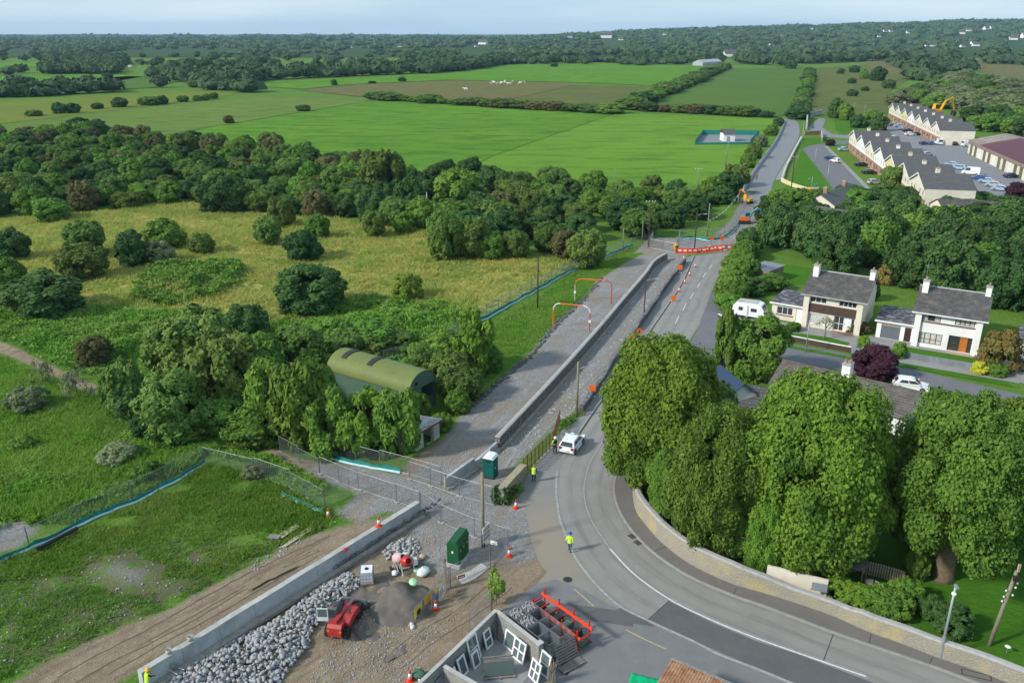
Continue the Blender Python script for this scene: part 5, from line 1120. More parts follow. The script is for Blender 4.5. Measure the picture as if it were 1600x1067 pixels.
# ------------------------------------------------------------------ mesh site fence
def panelmesh(Lp=3.4, H=1.95):
    f = MB()
    for x in (0.02, Lp - 0.02): f.cyl((x, 0, 0.05), (x, 0, H), 0.035, n=5)
    for z in (0.12, H - 0.02): f.cyl((0.02, 0, z), (Lp - 0.02, 0, z), 0.024, n=5)
    w_ = MB()
    n = int(Lp / 0.17)
    for i in range(1, n): w_.box(i * Lp / n - 0.0045, i * Lp / n + 0.0045, -0.0045, 0.0045, 0.12, H - 0.03)
    for k in range(1, 8): w_.box(0.03, Lp - 0.03, -0.004, 0.004, 0.1 + k * (H - 0.1) / 8 - 0.004, 0.1 + k * (H - 0.1) / 8 + 0.004)
    b = MB(); b.box(-0.3, 0.3, -0.11, 0.11, 0.0, 0.12, 0.02)
    return f.mesh('frame', 'steel'), w_.mesh('wire_mesh', 'wire'), b.mesh('base_block', 'footing')
PF, PW, PB = panelmesh()
def fence(label, poly, net=None, nets=0.45, posts=False):
    pts = PX(poly); o = thing('mesh_fence', label, 'fence', pts[0])
    for a, b in zip(pts, pts[1:]):
        n = max(1, round((b - a).length / 3.4)); an = yaw(a, b); s = (b - a).length / n / 3.4
        for i in range(n):
            p = a + (b - a) * (i / n) - pts[0]; z = GZ(a + (b - a) * ((i + .5) / n)) if abs(a.x) < 140 else 0
            f = link('panel', PF, o); f.location = (p.x, p.y, z); f.rotation_euler = (random.uniform(-0.03, 0.03), 0, an + random.uniform(-0.012, 0.012)); f.scale = (s, 1, random.uniform(0.97, 1.02))
            link('wire_mesh', PW, f); bb = link('base_block', PB, f)
    if net:
        npx = resample(catmull(PX(net), 5), 0.8); mb = MB(); mw = MB(); N = normals2(npx); k = len(npx)
        z = ground_z(np.array([p.x for p in npx]), np.array([p.y for p in npx])); vs = []; v2 = []
        for p, q, zz in zip(npx, N, z):
            p = p - pts[0]; u = random.uniform(0.75, 1.2) * nets; s = random.uniform(-0.05, 0.08)
            vs += [(p.x, p.y, zz + 0.03), (p.x + q.x * s, p.y + q.y * s, zz + u), (p.x + q.x * (s + .03), p.y + q.y * (s + .03), zz + u), (p.x + q.x * 0.03, p.y + q.y * 0.03, zz + 0.03)]
            v2 += [(p.x - q.x * 0.22, p.y - q.y * 0.22, zz + 0.05), (p.x - q.x * 0.03, p.y - q.y * 0.03, zz + 0.16)]
        mb.add(vs, [(i * 4 + a, i * 4 + (a + 1) % 4, i * 4 + 4 + (a + 1) % 4, i * 4 + 4 + a) for i in range(k - 1) for a in range(4)]); mb.obj('debris_netting', 'net_green', o)
        mw.add(v2, [(i * 2, i * 2 + 1, i * 2 + 3, i * 2 + 2) for i in range(k - 1)]); mw.obj('netting_skirt', 'net_white', o)
    return o
fence('long mesh fence with green netting across the rough grass at left', [(-25, 880), (45, 851), (122, 815), (206, 776), (262, 750), (318, 723)], [(-25, 884), (0, 873), (45, 854), (101, 828), (184, 790), (240, 765), (322, 722)])
fence('mesh fence from the thicket corner down to the haul track', [(320, 723), (398, 742), (455, 762), (508, 792), (546, 775)], [(440, 770), (475, 786), (505, 800)], 0.35)
fence('mesh fence with green netting in front of the barn saplings', [(520, 711), (556, 719), (634, 740), (690, 757)], [(510, 710), (544, 719), (590, 730), (632, 740)], 0.5)
fence('mesh fence along the far side of the gravel crossing below the toilet', [(640, 749), (673, 760), (718, 776), (772, 790)])
fence('mesh fence along the near side of the gravel crossing to the wooden pole', [(438, 706), (500, 740), (560, 765), (620, 785), (657, 798), (689, 817), (741, 840), (793, 857)])
fence('mesh fence length turning back from the cone at the site corner', [(795, 858), (766, 886), (704, 918)])
fence('mesh gate leaf carrying site notices beside the sand heap', [(675, 953), (702, 918)])
fence('mesh gate leaf beside the block-walled yard', [(734, 993), (768, 959)], [(736, 997), (768, 964)], 0.5)
fence('mesh fence with green netting along the meadow side of the gravel road', [(600, 566), (665, 548), (715, 522), (760, 494), (830, 454), (905, 420), (935, 408), (986, 386), (1012, 382)], [(605, 566), (668, 550), (715, 524), (760, 497), (850, 446), (908, 418), (934, 407), (989, 385)], 0.55)
fence('mesh fence round the roadworks by the crossing poles', [(1015, 388), (1056, 396), (1062, 372), (1090, 370), (1112, 372), (1140, 360), (1160, 330), (1168, 315)], [(1066, 374), (1088, 372), (1110, 376), (1140, 366), (1160, 340)], 0.5)
fence('mesh fence beside the pole at the gravel road end', [(1013, 388), (1024, 366)])
# rusty railing along the trench beside the car
a, b, c = G(818, 741), G(864, 697), G(874, 664)
o = thing('rusty_railing', 'rusty mesh railing on posts along the trench beside the white car', 'railing', a)
for a_, b_ in ((a, b), (b, c)):
    n = 8 if b_ is b else 4
    for i in range(n + (b_ is c)):
        p = a_ + (b_ - a_) * (i / n) - a; MB().box(p.x - 0.05, p.x + 0.05, p.y - 0.05, p.y + 0.05, -0.1, 1.75).obj('post', 'rust', o)
    e, f = a_ - a, b_ - a
    mb = MB()
    for z in (0.25, 0.95, 1.65): mb.cyl((e.x, e.y, z), (f.x, f.y, z), 0.03, n=5)
    mb.obj('rail', 'rust', o)
    mb = MB(); m_ = int((f - e).length / 0.16)
    for i in range(m_): p = e + (f - e) * (i / m_); mb.box(p.x - 0.008, p.x + 0.008, p.y - 0.008, p.y + 0.008, 0.1, 1.65)
    mb.obj('wire_mesh', 'rust_mesh', o)
# parapet barrier along the upper road and the bridge walls
q = resample(catmull(PX([(1161, 298), (1180, 267), (1197, 243), (1212, 222), (1224, 197), (1226, 190)]), 6), 4.0)
o = thing('road_barrier', 'long pale concrete barrier along the left edge of the upper road', 'barrier', q[0])
for a, b in zip(q, q[1:]):
    k = thing('x', 'x', 'x', a - q[0], yaw(a, b)) if False else None
    mb = MB(); mb.M = Matrix.Translation(a - q[0]) @ Matrix.Rotation(yaw(a, b), 4, 'Z'); mb.prism([(-0.3, 0), (0.3, 0), (0.12, 0.35), (0.09, 1.0), (-0.09, 1.0), (-0.12, 0.35)], 'x', 0.03, (b - a).length - 0.03); mb.obj('barrier_unit', 'concrete', o)
q = resample(catmull(PX([(1222, 283), (1229, 262), (1240, 240), (1253, 216)]), 6), 2.2)
o = thing('capping_wall', 'low wall with pale capping stones right of the upper road', 'wall', q[0])
mb = MB(); wallmesh(mb, [p - q[0] for p in q], 0.4, 0.6); mb.obj('masonry', 'stone_wall', o)
for p in q[::1]:
    p = p - q[0]; mb = MB(); mb.blob((p.x, p.y, 0.75), 0.45, 0.6, 0.24, 7, 5, 0.15); mb.obj('cap_stone', 'concrete_top', o)
o = wall_thing('abutment_wall', 'tall pale bridge wall beyond the upper road', PX([(1260, 202), (1261, 184), (1284, 180)]), 0.6, 2.6, 'concrete', None)
o = wall_thing('brick_wall', 'tan brick wall between upper road and estate', PX([(1256, 212), (1283, 211), (1284, 222)]), 0.5, 1.6, 'brick_red', 0.6)
o = wall_thing('sand_wall', 'pale yellow stone wall along the verge by the dumper', PX([(1221, 284), (1238, 292), (1260, 299), (1278, 299)]), 0.4, 0.9, 'yellow_wall', 0.5, copm='yellow_wall')
for x, lb in ((1240, 'left'), (1249, 'middle'), (1245, 'right')):
    pass
# ------------------------------------------------------------------ buildings
def wall_open(mb, W, H, th, ops, y0=0.0, x0=0.0, z0=-0.1):
    "wall in the xz plane from y0 to y0+th with rectangular openings (xa, xb, za, zb)"
    xs = sorted({x0, x0 + W, *[v for o in ops for v in o[:2]]}); zs = sorted({z0, H, *[v for o in ops for v in o[2:]]})
    for xa, xb in zip(xs, xs[1:]):
        za = None
        for k, (a, b) in enumerate(zip(zs, zs[1:])):
            hole = any(o[0] - 1e-6 <= xa and xb <= o[1] + 1e-6 and o[2] - 1e-6 <= a and b <= o[3] + 1e-6 for o in ops)
            if hole:
                if za is not None: mb.box(xa, xb, y0, y0 + th, za, a); za = None
            elif za is None: za = a
        if za is not None: mb.box(xa, xb, y0, y0 + th, za, H)
def window(parent, xa, xb, za, zb, y, fm, n=3, panem='glass', mid=None, name='window', curtain=False):
    f = MB(); t = 0.07
    f.box(xa, xb, y, y + 0.07, za, za + t); f.box(xa, xb, y, y + 0.07, zb - t, zb)
    for i in range(n + 1):
        x = xa + (xb - xa - t) * i / n; f.box(x, x + t, y - 0.002, y + 0.068, za + t, zb - t)
    if mid: f.box(xa + t, xb - t, y + 0.005, y + 0.06, za + (zb - za) * mid - 0.03, za + (zb - za) * mid + 0.03)
    o = f.obj(name, fm, parent)
    for i in range(n):
        w_ = (xb - xa - t) / n
        p = MB(); p.box(xa + t + i * w_, xa + (i + 1) * w_, y + 0.035, y + 0.045, za + t, zb - t); p.obj('pane', panem, o)
        if curtain and (i % 2 == 0 or n > 3 and i != n // 2):
            c = MB(); c.box(xa + t + i * w_ + .02, xa + (i + 1) * w_ - .02, y + 0.028, y + 0.034, za + t, zb - t); c.obj('curtain', 'curtain', o)
    return o
def roof_slope(mb, p0, p1, q0, q1, n, th=0.05):
    "tile courses from the eave p0-p1 up to the ridge q0-q1"
    p0, p1, q0, q1 = map(Vector, (p0, p1, q0, q1)); nr = (p1 - p0).cross(q0 - p0).normalized()
    if nr.z < 0: nr = -nr
    for i in range(n):
        a, b = i / n, (i + 1) / n
        e0, e1 = p0.lerp(q0, a), p1.lerp(q1, a); f0, f1 = p0.lerp(q0, b), p1.lerp(q1, b)
        mb.add([e0 - nr * 0.03, e1 - nr * 0.03, f1 - nr * 0.03, f0 - nr * 0.03, e0 + nr * th, e1 + nr * th, f1 + nr * th * 0.35, f0 + nr * th * 0.35], [(0, 3, 2, 1), (4, 5, 6, 7), (0, 1, 5, 4), (1, 2, 6, 5), (2, 3, 7, 6), (3, 0, 4, 7)])
def chimney(parent, x, y, z0, z1, m, w_=0.5, d=0.5, pots=1):
    c = MB().box(x - w_, x + w_, y - d, y + d, z0, z1).obj('chimney', m, parent)
    MB().box(x - w_ - 0.06, x + w_ + 0.06, y - d - 0.06, y + d + 0.06, z1 + 0.002, z1 + 0.14).obj('chimney_cap', 'coping', c)
    for i in range(pots): MB().lathe([(0.15, 0), (0.11, 0.45)], 8, (x + (i - (pots - 1) / 2) * 0.45, y, z1 + 0.142)).obj('chimney_pot', 'brick_red', c)
    return c
def villa(loc, rz, label, wm, fm, garage_door, brownband):
    t = thing('house', label, 'house', loc, rz); W, D, E, RZ, RY = 7.97, 9.6, 4.85, 7.15, 5.0
    ops = [(0.75, 3.05, 3.75, 4.6), (4.75, 7.1, 3.75, 4.6), (0.75, 3.6, 0.55, 2.1), (4.35, 7.15, 0.12, 2.25)]
    mb = MB(); wall_open(mb, W, E, 0.28, ops); mb.box(0, 0.28, 0.28, D - .28, -0.1, E - .01); mb.box(W - 0.28, W, 0.28, D - .28, -0.1, E - .01); mb.box(0, W, D - 0.28, D, -0.1, E)
    for x in (0.0, W - 0.28): mb.prism([(0.0, E - .005), (D, E - .005), (RY, RZ - 0.06)], 'x', x + .002, x + 0.278)
    for xa, xb in ((-0.02, 0.74), (W - 0.72, W + 0.02)): mb.box(xa, xb, -0.4, -0.002, -0.1, E - 0.02)
    mb.obj('wall', wm, t)
    MB().box(0.05, W - .05, 0.1, D - 0.3, 0.0, 0.05).obj('floor', 'wood', t)
    for o, n, md in ((ops[0], 3 if brownband else 3, None), (ops[1], 4, None), (ops[2], 4, 0.4 if not brownband else None)): window(t, *o, 0.12, fm, n, mid=md, curtain=not brownband or o is ops[2])
    if brownband: MB().box(0.76, 7.22, -0.12, -0.004, 2.35, 3.6).obj('spandrel_panel', 'brown_render', t)
    else: MB().box(0.76, 7.22, -0.14, -0.006, 3.58, 3.70).obj('band_sill', 'brown_frame', t)
    pm = 'pvc' if brownband else 'orange_door'
    window(t, 4.38, 5.7, 0.12, 2.22, 0.2, fm, 2, mid=0.5, name='porch_window'); d = MB().box(5.72, 6.6, 0.2, 0.27, 0.12, 2.2).obj('front_door', pm, t); MB().box(5.8, 5.86, 0.14, 0.198, 1.1, 1.3).obj('handle', 'steel', d)
    window(t, 6.62, 7.12, 0.12, 2.22, 0.2, fm, 1, mid=0.5, name='side_light')
    MB().box(4.36, 7.14, -0.9, 0.19, -0.05, 0.1).obj('porch_step', 'brick_red' if brownband else 'wood_pale', t)
    MB().box(-0.5, W + 0.6, -0.75, -0.42, E - 0.04, E + 0.12).obj('gutter', 'pvc' if not brownband else 'concrete_top', t)
    mb = MB(); roof_slope(mb, (-0.45, -0.7, E + 0.12), (W + 0.5, -0.7, E + 0.12), (-0.45, RY, RZ), (W + 0.5, RY, RZ), 20); roof_slope(mb, (-0.45, D + 0.4, E), (W + 0.5, D + 0.4, E), (-0.45, RY, RZ), (W + 0.5, RY, RZ), 16)
    rf = mb.obj('roof', 'roof_grey', t); MB().cyl((-0.47, RY, RZ + 0.03), (W + 0.52, RY, RZ + 0.03), 0.12, n=8).obj('ridge', 'coping', rf)
    chimney(rf, 0.35, 3.9, 5.8, 8.15, 'white_wall', 0.38, 0.5); chimney(rf, W - 0.1, 4.9, 6.4, 8.15, 'white_wall', 0.34, 0.5)
    # flat-roofed side annexe
    GX, GY, GE = -4.7, 0.95, 2.45
    mb = MB()
    op = [(GX + 0.75, GX + 3.05, 0.85, 2.0), (GX + 3.5, GX + 4.45, 0.02, 2.1)] if brownband else [(GX + 0.6, GX + 3.05, 0.02, 2.1), (GX + 3.6, GX + 4.45, 0.02, 2.05)]
    wall_open(mb, 4.68, GE, 0.25, op, GY, GX); mb.box(GX, GX + 0.25, GY + 0.25, 8.2, -0.1, GE - 0.01); mb.box(GX + .25, -0.003, 7.95, 8.2, -0.1, GE - .01); mb.obj('annexe_wall', wm, t)
    r2 = MB().box(GX - 0.3, -0.005, GY - 0.35, 8.4, GE + 0.003, GE + 0.16).obj('annexe_roof', 'felt', t)
    mb = MB()
    for i in range(9 if brownband else 4):
        x = GX + random.uniform(0.2, 4.2); y = random.uniform(1.5, 7.2); mb.box(x, x + 0.07, y, y + random.uniform(0.5, 1.3), GE + 0.162, GE + 0.17)
    mb.obj('roof_seam', 'felt_streak', r2)
    MB().box(GX - 0.33, 0.0, GY - 0.4, GY - 0.352, GE - 0.05, GE + 0.19).obj('fascia', 'white_paint', t)
    if brownband:
        window(t, *op[0], GY + 0.1, 'pvc', 3); d = MB().box(op[1][0], op[1][1], GY + 0.1, GY + 0.16, 0.02, 2.1).obj('side_door', 'pvc', t); MB().box(op[0][0] - .1, op[0][1] + .1, GY - 0.12, GY - .003, 0.74, 0.84).obj('sill', 'brown_frame', t)
    else:
        d = MB().box(op[0][0], op[0][1], GY + 0.1, GY + 0.16, 0.02, 1.82)
        d.obj('garage_door', 'garage_grey', t)
        for i in range(4): MB().box(op[0][0] + i * 0.61 + .02, op[0][0] + i * 0.61 + 0.59, GY + 0.1, GY + 0.16, 1.84, 2.08).obj('door_light', 'wood_pale', t)
        MB().box(op[1][0], op[1][1], GY + 0.1, GY + 0.16, 0.02, 2.03).obj('side_door', 'dark_door', t)
    return t
a, b = G(1252, 508.5), G(1341, 524); h1 = villa(a, yaw(a, b), 'cream two-storey house with brown band, behind the caravan', 'cream_wall', 'pvc', False, True)
a2, b2 = G(1423, 539), G(1526, 556); h2 = villa(a2, yaw(a2, b2), 'white two-storey house with grey garage and orange front door', 'white_wall', 'brown_frame', True, False)
def loc2(root, x, y, z=0): return root.matrix_basis @ Vector((x, y, z))
MB().box(-0.01, 0.01, 0, 1.2, 0, 0.01)
o = thing('aerial', 'tall television aerial on the left chimney of the white house', 'aerial', loc2(h2, 0.2, 4.0, 8.3)); MB().cyl((0, 0, 0), (0, 0, 2.6), 0.025, n=5).obj('mast', 'galv', o); MB().cyl((-0.5, 0, 2.5), (0.6, 0, 2.6), 0.015, n=4).obj('boom', 'galv', o)
# right-hand neighbour, mostly out of the picture
t = thing('garage', 'flat felt-roofed garage cut by the right edge beside the autumn tree', 'garage', loc2(h2, 12.6, 1.0), h2.rotation_euler[2])
MB().box(0, 5, 0, 7, -0.1, 2.45).obj('wall', 'white_wall', t); MB().box(-0.3, 5.2, -0.3, 7.2, 2.455, 2.62).obj('roof', 'felt', t); MB().box(0.5, 3.2, -0.05, -0.003, 0, 2.1).obj('garage_door', 'orange_door', t)
# garden walls, lawns, drives
def hpt(root, l): return [loc2(root, *q) for q in l]
zz = [0.036]
def gsheet(name, root, l, m):
    zz[0] += 0.004; return sheet(name, hpt(root, l), zz[0], m)
gsheet('drive', h1, [(-9.5, 0.2), (8.6, -0.3), (8.6, -7.2), (-1.0, -7.2), (-6.0, -6.0), (-10.5, -4.2)], 'footway_pale')
gsheet('lawn', h1, [(1.0, -3.6), (4.8, -3.2), (7.6, -3.9), (7.4, -6.6), (1.2, -6.6), (-1.5, -5.0)], 'lawn')
gsheet('drive', h2, [(-5.4, 0.9), (9.0, 0.0), (9.0, -1.2), (-1.2, -1.2), (-1.4, -6.4), (-5.6, -6.4)], 'footway_pale')
gsheet('lawn', h2, [(-1.0, -1.3), (9.2, -1.3), (9.6, -5.6), (-1.0, -5.6)], 'lawn')
gsheet('drive', h2, [(11.0, 0.5), (18, 0.5), (18, -7.5), (11.2, -7.5)], 'footway_pale')
gsheet('verge', h1, [(-2.5, -9.3), (10, -9.3), (10, -10.3), (-2.0, -10.3)], 'lawn')
gsheet('verge', h2, [(-1.5, -8.0), (11.5, -8.0), (12.5, -9.4), (-1.0, -9.4)], 'lawn')
gsheet('pavement', h2, [(-6, -5.9), (13, -5.9), (13, -7.9), (-6, -7.9)], 'footway_pale')
wall_thing('front_wall', 'low brown garden wall with white capping before the cream house', hpt(h1, [(-5.6, -4.6), (-3.0, -6.4), (0.5, -7.4), (8.4, -7.6)]), 0.22, 0.75, 'brown_render', 0.3, copm='white_paint')
wall_thing('front_wall', 'long low grey garden wall before the white house', hpt(h2, [(-1.2, -5.7), (2.5, -5.7), (6.2, -5.7), (10.2, -5.7)]), 0.22, 0.85, 'grey_render')
wall_thing('front_wall', 'short grey garden wall between the two house drives', hpt(h1, [(8.5, -7.7), (10.2, -7.9)]), 0.22, 0.85, 'grey_render')
wall_thing('drive_wall', 'brown kerb wall with white top curving round the caravan drive', hpt(h1, [(-11.5, -2.6), (-10.2, -3.6), (-8.8, -4.4)]), 0.25, 0.4, 'brown_render', 0.32, copm='white_paint')
# washing line
t = thing('washing_line', 'pale pink blanket drying on a line behind the cream house', 'laundry', loc2(h1, -2.6, 7.5)); MB().cyl((0, 0, 0), (0, 0, 2.0), 0.03, n=5).obj('pole', 'galv', t); MB().cyl((1.8, 0.5, 0), (1.8, 0.5, 2.0), 0.03, n=5).obj('pole', 'galv', t); MB().add([(0, 0, 1.95), (1.5, 0.4, 1.9), (1.7, 0.1, 0.75), (0.25, -0.3, 0.8), (0, 0.02, 1.95), (1.5, 0.42, 1.9), (1.7, 0.12, 0.75), (0.25, -0.28, 0.8)], [(0, 1, 2, 3), (7, 6, 5, 4), (0, 4, 5, 1), (1, 5, 6, 2), (2, 6, 7, 3), (3, 7, 4, 0)]).obj('blanket', 'mixer_pink', t)
# shed with blue solar panels
a = G(1170, 437); t = thing('shed', 'flat-roofed shed with blue panels on its roof behind the hedge', 'shed', a, yaw(G(1170, 437), G(1188, 441)))
mb = MB(); wall_open(mb, 3.6, 2.2, 0.15, [(0.5, 1.4, 0, 1.9)]); mb.box(0, 0.15, 0.15, 5, -0.1, 2.2); mb.box(3.45, 3.6, 0.15, 5, -0.1, 2.2); mb.box(0.15, 3.45, 4.85, 5, -0.1, 2.2); mb.obj('wall', 'wood', t)
r_ = MB().box(-0.2, 3.8, -0.2, 5.2, 2.203, 2.33).obj('roof', 'felt_streak', t)
for i in range(4): MB().box(0.0 + (i % 2) * 1.8, 1.7 + (i % 2) * 1.8, 0.0 + (i // 2) * 1.3, 1.2 + (i // 2) * 1.3, 2.34, 2.40).obj('solar_panel', 'solar', r_)
# bungalow among the trees
a, b = G(1223, 562, 4.2), G(1440, 613, 4.2); rz = yaw(a, b); Lr = (b - a).length
t = thing('bungalow', 'brown tile-roofed bungalow with a white chimney among the garden trees', 'house', Vector((a.x, a.y, 0)), rz)
mb = MB(); wall_open(mb, Lr - 0.6, 2.5, 0.3, [(4, 5.6, 0.8, 2.0), (8.5, 10.5, 0.8, 2.0)], -3.6, 0.3); mb.box(0.3, Lr - .3, 3.3, 3.6, -.1, 2.5)
for x in (0.3, Lr - 0.6): mb.box(x, x + 0.3, -3.3, 3.3, -0.1, 2.5); mb.prism([(-3.6, 2.502), (3.6, 2.502), (0, 4.1)], 'x', x + .002, x + 0.298)
mb.obj('wall', 'white_wall', t)
for o in ((4, 5.6, 0.8, 2.0), (8.5, 10.5, 0.8, 2.0)): window(t, *o, -3.45, 'pvc', 2)
mb = MB(); roof_slope(mb, (0, -4.0, 2.4), (Lr, -4.0, 2.4), (0, 0, 4.2), (Lr, 0, 4.2), 15); roof_slope(mb, (0, 4.0, 2.4), (Lr, 4.0, 2.4), (0, 0, 4.2), (Lr, 0, 4.2), 15); rf = mb.obj('roof', 'roof_brown', t)
MB().cyl((0, 0, 4.22), (Lr, 0, 4.22), 0.12, n=8).obj('ridge', 'roof_brown', rf); chimney(rf, 7.4, -0.3, 3.8, 5.6, 'white_wall', 0.45, 0.6, 2)
# blue-roofed annexe and slate wing
def gabled(name, label, a, b, half, eave, ridge, wm, rm, cat='house', n=10, over=0.3, chims=(), cm='white_wall', wins=()):
    "gabled block whose ridge runs over a-b (ground points)"
    L_ = (b - a).length; t = thing(name, label, cat, Vector((a.x, a.y, 0)), yaw(a, b)); mb = MB()
    wall_open(mb, L_, eave, 0.25, list(wins), -half, 0); mb.box(0, L_, half - 0.25, half, -.1, eave)
    for x in (0, L_ - 0.25): mb.box(x, x + 0.25, -half + .25, half - .25, -0.1, eave); mb.prism([(-half, eave + .002), (half, eave + .002), (0, ridge - 0.05)], 'x', x + .002, x + 0.248)
    mb.obj('wall', wm, t)
    for w_ in wins: window(t, *w_, -half + 0.1, 'pvc', 2)
    mb = MB(); k = over * (ridge - eave) / half
    for s in (-1, 1): roof_slope(mb, (-over, s * (half + over), eave - k), (L_ + over, s * (half + over), eave - k), (-over, 0, ridge), (L_ + over, 0, ridge), n)
    rf = mb.obj('roof', rm, t)
    for (x, y) in chims: chimney(rf, x, y, ridge - 0.6, ridge + 1.1, cm, 0.4, 0.4)
    return t
a, b = G(1127, 571, 4.6), G(1161, 599, 4.6)
gabled('annexe', 'dark blue metal-roofed annexe showing between the trees', Vector((a.x, a.y, 0)), Vector((b.x, b.y, 0)), 2.6, 2.4, 4.6, 'white_wall', 'roof_blue', n=1)
a, b = G(1164, 600, 3.6), G(1205, 606, 3.6)
gabled('annexe', 'black slate-roofed wing between the annexe and the bungalow', Vector((a.x, a.y, 0)), Vector((b.x, b.y, 0)), 3.0, 2.2, 3.6, 'white_wall', 'roof_slate', n=12)
# cottage with slate roof beyond the wood
a, b = G(1282, 304, 5.0), G(1326, 288, 5.0)
gabled('cottage', 'slate-roofed cottage with two chimneys beside the dumper', Vector((a.x, a.y, 0)), Vector((b.x, b.y, 0)), 3.6, 2.9, 5.0, 'cream_wall', 'roof_slate', chims=((3, 0), (15, 0)), cm='brick_red')
a, b = G(1278, 322, 5.0), G(1345, 332, 5.0)
gabled('cottage', 'white cottage half hidden by the wood below the slate roof', Vector((a.x, a.y, 0)), Vector((b.x, b.y, 0)), 3.4, 2.9, 5.0, 'white_wall', 'roof_grey', wins=((2, 3.2, 1, 2.2), (5, 6.2, 1, 2.2)))
for i, (x0, y0, x1, y1, lb) in enumerate(((1466, 311, 1520, 311, 'long low grey-roofed building behind the wood, left one'), (1518, 312, 1640, 322, 'long low grey-roofed building behind the wood, right one'))):
    a, b = G(x0, y0, 4.0), G(x1, y1, 4.0); gabled('outbuilding', lb, Vector((a.x, a.y, 0)), Vector((b.x, b.y, 0)), 3.2, 2.4, 4.0, 'cream_wall', 'roof_grey')
# terraces: gable-fronted units with ridges across the row
def terrace(which, p0, p1, n, depth, wms):
    d = (p1 - p0); pitch = d.length / n; rz = yaw(p0, p1)
    for i in range(n):
        c = p0 + d * (i / n); wm = wms[i % len(wms)]; lastu = i == 0
        t = thing('terrace_house', '%s gable-fronted house of the %s, %s from the near end' % ({'cream_wall': 'cream', 'white_wall': 'white', 'yellow_wall': 'pale yellow'}[wm], which, POS[i]), 'house', c, rz, 'houses of the ' + which)
        # local x along the row (towards the camera), local -y? front side faces -? : front at y=0 looking left
        g0, g1 = 0.0, pitch; gm_ = pitch / 2; E, Z = 5.2, 7.9
        mb = MB(); mb.M = None
        wall_open(mb, pitch, 2.7, 0.3, [(1.2, 2.3, 0.05, 2.2), (3.2, 5.6, 0.8, 2.1), (pitch - 5.6, pitch - 3.2, 0.8, 2.1), (pitch - 2.3, pitch - 1.2, 0.05, 2.2)], -0.3)
        mb.obj('lower_wall', 'brick_red', t)
        mb = MB(); ops = [(1.4, 2.8, 3.3, 4.6), (4.4, 5.9, 3.3, 4.6), (pitch - 5.9, pitch - 4.4, 3.3, 4.6), (pitch - 2.8, pitch - 1.4, 3.3, 4.6)]
        wall_open(mb, pitch, E, 0.28, ops, -0.28, 0, 2.702); mb.prism([(0.05, E + .002), (pitch - .05, E + .002), (gm_, Z - 0.05)], 'y', -0.279, -0.02)
        mb.box(0, 0.25, -depth, -0.301, -0.1, E - .01); mb.box(pitch - 0.25, pitch - .004, -depth, -0.301, -0.1, E - .01); mb.box(0.25, pitch - .25, -depth, -depth + 0.25, -.1, E - .01)
        mb.obj('wall', wm, t)
        for o_ in [(3.2, 5.6, 0.8, 2.1), (pitch - 5.6, pitch - 3.2, 0.8, 2.1)] + ops: 
            f = MB().box(o_[0], o_[1], -0.2, -0.14, o_[2], o_[3]).obj('window', 'pvc', t); MB().box(o_[0] + .1, (o_[0] + o_[1]) / 2 - .05, -0.138, -0.13, o_[2] + .1, o_[3] - .1).box((o_[0] + o_[1]) / 2 + .05, o_[1] - .1, -0.138, -0.13, o_[2] + .1, o_[3] - .1).obj('pane', 'glass', f)
        for xa in (1.2, pitch - 2.3): MB().box(xa, xa + 1.1, -0.2, -0.14, 0.05, 2.2).obj('door', 'dark_door' if i % 2 else 'pvc', t)
        mb = MB(); nn = 9
        for s, x in ((1, -0.0), (-1, pitch)): roof_slope(mb, (x, 0.35, E), (x, -depth - 0.3, E), (gm_, 0.35, Z), (gm_, -depth - 0.3, Z), nn)
        rf = mb.obj('roof', 'roof_slate', t); mb = MB()
        for x in (0.0, pitch): mb.add([(x, 0.36, E + .05), (x, 0.36, E - 0.25), (gm_, 0.36, Z - 0.3), (gm_, 0.36, Z + .08), (x, 0.42, E + .05), (x, 0.42, E - 0.25), (gm_, 0.42, Z - 0.3), (gm_, 0.42, Z + .08)], [(0, 1, 2, 3), (7, 6, 5, 4), (0, 4, 5, 1), (3, 2, 6, 7), (0, 3, 7, 4), (1, 5, 6, 2)])
        mb.obj('bargeboard', 'white_paint', rf); chimney(rf, gm_ + (2.2 if lastu else 0), -depth * 0.42, Z - 1.3, Z + 0.75, wm, 0.45, 0.45)
terrace('near terrace', Vector((97.6, 196.5, 0)), Vector((121.0, 305.0, 0)), 7, 11.0, ['cream_wall', 'cream_wall', 'yellow_wall', 'white_wall', 'cream_wall', 'white_wall', 'cream_wall'])
terrace('far terrace', Vector((160.8, 320.0, 0)), Vector((184.5, 421.0, 0)), 7, 12.0, ['cream_wall', 'cream_wall', 'cream_wall', 'white_wall', 'yellow_wall', 'cream_wall', 'cream_wall'])
# maroon-roofed industrial building
a, b = Vector((160.3, 297.0, 0)), Vector((147.7, 243.0, 0)); d = (b - a).normalized(); b = a + d * 82; rz = yaw(a, b)
t = thing('warehouse', 'long industrial building with maroon and tan roof and bay doors', 'building', a, rz); L_ = (b - a).length
ops = [(2.0 + i * 5.2, 5.0 + i * 5.2, 0.02, 3.3) for i in range(15)]
mb = MB(); wall_open(mb, L_, 4.2, 0.3, ops, -0.3); mb.box(0, 0.3, 0.0, 22, -.1, 4.2); mb.prism([(0, 4.202), (22, 4.202), (11, 6.9)], 'x', 0.002, 0.3); mb.box(0.3, L_, 21.7, 22, -.1, 4.2); mb.obj('wall', 'cream_wall', t)
for i, o in enumerate(ops): MB().box(o[0], o[1], -0.22, -0.14, o[2], o[3]).obj('bay_door', 'white_paint' if i % 3 == 2 else 'olive_wall', t)
MB().box(-0.2, L_ + .2, -0.55, -0.303, 3.4, 4.5).obj('fascia', 'tan_roof', t)
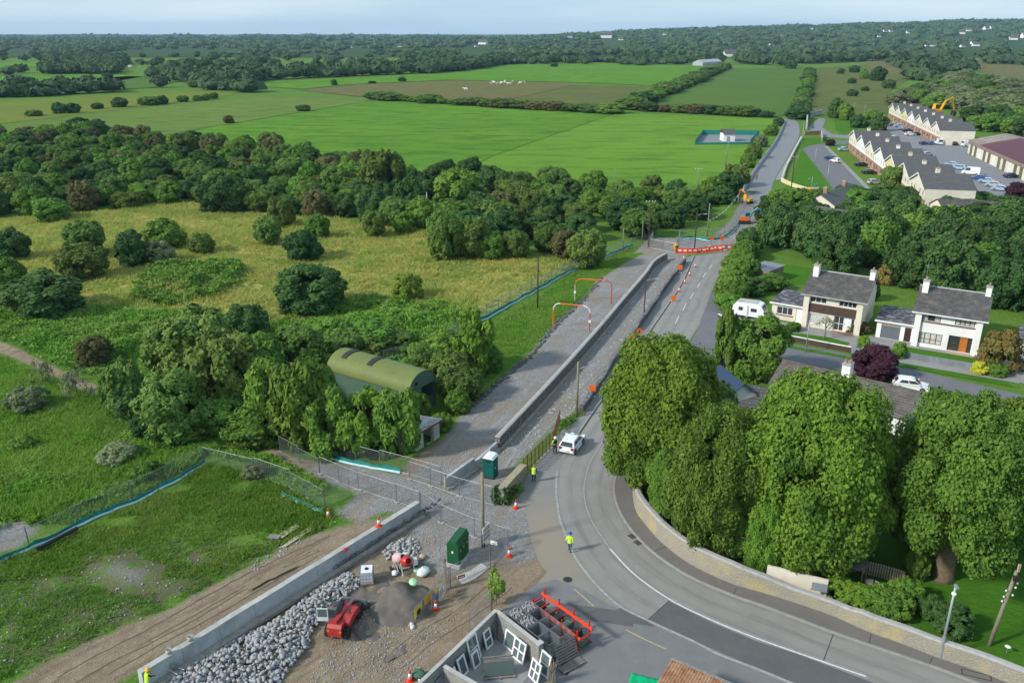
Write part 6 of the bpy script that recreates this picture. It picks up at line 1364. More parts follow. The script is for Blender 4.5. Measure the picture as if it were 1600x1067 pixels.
for nm, x0, x1, m_ in (('roof', -0.3, 14, 'tan_roof'), ('roof', 14.01, L_, 'maroon_roof')):
    mb = MB()
    for ya in (-0.6, 22.6): mb.add([(x0, ya, 4.5), (x1, ya, 4.5), (x1, 11, 7.0), (x0, 11, 7.0), (x0, ya, 4.62), (x1, ya, 4.62), (x1, 11, 7.12), (x0, 11, 7.12)], [(0, 3, 2, 1), (4, 5, 6, 7), (0, 1, 5, 4), (1, 2, 6, 5), (2, 3, 7, 6), (3, 0, 4, 7)])
    rf = mb.obj(nm, m_, t)
    if x0 < 0:
        for k in range(3): MB().add([(2 + k * 4, 2, 5.22), (3.2 + k * 4, 2, 5.22), (3.2 + k * 4, 9, 6.82), (2 + k * 4, 9, 6.82)], [(0, 1, 2, 3)]).obj('roof_light', 'concrete_top', rf)
# ------------------------------------------------------------------ green barn and tumbledown shed
A, B_, C = G(640, 615, 2.7), G(697, 603, 2.7), G(512, 577, 2.7)
for p in (A, B_, C): p.z = 0
u = (A - C).normalized(); Lb = (A - C).length; wv_ = Vector((-u.y, u.x, 0)); Wb = max(4.5, abs((B_ - A).dot(wv_)))
print('barn', Lb, Wb, A, B_, C)
t = thing('barn', 'round-roofed green corrugated barn half buried in saplings', 'barn', C, yaw(C, A))
def arch(k, w_, z0, rise): a = math.pi * k; return (w_ / 2 - w_ / 2 * math.cos(a), z0 + rise * math.sin(a))
ns_ = 24; Z0, RS = 2.7, 1.9
xs = [Lb * i / 14 for i in range(15)]
for i in range(14):
    mb = MB(); vs = []; lift = 0.003 * (i % 2)
    for x in (xs[i] - 0.03, xs[i + 1] + 0.03):
        for k in range(ns_ + 1): y, z = arch(k / ns_, Wb + 0.3, Z0, RS + lift); vs.append((x, y - 0.15, z + lift))
    for x in (xs[i] - 0.03, xs[i + 1] + 0.03):
        for k in range(ns_ + 1): y, z = arch(k / ns_, Wb + 0.22, Z0, RS - 0.06 + lift); vs.append((x, y - 0.11, z + lift))
    m1 = ns_ + 1
    fs = [(k, k + 1, m1 + k + 1, m1 + k) for k in range(ns_)] + [(2 * m1 + k, 3 * m1 + k, 3 * m1 + k + 1, 2 * m1 + k + 1) for k in range(ns_)] + [(k, 2 * m1 + k, 2 * m1 + k + 1, k + 1) for k in range(ns_)] + [(m1 + k, m1 + k + 1, 3 * m1 + k + 1, 3 * m1 + k) for k in range(ns_)]
    mb.add(vs, fs); rs = mb.obj('roof_sheet', 'barn_green', t)
for x0 in (Lb * 0.12, Lb * 0.44):
    mb = MB(); vs = []
    for x in (x0, x0 + 0.75):
        for k in range(7, 17): y, z = arch(k / ns_, Wb + 0.36, Z0 + 0.03, RS + 0.06); vs.append((x, y - 0.18, z + .02))
    mb.add(vs, [(k, k + 1, 11 + k, 10 + k) for k in range(9)]); mb.obj('roof_light', 'iron', t)
mb = MB(); mb.box(0, Lb, 0, 0.1, -0.2, Z0); mb.box(0, Lb, Wb - 0.1, Wb, -0.2, Z0); mb.obj('side_wall', 'barn_end', t)
pts = [arch(k / ns_, Wb, Z0, RS - 0.1) for k in range(ns_ + 1)]
mb = MB(); mb.prism([(y, z) for y, z in pts if True], 'x', Lb - 0.12, Lb - 0.04)
mb.box(Lb - 0.12, Lb - 0.04, 0.1, Wb * 0.46, -0.2, Z0 - .002); mb.box(Lb - 0.12, Lb - 0.04, Wb * 0.94, Wb - .1, -0.2, Z0 - .002); mb.box(Lb - 0.12, Lb - 0.04, Wb * 0.46 + .001, Wb * 0.94 - .001, -0.2, 1.1); mb.obj('end_wall', 'barn_end', t)
mb = MB(); mb.prism([(y, z) for y, z in pts], 'x', 0.02, 0.1); mb.box(0.02, 0.1, 0.1, Wb - .1, -0.2, Z0 - .002); mb.obj('end_wall', 'barn_end', t)
MB().box(Lb - 0.035, Lb, Wb * 0.22, Wb * 0.32, Z0 + 0.55, Z0 + 0.9).obj('vent', 'black', t); MB().box(Lb - 2.2, Lb - 2.1, Wb * 0.7, Wb * 0.9, 1.0, 2.2).obj('inner_panel', 'white_paint', t)
a, b = G(650, 706), G(687, 683); t = thing('shed', 'tumbledown lean-to shed with rusty tin roof below the barn', 'shed', a, yaw(a, b)); W_ = (b - a).length
mb = MB(); wall_open(mb, W_, 2.0, 0.2, [(W_ * 0.32, W_ * 0.68, 0, 1.9)], 0, 0); mb.box(0, 0.2, 0.2, 2.6, -.1, 1.7); mb.box(W_ - .2, W_, 0.2, 2.6, -.1, 1.7); mb.obj('wall', 'concrete_top', t)
mb = MB()
for i in range(12):
    x = -0.3 + i * (W_ + 0.6) / 12; mb.add([(x, -0.35, 2.12), (x + .17, -0.35, 2.18), (x + (W_ + .6) / 12, -0.35, 2.12), (x, 2.9, 1.72), (x + .17, 2.9, 1.78), (x + (W_ + .6) / 12, 2.9, 1.72)], [(0, 1, 4, 3), (1, 2, 5, 4)])
mb.obj('tin_roof', 'sheet_grey', t); MB().box(-0.32, W_ + .32, -0.37, -0.3, 1.98, 2.1).obj('fascia', 'rust', t); MB().box(W_ * 0.68, W_ * 0.74, -0.06, -.002, 0, 2).obj('door_post', 'wood', t)
# pump house in the bright field with its green screen fence
a, b = G(1130, 222), G(1148, 222); t = thing('pump_house', 'small white pump house with grey roof inside green screening', 'hut', a, yaw(a, b)); W_ = (b - a).length
MB().box(0, W_, 0, 6, -.1, 3.0).obj('wall', 'white_wall', t); mb = MB(); roof_slope(mb, (-.3, -.4, 2.95), (W_ + .3, -.4, 2.95), (-.3, 3, 4.6), (W_ + .3, 3, 4.6), 6); roof_slope(mb, (-.3, 6.4, 2.95), (W_ + .3, 6.4, 2.95), (-.3, 3, 4.6), (W_ + .3, 3, 4.6), 6); mb.obj('roof', 'roof_slate', t); MB().box(W_ * .3, W_ * .55, -.05, -.003, 0, 2.1).obj('door', 'galv', t)
q = PX([(1086, 227), (1098, 211), (1186, 212), (1172, 226)]); t = thing('screen_fence', 'green screened fence round the pump house', 'fence', q[0])
for a, b in zip(q, q[1:] + q[:1]):
    if a is q[3]: pass
    e, f = a - q[0], b - q[0]; mb = MB(); wallmesh(mb, [e, f], 0.06, 2.0 if a is not q[3] else 0.9); mb.obj('screen', 'net_green', t)
sheet('pump_yard', q, 0.16, 'asphalt_new')
# far houses, each a small gabled block
hw = MB(); hw.box(-0.5, 0.5, -0.3, 0.3, 0, 0.32); 
for x in (-0.5, 0.44): hw.prism([(-0.3, 0.322), (0.3, 0.322), (0, 0.55)], 'x', x, x + 0.06)
hwm = hw.mesh('wall', 'white_wall'); hr = MB(); roof_slope(hr, (-0.53, -0.35, 0.29), (0.53, -0.35, 0.29), (-0.53, 0, 0.58), (0.53, 0, 0.58), 1, 0.02); roof_slope(hr, (-0.53, 0.35, 0.29), (0.53, 0.35, 0.29), (-0.53, 0, 0.58), (0.53, 0, 0.58), 1, 0.02); hrm = hr.mesh('roof', 'roof_slate')
for i, (x, y, wp, _) in enumerate(FH):
    p = fhpos(x, y); p.z += 1.0; s = wp * (p.y * CP) / FOC * 1.3
    t = thing('far_house', 'tiny white house among far woods, %s' % ('at the skyline' if y < 50 else 'in the middle distance'), 'house', p, random.uniform(-0.5, 0.5), 'far white houses')
    for nm, me in (('wall', hwm), ('roof', hrm)): c = link(nm, me, t); c.scale = (s,) * 3
# farm sheds
a, b = G(1090, 103), G(1120, 101); gabled('farm_shed', 'grey farm sheds at the end of the diagonal hedge', a, b, 7, 4, 7, 'concrete', 'concrete', 'barn', n=1)
# ------------------------------------------------------------------ poles, lamps, wires
def pole(x, y, yt, label, m='pole_wood', r=0.13, arm=None, lamp=0, lean=(0, 0), name='utility_pole', cat='pole', h=None):
    p = G(x, y); h = h or HT(x, y, yt); t = thing(name, label, cat, p); 
    tx, ty = lean[0] * h, lean[1] * h
    MB().tube([(0, 0, -0.2), (tx * .5, ty * .5, h * 0.5), (tx, ty, h)], [r, r * 0.88, r * 0.75], 8).obj('shaft', m, t, True)
    if arm:
        for k in range(arm): MB().box(tx - 0.95, tx + 0.95, ty - 0.06, ty + 0.06, h - 0.35 - k * 0.6, h - 0.23 - k * 0.6).obj('crossarm', 'wood_grey', t)
        for k in (-0.85, -0.3, 0.3, 0.85): MB().lathe([(0.05, 0), (0.07, 0.1), (0.04, 0.2)], 6, (tx + k, ty, h - 0.228)).obj('insulator', 'pvc', t)
    if lamp:
        a = MB().tube([(tx, ty, h - 0.9), (tx + lamp * 0.7, ty, h - 0.6), (tx + lamp * 1.4, ty, h - 0.55)], 0.04, 6).obj('lamp_arm', 'galv', t)
        MB().box(min(lamp * 1.3, lamp * 1.95) + tx, max(lamp * 1.3, lamp * 1.95) + tx, -0.13, 0.13, h - 0.62, h - 0.47, 0.04).obj('lamp_head', 'galv', t)
    return t
pole(755, 853, 738, 'tall bare wooden pole standing beside the green cabinet', r=0.16)
pole(840, 481, 403, 'dark pole at the meadow fence left of the gravel road', 'pole_dark', 0.12)
pole(901, 651, 565, 'wooden pole with a lamp arm beside the trench', lamp=1, r=0.15)
pole(1006, 496, 430, 'slim dark lamp pole beside the trench near the road signs', 'pole_dark', 0.09, lamp=1)
pole(1013, 387, 313, 'tall brown pole with a white crossarm at the gravel road end', 'pole_dark', 0.15, arm=1)
pole(1085, 389, 330, 'dark lamp pole behind the red road barriers', 'pole_dark', 0.13, lamp=1)
pole(1105, 368, 318, 'pale wooden pole carrying one end of the bunting', r=0.15)
pole(973, 392, 356, 'thin pale pole left of the gravel road end', 'wood_grey', 0.09)
pole(1003, 380, 346, 'thin second pole left of the gravel road end', 'wood_grey', 0.09)
pole(668, 342, 300, 'white-grey pole at the front edge of the wood belt', 'galv', 0.12)
pole(1089, 300, 263, 'pole with small crossarm at the field edge', 'wood_grey', 0.15, arm=1)
pole(1133, 262, 214, 'tall grey pole leaning beside the pump house', 'wood_grey', 0.17, lean=(0.05, 0))
pole(1126, 283, 266, 'short post in the field below the pump house', 'wood_grey', 0.13)
pole(1159, 292, 255, 'pole on the verge left of the upper road', 'wood_grey', 0.14)
pole(1153, 320, 303, 'short pole carrying the upper end of the bunting', 'wood_grey', 0.13)
pole(1235, 305, 244, 'dark pole with crossarms on the upper lawn', 'pole_dark', 0.16, arm=2)
pole(960, 300, 264, 'distant grey pole at the field edge above the wood belt', 'wood_grey', 0.14)
for x, y, yt, s, lb in ((1272, 263, 231, 1, 'lamp post on the estate road verge, farther one'), (1291, 294, 258, 1, 'lamp post on the estate road verge, nearer one'), (1267, 298, 276, -1, 'short lamp post beside the yellow dumper'), (1251, 236, 190, 1, 'lamp post at the brick wall of the upper road'), (1258.6, 551, 500, 1, 'lamp post on the verge before the cream house'), (1332, 182, 160, 1, 'lamp post by the two dark verge trees'), (1350, 180, 164, 1, 'small lamp post beyond the verge trees')):
    pole(x, y, yt, lb, 'galv', 0.08, lamp=s * 0.6, name='street_lamp', cat='street lamp')
t = pole(1468, 1029, 916, 'plain grey street lamp post against the old garden wall', 'galv', 0.1, name='street_lamp', cat='street lamp')
h = HT(1468, 1029, 916); MB().lathe([(0.14, 0), (0.17, 0.1), (0.1, 0.22)], 8, (0, 0, h - 0.65)).obj('collar', 'pvc', t); MB().box(-0.09, 0.09, -0.32, 0.1, h + .003, h + 0.16, 0.03).obj('lamp_head', 'galv', t); MB().cyl((0, 0, 0), (0, 0, 1.9), 0.125, 0.12).obj('base_sleeve', 'galv', t)
t = pole(1545, 1008, 893, 'leaning wooden electricity pole behind the old garden wall', r=0.15, lean=(0.12, 0.02)); h = HT(1545, 1008, 893)
for k, (s, z) in enumerate(((1, 0.78), (-1, 0.74), (1, 0.84), (-1, 0.66), (1, 0.68), (-1, 0.6))): MB().lathe([(0.04, 0), (0.07, 0.06), (0.04, 0.14)], 6, (0.12 * h * z + s * 0.28, 0, h * z)).obj('insulator', 'pvc', t); MB().cyl((0.12 * h * z, 0, h * z), (0.12 * h * z + s * 0.28, 0, h * z), 0.02, n=4).obj('bracket', 'iron', t)
MB().box(0.12 * h - 0.18, 0.12 * h + 0.12, -0.15, 0.12, h * 0.88, h * 0.95).obj('transformer', 'iron', t); MB().box(0.12 * h - 0.06, 0.12 * h - 0.02, -0.06, 0.06, h, h + 0.6).obj('top_bracket', 'wood_pale', t); MB().box(0.12 * h + 0.04, 0.12 * h + 0.08, -0.06, 0.06, h, h + 0.6).obj('top_bracket', 'wood_pale', t)
# bunting
a, b = G(1105, 345, 0) * 1, G(1153, 320); a = G(1105, 368); za, zb = HT(1105, 368, 345), HT(1153, 320, 304)
a.z, b.z = za, zb; t = thing('bunting', 'sagging line of white warning bunting between two poles', 'bunting', a)
pts = [(b - a) * k / 20 + Vector((0, 0, -1.0 * math.sin(math.pi * k / 20))) for k in range(21)]
MB().tube(pts, 0.02, 4).obj('rope', 'pvc', t)
for k in range(1, 20, 2): p = pts[k]; MB().add([(p.x - .13, p.y, p.z), (p.x + .13, p.y, p.z), (p.x, p.y + .05, p.z - 0.35), (p.x - .13, p.y + .02, p.z), (p.x + .13, p.y + .02, p.z), (p.x, p.y + .07, p.z - 0.35)], [(0, 2, 1), (3, 4, 5), (0, 1, 4, 3), (1, 2, 5, 4), (2, 0, 3, 5)]).obj('flag', 'pvc', t)
# height-limit goal frames over the gravel road
for (ax, ay), (bx, by), lb, wm in (((864, 512), (921, 518), 'nearer red and white goal frame over the gravel road', 0), ((898, 471), (955, 475), 'farther red and white goal frame over the gravel road', 1)):
    a, b = G(ax, ay), G(bx, by); t = thing('height_gauge', lb, 'goal frame', a, yaw(a, b)); W_ = (b - a).length; H_ = 3.75; c = 1.0
    arc = lambda s: [(c - c * math.cos(k * math.pi / 12), H_ - c + c * math.sin(k * math.pi / 12)) for k in range(7)]
    L1 = [(0, 0, 0), (0, 0, H_ - c)]; A1 = [(x, 0, z) for x, z in arc(1)]; A2 = [(W_ - x, 0, z) for x, z in arc(1)]
    MB().tube(L1, 0.07, 8).obj('post', 'orange' if not wm else 'mixer_pink', t); MB().tube([(W_, 0, 0), (W_, 0, H_ - c)], 0.07, 8).obj('post', 'red', t)
    MB().tube(A1, 0.07, 8).obj('bend', 'pvc' if not wm else 'orange', t); MB().tube(A2, 0.07, 8).obj('bend', 'pvc' if not wm else 'red', t); MB().tube([(c, 0, H_), (W_ - c, 0, H_)], 0.07, 8).obj('crossbar', 'orange', t)
    MB().box((W_ if not wm else 0) - 0.16, (W_ if not wm else 0) + 0.16, -0.12, -0.08, 1.35, 1.75).obj('notice', 'pvc', t)
# ------------------------------------------------------------------ cones, signs, barriers
cb = MB(); cb.box(-0.21, 0.21, -0.21, 0.21, 0, 0.05); c1 = MB(); c1.lathe([(0.16, 0.05), (0.128, 0.27)], 12); c1.lathe([(0.075, 0.55), (0.035, 0.8)], 12); c2 = MB(); c2.lathe([(0.127, 0.27), (0.076, 0.55)], 12)
CONE = [('base', cb.mesh('base', 'cone_red')), ('cone_body', c1.mesh('cone_body', 'cone_red', True)), ('white_band', c2.mesh('white_band', 'pvc', True))]
def cone(x, y, label, z=0.0, plain=False):
    p = G(x, y, z); t = thing('traffic_cone', label, 'traffic cone', p, random.uniform(0, 1.5), 'traffic cones'); t.scale = (1.15,) * 3
    for n, me in CONE: link(n, me, t)
for x, y, lb, z in ((806, 794, 'traffic cone at the foot of the ivy-grown wall stump', 0), (795.6, 869, 'traffic cone at the fence corner beside the road', 0), (681, 953, 'traffic cone beside the gate leaf with notices', 0), (641, 1063, 'traffic cone near the block wall at the bottom edge', 0), (592, 822, 'traffic cone standing on the concrete wall', 1.38), (513, 808, 'traffic cone in the grass edge behind the concrete wall', 0),
    (1061, 456, 'traffic cone on the road, nearest of the four in line', 0), (1069.5, 443, 'traffic cone on the road, second of the four in line', 0), (1077, 431, 'traffic cone on the road, third of the four in line', 0), (1086, 418, 'traffic cone on the road, farthest of the four in line', 0), (1060, 392, 'traffic cone at the left end of the red barriers', 0), (1068, 406, 'traffic cone at the end of the low roadside wall', 0)): cone(x, y, lb, z)
def sign(x, y, label, shape, m, h=1.2, s=0.62):
    p = G(x, y); t = thing('road_sign', label, 'road sign', p, random.uniform(-0.2, 0.1)); mb = MB(); mb.cyl((-0.2, -0.05, 0), (0, 0, h), 0.025, n=5); mb.cyl((0.2, -0.05, 0), (0, 0, h), 0.025, n=5); mb.cyl((0, 0.35, 0), (0, 0, h), 0.025, n=5); mb.obj('stand', 'galv', t)
    if shape == 'diamond': q = [(0, h - s * .8), (s * .8, h), (0, h + s * .8), (-s * .8, h)]
    else: q = [(-s * .62, h - s * .62), (s * .62, h - s * .62), (s * .62, h + s * .62), (-s * .62, h + s * .62)]
    MB().prism(q, 'y', -0.09, -0.05).obj('plate', m, t)
    if shape == 'diamond': MB().prism([(-0.12, h - .25), (0.1, h - .25), (0.05, h + .05), (0.12, h + .12), (0, h + .25), (-0.1, h + .1)], 'y', -0.1, -0.092).obj('symbol', 'black', t)
    for k in (-1, 1): MB().blob((k * 0.2, 0.1, 0.1), 0.2, 0.14, 0.1, 8, 5, 0.1).obj('sandbag', 'bag_white', t, True)
    return t
sign(998.5, 530, 'orange diamond roadworks sign, right one of the pair by the low wall', 'diamond', 'orange'); sign(987, 540, 'orange diamond roadworks sign, left one of the pair by the low wall', 'diamond', 'orange')
sign(925, 621, 'orange square sign beside the low wall near the chestnut tree', 'sq', 'orange'); sign(1052, 471, 'orange sign board lying by the road edge near the cones', 'sq', 'orange', 0.6); sign(1062, 428, 'orange square sign against the low wall below the barriers', 'sq', 'orange')
for x, y, lb in ((1111, 386, 'orange diamond sign right of the dark lamp pole above the barriers'), (1127, 386, 'orange square sign above the right part of the barriers')): sign(x, y, lb, 'sq', 'orange', 1.8)
t = thing('bin', 'tall yellow bin beside the red road barriers', 'bin', G(1056, 394)); MB().lathe([(0.45, 0), (0.5, 1.5), (0.35, 1.7)], 10).obj('body', 'machine_yellow', t, True); MB().box(-0.3, 0.3, -0.55, -0.45, 1.0, 1.3).obj('slot', 'black', t)
bar = MB(); bar.box(-0.95, 0.95, -0.2, 0.2, 0, 0.2); bar.box(-0.95, 0.95, -0.08, 0.08, 0.2, 1.0, 0.02, 0.0); bar = bar.mesh('body', 'cone_red'); barw = MB(); barw.box(-0.8, -0.2, -0.1, 0.1, 0.45, 0.75); barw.box(0.2, 0.8, -0.1, 0.1, 0.45, 0.75); barw = barw.mesh('reflector', 'pvc')
q = resample(PX([(1066, 396), (1090, 396), (1115, 392), (1140, 390), (1160, 388)]), 1.95)
for i, p in enumerate(q):
    t = thing('road_barrier', 'red and white plastic barrier, %s from the left in the row closing the road' % (POS + ['twelfth'] + ['%dth' % k for k in range(13, 20)])[i], 'barrier', p, random.uniform(-0.12, 0.15), 'barriers closing the road'); link('body', bar, t); link('reflector', barw, t)
t = sign(1134, 392, 'blue round arrow sign in front of the red barriers', 'sq', 'bag_blue', 0.9, 0.5)
# ------------------------------------------------------------------ people
def person(loc, rz, label, hat, legs, sleeves, arms=((0.32, 0.05, 0.85), (-0.32, 0.05, 0.85)), step=0.0, vest='hivis', turn=0.0, lean=0.0):
    "standing figure facing local -y"
    me = bpy.data.meshes.new('body'); V = []; E = []; Rd = []
    def j(co, r, par=None):
        V.append(co); Rd.append(r)
        if par is not None: E.append((par, len(V) - 1))
        return len(V) - 1
    pe = j((0, 0, 0.95), (0.15, 0.11)); wa = j((0, lean * -0.1, 1.12), (0.14, 0.10), pe); ch = j((0, lean * -0.25, 1.35), (0.17, 0.115), wa); ne = j((0, lean * -0.36, 1.5), (0.06, 0.06), ch); hd = j((0, lean * -0.4 - 0.02, 1.60), (0.085, 0.095), ne); j((0, lean * -0.42 - 0.01, 1.71), (0.085, 0.1), hd)
    for s, (ax, ay, az), st in ((1, arms[0], step), (-1, arms[1], -step)):
        sh = j((s * 0.19, lean * -0.28, 1.42), (0.065, 0.065), ch); dx = ax if s > 0 else ax
        el = j((s * 0.19 * 0.45 + dx * 0.55 + s * 0.03, lean * -0.28 + ay * 0.35 + 0.05, (1.42 + az) / 2), (0.05, 0.05), sh); wr = j((dx, ay + lean * -0.3, az), (0.036, 0.036), el); pm = j((dx, ay - 0.02 + lean * -0.3, az - 0.08), (0.042, 0.022), wr)
        for k in range(4): f1 = j((dx + (k - 1.5) * 0.021, ay - 0.03 + lean * -0.3, az - 0.13 + 0.006 * abs(k - 1)), (0.009, 0.009), pm); j((dx + (k - 1.5) * 0.021, ay - 0.045 + lean * -0.3, az - 0.165 + 0.006 * abs(k - 1)), (0.008, 0.008), f1)
        th = j((dx - s * 0.045, ay - 0.045 + lean * -0.3, az - 0.09), (0.01, 0.01), pm)
        hp2 = j((s * 0.1, 0, 0.86), (0.095, 0.1), pe); kn = j((s * 0.11, -st * 0.35 - 0.02, 0.48), (0.065, 0.07), hp2); an = j((s * 0.11, -st * 0.6, 0.09), (0.045, 0.05), kn); j((s * 0.12, -st * 0.6 - 0.17, 0.045), (0.045, 0.04), an)
    me.from_pydata(V, E, []); tmp = bpy.data.objects.new('tmp', me); COL.objects.link(tmp)
    sk = tmp.modifiers.new('s', 'SKIN'); sk.use_smooth_shade = True
    for i, r_ in enumerate(Rd): me.skin_vertices[0].data[i].radius = r_
    me.skin_vertices[0].data[0].use_root = True
    ss = tmp.modifiers.new('u', 'SUBSURF'); ss.levels = 1; ss.render_levels = 1
    dg = bpy.context.evaluated_depsgraph_get(); bm = bpy.data.meshes.new_from_object(tmp.evaluated_get(dg)); bpy.data.objects.remove(tmp)
    bm.materials.clear()
    for m_ in (legs, sleeves, 'skin', 'boot'): bm.materials.append(M[m_])
    for p in bm.polygons:
        c = p.center; p.material_index = 3 if c.z < 0.12 else 2 if c.z > 1.5 or (abs(c.x) > 0.22 and c.z < min(arms[0][2], arms[1][2]) + 0.02) else 0 if c.z < 0.97 else 1
    t = thing('person', label, 'person', loc, rz); t.scale = (1.03,) * 3
    link('body', bm, t)
    v = MB(); n = 14; prof = [(0.19, 0.135, 0.86, 0), (0.185, 0.13, 1.1, -0.1), (0.215, 0.145, 1.32, -0.25), (0.2, 0.12, 1.46, -0.3), (0.1, 0.08, 1.505, -0.34)]
    vs = [(rx * math.cos(2 * math.pi * k / n), ry * math.sin(2 * math.pi * k / n) + lean * o_, z) for rx, ry, z, o_ in prof for k in range(n)]
    v.add(vs, [(a * n + k, a * n + (k + 1) % n, (a + 1) * n + (k + 1) % n, (a + 1) * n + k) for a in range(4) for k in range(n)]); ve = v.obj('vest', vest, t, True)
    s_ = MB(); vs = [(rx * 1.03 * math.cos(2 * math.pi * k / n), ry * 1.04 * math.sin(2 * math.pi * k / n) + lean * o_, z) for rx, ry, z, o_ in ((0.19, 0.135, 1.0, -0.06), (0.187, 0.133, 1.05, -0.08)) for k in range(n)]; s_.add(vs, [(k, (k + 1) % n, n + (k + 1) % n, n + k) for k in range(n)]); s_.obj('reflective_band', 'reflect', ve)
    if hat:
        hm_ = MB(); hm_.lathe([(0.175, 0.0), (0.17, 0.02), (0.125, 0.025), (0.115, 0.09), (0.075, 0.14), (0.01, 0.155)], 14, (0, lean * -0.42 - 0.02, 1.7)); hm_.obj('hard_hat', hat, t, True)
    fc = MB(); fc.blob((0, lean * -0.42 - 0.115, 1.62), 0.018, 0.025, 0.025, 6, 4); fc.obj('nose', 'skin', t, True)
    fe = MB()
    for s in (-1, 1): fe.blob((s * 0.035, lean * -0.42 - 0.1, 1.66), 0.014, 0.012, 0.01, 6, 4)
    fe.obj('eyes', 'black', t)
    return t
person(G(890, 862), 2.7, 'worker in yellow hi-vis jacket, blue helmet and jeans walking on the road', 'hat_blue', 'jeans', 'hivis', step=0.25)
person(G(834, 753), 3.0, 'worker in hi-vis vest and black trousers standing beside the rusty railing end', None, 'dark_cloth', 'dark_cloth')
person(G(867, 708), 0.4, 'worker in white helmet and dark clothes standing beside the white car', 'hat_white', 'dark_cloth', 'hivis', arms=((0.34, -0.1, 0.95), (-0.3, 0.0, 0.85)), step=0.12, vest='dark_cloth')
person(G(233, 1082), 0.9 + 1.6, 'worker in yellow helmet and hi-vis vest leaning at the concrete wall end', 'hat_yellow', 'jeans', 'dark_cloth', arms=((0.3, -0.3, 1.2), (-0.3, -0.3, 1.25)), lean=0.35)
person(G(1182, 281), 0.2, 'tiny red-jacketed person beside the upper road barrier', None, 'dark_cloth', 'red', vest='red')
# ------------------------------------------------------------------ vehicles
def carparts(kind):
    if kind == 'hatch': Lc, Wc, Hc, prof, cab = 3.95, 1.72, 1.46, [(-1.97, 0.32), (-1.97, 0.62), (-1.9, 0.86), (-1.75, 0.94), (-0.8, 0.93), (0.6, 0.92), (0.95, 0.9), (1.7, 0.74), (1.93, 0.6), (1.97, 0.4), (1.95, 0.24), (-1.9, 0.24)], [(-1.82, 0.93), (-1.45, 1.38), (-1.2, 1.46), (0.0, 1.47), (0.35, 1.38), (1.02, 0.9)]
    elif kind == 'saloon': Lc, Wc, Hc, prof, cab = 4.4, 1.78, 1.44, [(-2.2, 0.35), (-2.2, 0.85), (-2.0, 0.95), (-1.3, 0.95), (0.8, 0.93), (1.2, 0.9), (2.0, 0.72), (2.18, 0.5), (2.18, 0.25), (-2.15, 0.25)], [(-1.75, 0.95), (-1.05, 1.38), (-0.7, 1.44), (0.2, 1.44), (0.5, 1.36), (1.15, 0.9)]
    else: Lc, Wc, Hc, prof, cab = 5.0, 1.95, 2.2, [(-2.5, 0.35), (-2.5, 1.2), (1.6, 1.2), (2.3, 1.0), (2.48, 0.7), (2.48, 0.3), (-2.45, 0.3)], [(-2.48, 1.2), (-2.4, 2.1), (-2.2, 2.2), (0.9, 2.2), (1.2, 2.1), (1.75, 1.19)]
    return Lc, Wc, Hc, prof, cab
CARM = {}
